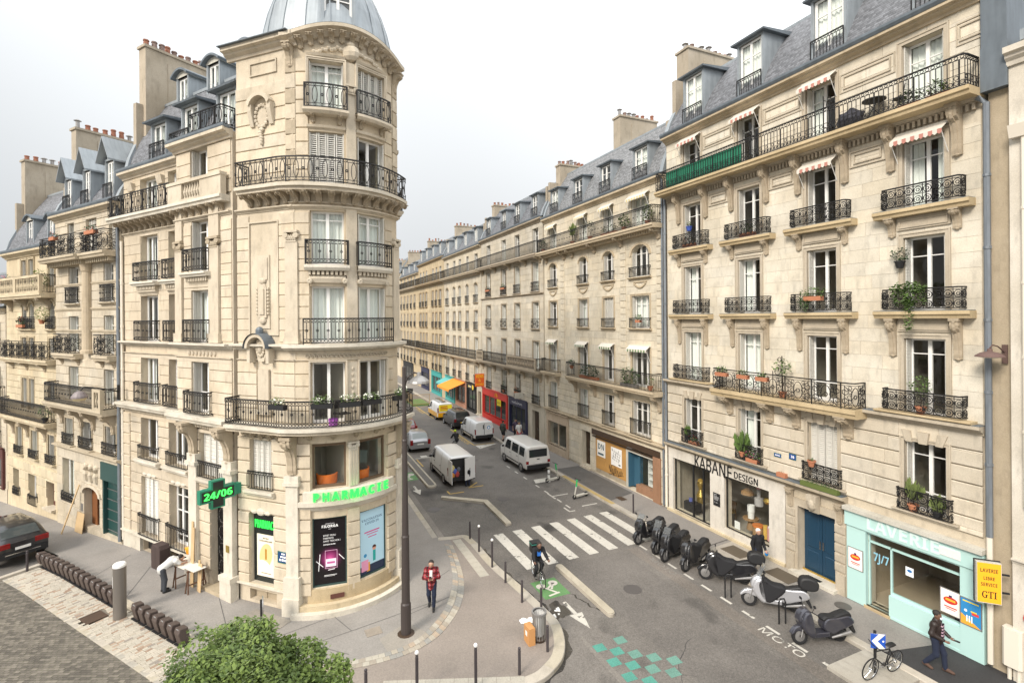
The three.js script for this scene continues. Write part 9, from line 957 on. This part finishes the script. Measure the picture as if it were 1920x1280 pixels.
{const t=thing('litter_bin','slatted street litter bin with a clear bag on the corner kerb','litter bin',0.81,0,-16.53);for (let k=0;k<16;k++){const a=k / 16*TAU;mesh('slat',cached('slat',()=>new GB().box(-0.012,0.012,0.1,0.9,0,0.02)),M.steel,t,0.2*sin(a),0,0.2*cos(a),a);} mesh('rim',new GB().lathe([[0.2,0.86],[0.25,0.88],[0.25,0.95],[0.2,0.95]],0,0,18),M.steel,t);mesh('base',new GB().lathe([[0,0],[0.18,0],[0.22,0.1],[0.2,0.14],[0,0.14]],0,0,16),M.brown,t);mesh('bag',new GB().lathe([[0,0.15],[0.16,0.18],[0.17,0.7],[0.19,0.9]],0,0,12).map((x,y,z)=>[x + 0.02*sin(y*23),y,z + 0.02*cos(y*17)]),phy([0.7,0.7,0.68],{transmission:0.5,thickness:0,roughness:0.4}),t);const b=thing('cardboard_box','flat orange brown cardboard box leaning on the litter bin','box',0.5,0,-16.42,0.4);mesh('box',new GB().box(-0.12,0.1,0,0.55,-0.2,0.2),std([0.5,0.25,0.09]),b);mesh('printed_mark',new GB().box(-0.125,-0.12,0.25,0.4,-0.08,0.05),M.white,b);const l=thing('plastic_bag','crumpled white plastic litter beside the bin','litter',0.45,0,-17.55);mesh('bag',new GB().blob(0,0.02,0,0.28,0.05,0.16,12,6).map((x,y,z)=>[x + 0.05*sin(z*30),max(0.004,y + 0.03*sin(x*40 + z*20)),z + 0.05*cos(x*25)]),std([0.78,0.78,0.76]),l);}
{const dm=std([0.075,0.055,0.047],{roughness:0.55}),us=[...Array.from({length:15},(_,i)=>10.3 - i*0.48),...Array.from({length:7},(_,i)=>1.75 - i*0.48)];let first;us.forEach((u,i)=>{const p=um(u,2.45),od='first second third fourth fifth sixth seventh eighth ninth tenth eleventh twelfth thirteenth fourteenth fifteenth'.split(' '),lab=i<15?`${od[14 - i]} dark bike dock left of the round pillar, counted from the pillar`:`${od[i - 15]} dark bike dock right of the round pillar, counted from the pillar`,grp=i<15?'bike docks left of the pillar':'bike docks right of the pillar';if (!first){first=thing('bike_dock',lab,'bike dock',p[0],gyL(u) - 0.06,p[1],A_L,grp);mesh('body',slabX([[-0.16,0],[0.1,0],[0.2,0.42],[0.16,0.55],[-0.06,0.52]],0.3,0.03),dm,first).rotation.y=-Math.PI / 2;mesh('lock_hoop',new GB().tube([[-0.13,0.5,0.16],[0,0.56,0.2],[0.13,0.5,0.16]],0.016,5),M.steel,first);mesh('foot',new GB().box(-0.2,0.2,0,0.03,-0.22,0.2),M.black,first);} else{const o=copy(first,lab,p[0],gyL(u) - 0.06,p[1],A_L);o.userData.group=grp;}});
const p=um(2.42,2.78),t=thing('round_pillar','thick round metal pillar of the bike sharing station','pillar',p[0],-0.1,p[1]);mesh('column',new GB().lathe([[0,0],[0.2,0],[0.2,1.86],[0,1.86]],0,0,24),std([0.2,0.18,0.16],{metalness:0.4,roughness:0.4}),t);mesh('cap',new GB().lathe([[0.205,1.86],[0.205,1.93],[0.16,1.98],[0,1.99]],0,0,24),M.white,t);mesh('notice',new GB().lathe([[0.204,1.15],[0.204,1.55]],0,0,5,-1.5,-0.6),M.white,t);}
{let p=um(5.05,0.22),t=thing('utility_cabinet','dark brown utility cabinet standing against the corner house','cabinet',p[0],0,p[1],A_L);mesh('cabinet',slabX([[-0.32,0],[0.32,0],[0.34,0.85],[0.26,0.98],[-0.26,0.98],[-0.34,0.85]],0.42,0.03),std([0.06,0.04,0.035]),t);mesh('door_seam',new GB().box(-0.005,0.005,0.06,0.9,0.21,0.214),M.black,t);
p=um(2.25,0.5);t=thing('trestle_table','trestle work table with pale boards beside the planks','table',p[0],0,p[1],A_L);for (const s of [-1,1]){mesh('trestle',new GB().tube([[s*0.45,0.82,0.28],[s*0.55,0,0.34]],0.025).tube([[s*0.45,0.82,-0.28],[s*0.55,0,-0.34]],0.025).tube([[s*0.45,0.82,0.28],[s*0.35,0,0.34]],0.025).tube([[s*0.45,0.82,-0.28],[s*0.35,0,-0.34]],0.025).box(s*0.45 - 0.03,s*0.45 + 0.03,0.8,0.86,-0.32,0.32).box(s*0.5 - 0.02,s*0.5 + 0.02,0.3,0.34,-0.3,0.3),std([0.14,0.07,0.04]),t);} mesh('board',new GB().box(-0.75,0.2,0.86,0.885,-0.3,0.3),std([0.72,0.68,0.6]),t);mesh('board',new GB().box(0.1,0.85,0.9,0.92,-0.2,0.28),std([0.66,0.62,0.55]),t);const c=thing('yellow_bag','orange yellow bag hanging above the trestle table','bag',...(()=>{const q=um(2.95,0.12);return [q[0],1.05,q[1]];})(),0);mesh('bag',new GB().blob(0,0.1,0,0.2,0.16,0.1,9,6).map((x,y,z)=>[x + 0.04*sin(y*25),y + 0.03*sin(x*30),z]),std([0.7,0.3,0.02]),c);
[['tall pale plank leaning beside the front door',2.3,0.42,2.5,0.12],['second pale plank leaning beside the front door',2.16,0.44,2.3,0.1],['short plank leaning right of the tall ones',1.65,0.5,1.15,0.22],['short thin plank next to the door step',1.5,0.52,1.05,0.25]].forEach(([l,u,m,h,k])=>{const q=um(u,m),o=thing('plank',l,'plank',q[0],0,q[1],A_L,'planks leaning on the corner house');o.rotation.set(-k*0.45,A_L,k*0.3,'YXZ');mesh('plank',new GB().box(-0.06,0.06,0,h,-0.015,0.015),M.paleWood,o);});
p=um(13.35,0.12);t=thing('plywood_sheet','plywood sheet leaning by the open arched door','board',p[0],-0.27,p[1],A_L);t.rotation.set(-0.12,A_L,0,'YXZ');mesh('sheet',new GB().box(-0.45,0.4,0,1.0,0,0.02),M.paleWood,t);p=um(14.0,0.6);t=thing('plank','long pole leaning against the house left of the plywood sheet','plank',p[0],-0.28,p[1],A_L);t.rotation.set(-0.25,A_L,-0.16,'YXZ');mesh('pole',new GB().box(-0.04,0.04,0,2.5,-0.02,0.02),M.paleWood,t);
t=thing('round_sign','round traffic sign seen edge on beside the tree','sign',-8.49,0,-16.98,2.02);mesh('pole',new GB().cyl(0,0,1.15,0,0.035,8),M.black,t);mesh('disc',new GB().cyl(0,-0.02,0.02,0,0.3,20).map((x,y,z)=>[x,z + 0.95,y + 0.05]),M.steel,t);
p=ns(15.54,29.15);t=thing('marker_post','short white flexible marker post by the passenger van','post',p[0],-0.12,p[1]);mesh('post',new GB().lathe([[0,0],[0.12,0],[0.08,0.05],[0.08,0.72],[0,0.75]],0,0,12),M.white,t);mesh('band',new GB().lathe([[0.083,0.45],[0.083,0.55]],0,0,12),M.steel,t);
for (const [n,s,l] of [[15.2,14.2,'black hoop rack left of the silver maxi scooter'],[15.6,12.22,'black hoop rack between the silver scooters']]){const q=ns(n,s),o=thing('bike_rack',l,'bike rack',q[0],-0.12,q[1],0.1,'hoop racks');mesh('hoop',new GB().tube([[-0.12,0,0],[-0.12,0.75,0],[-0.07,0.86,0],[0.07,0.86,0],[0.12,0.75,0],[0.12,0,0]],0.028,7),M.black,o);}
for (const [u,y,l,cx] of [[8.95,7.2,'wall street lamp on a long arm at the edge of the corner house',1],[25.2,7.0,'wall street lamp at the far left edge',1]]){const q=um(u,0.1),o=thing('wall_lamp',l,'street lamp',q[0],y,q[1],A_L);mesh('back_plate',new GB().box(-0.07,0.07,-0.35,0.35,0,0.06),M.iron,o);mesh('arm',new GB().tube([[0,0.05,0.05],[0.3,0.35,1.0],[0.45,0.45,1.5],[0.5,0.3,1.65]],0.03,6),M.iron,o);mesh('lamp_head',new GB().lathe([[0.3,0],[0.29,0.08],[0.18,0.24],[0.06,0.3],[0,0.3]],0.52,1.68,14),std([0.2,0.17,0.17],{roughness:0.5}),o);mesh('lens',new GB().lathe([[0,-0.14],[0.2,-0.1],[0.28,0]],0.52,1.68,14),std([0.6,0.5,0.3]),o);}}
// ---------- the tree in the foreground ----------
{const T=thing('street_tree','leafy green tree crown rising at the lower left','tree',-4.95,-0.32,-9.0);mesh('trunk',new GB().tube([[0,0,0],[0.05,1.0,0.02],[-0.03,2.2,0]],u=>0.14 - 0.05*u,9),M.brown,T);for (let k=0;k<7;k++){const a=k*2.4;mesh('limb',new GB().tube([[-0.02,1.7 + k*0.1,0],[0.5*cos(a),2.5 + 0.1*k,0.5*sin(a)],[1.1*cos(a),3.4 + 0.12*k,1.1*sin(a)]],u=>0.055 - 0.04*u,6),M.brown,T);}
const lg=leafGeo(13,0.15,0.11,0.15,0.068).build(),cl=[];for (let k=0;k<64;k++){const a=k*2.39996,e=1 - 1.35*(k + 0.5) / 64,c=Math.sqrt(max(0,1 - e*e)),q=rr(0.62,1.08);cl.push([1.62*q*c*cos(a),3.25 + 1.62*q*e,1.62*q*c*sin(a),rr(0.3,0.52)]);}
const N=6500,im=new THREE.InstancedMesh(lg,phy([1,1,1],{map:leafTex,roughness:0.75,transmission:0.3,thickness:0,side:THREE.DoubleSide}),N),m=new THREE.Matrix4(),qt=new THREE.Quaternion(),col=new THREE.Color();for (let i=0;i<N;i++){const c=cl[i % 64],a=rr(0,TAU),e=rr(-1,1),s=Math.sqrt(1 - e*e),r=c[3]*Math.cbrt(rr(0.25,1));qt.setFromEuler(new THREE.Euler(rr(-0.6,0.6),rr(0,TAU),rr(-0.6,0.6)));m.compose(V(c[0] + r*s*cos(a),c[1] + r*e*0.85,c[2] + r*s*sin(a)),qt,V(1,1,1).multiplyScalar(rr(0.7,1.2)));im.setMatrixAt(i,m);const w=rnd();col.setRGB(0.1 + 0.14*w,0.17 + 0.17*w,0.04 + 0.03*w);im.setColorAt(i,col);} im.name='crown';im.userData.kind='stuff';im.castShadow=im.receiveShadow=true;T.add(im);
struct('pavement_near',sheetG([[-30,-10.6],[14,-10.6],[14,-2],[-30,-2]],0.0),pave);}
renderer.render(scene,camera);
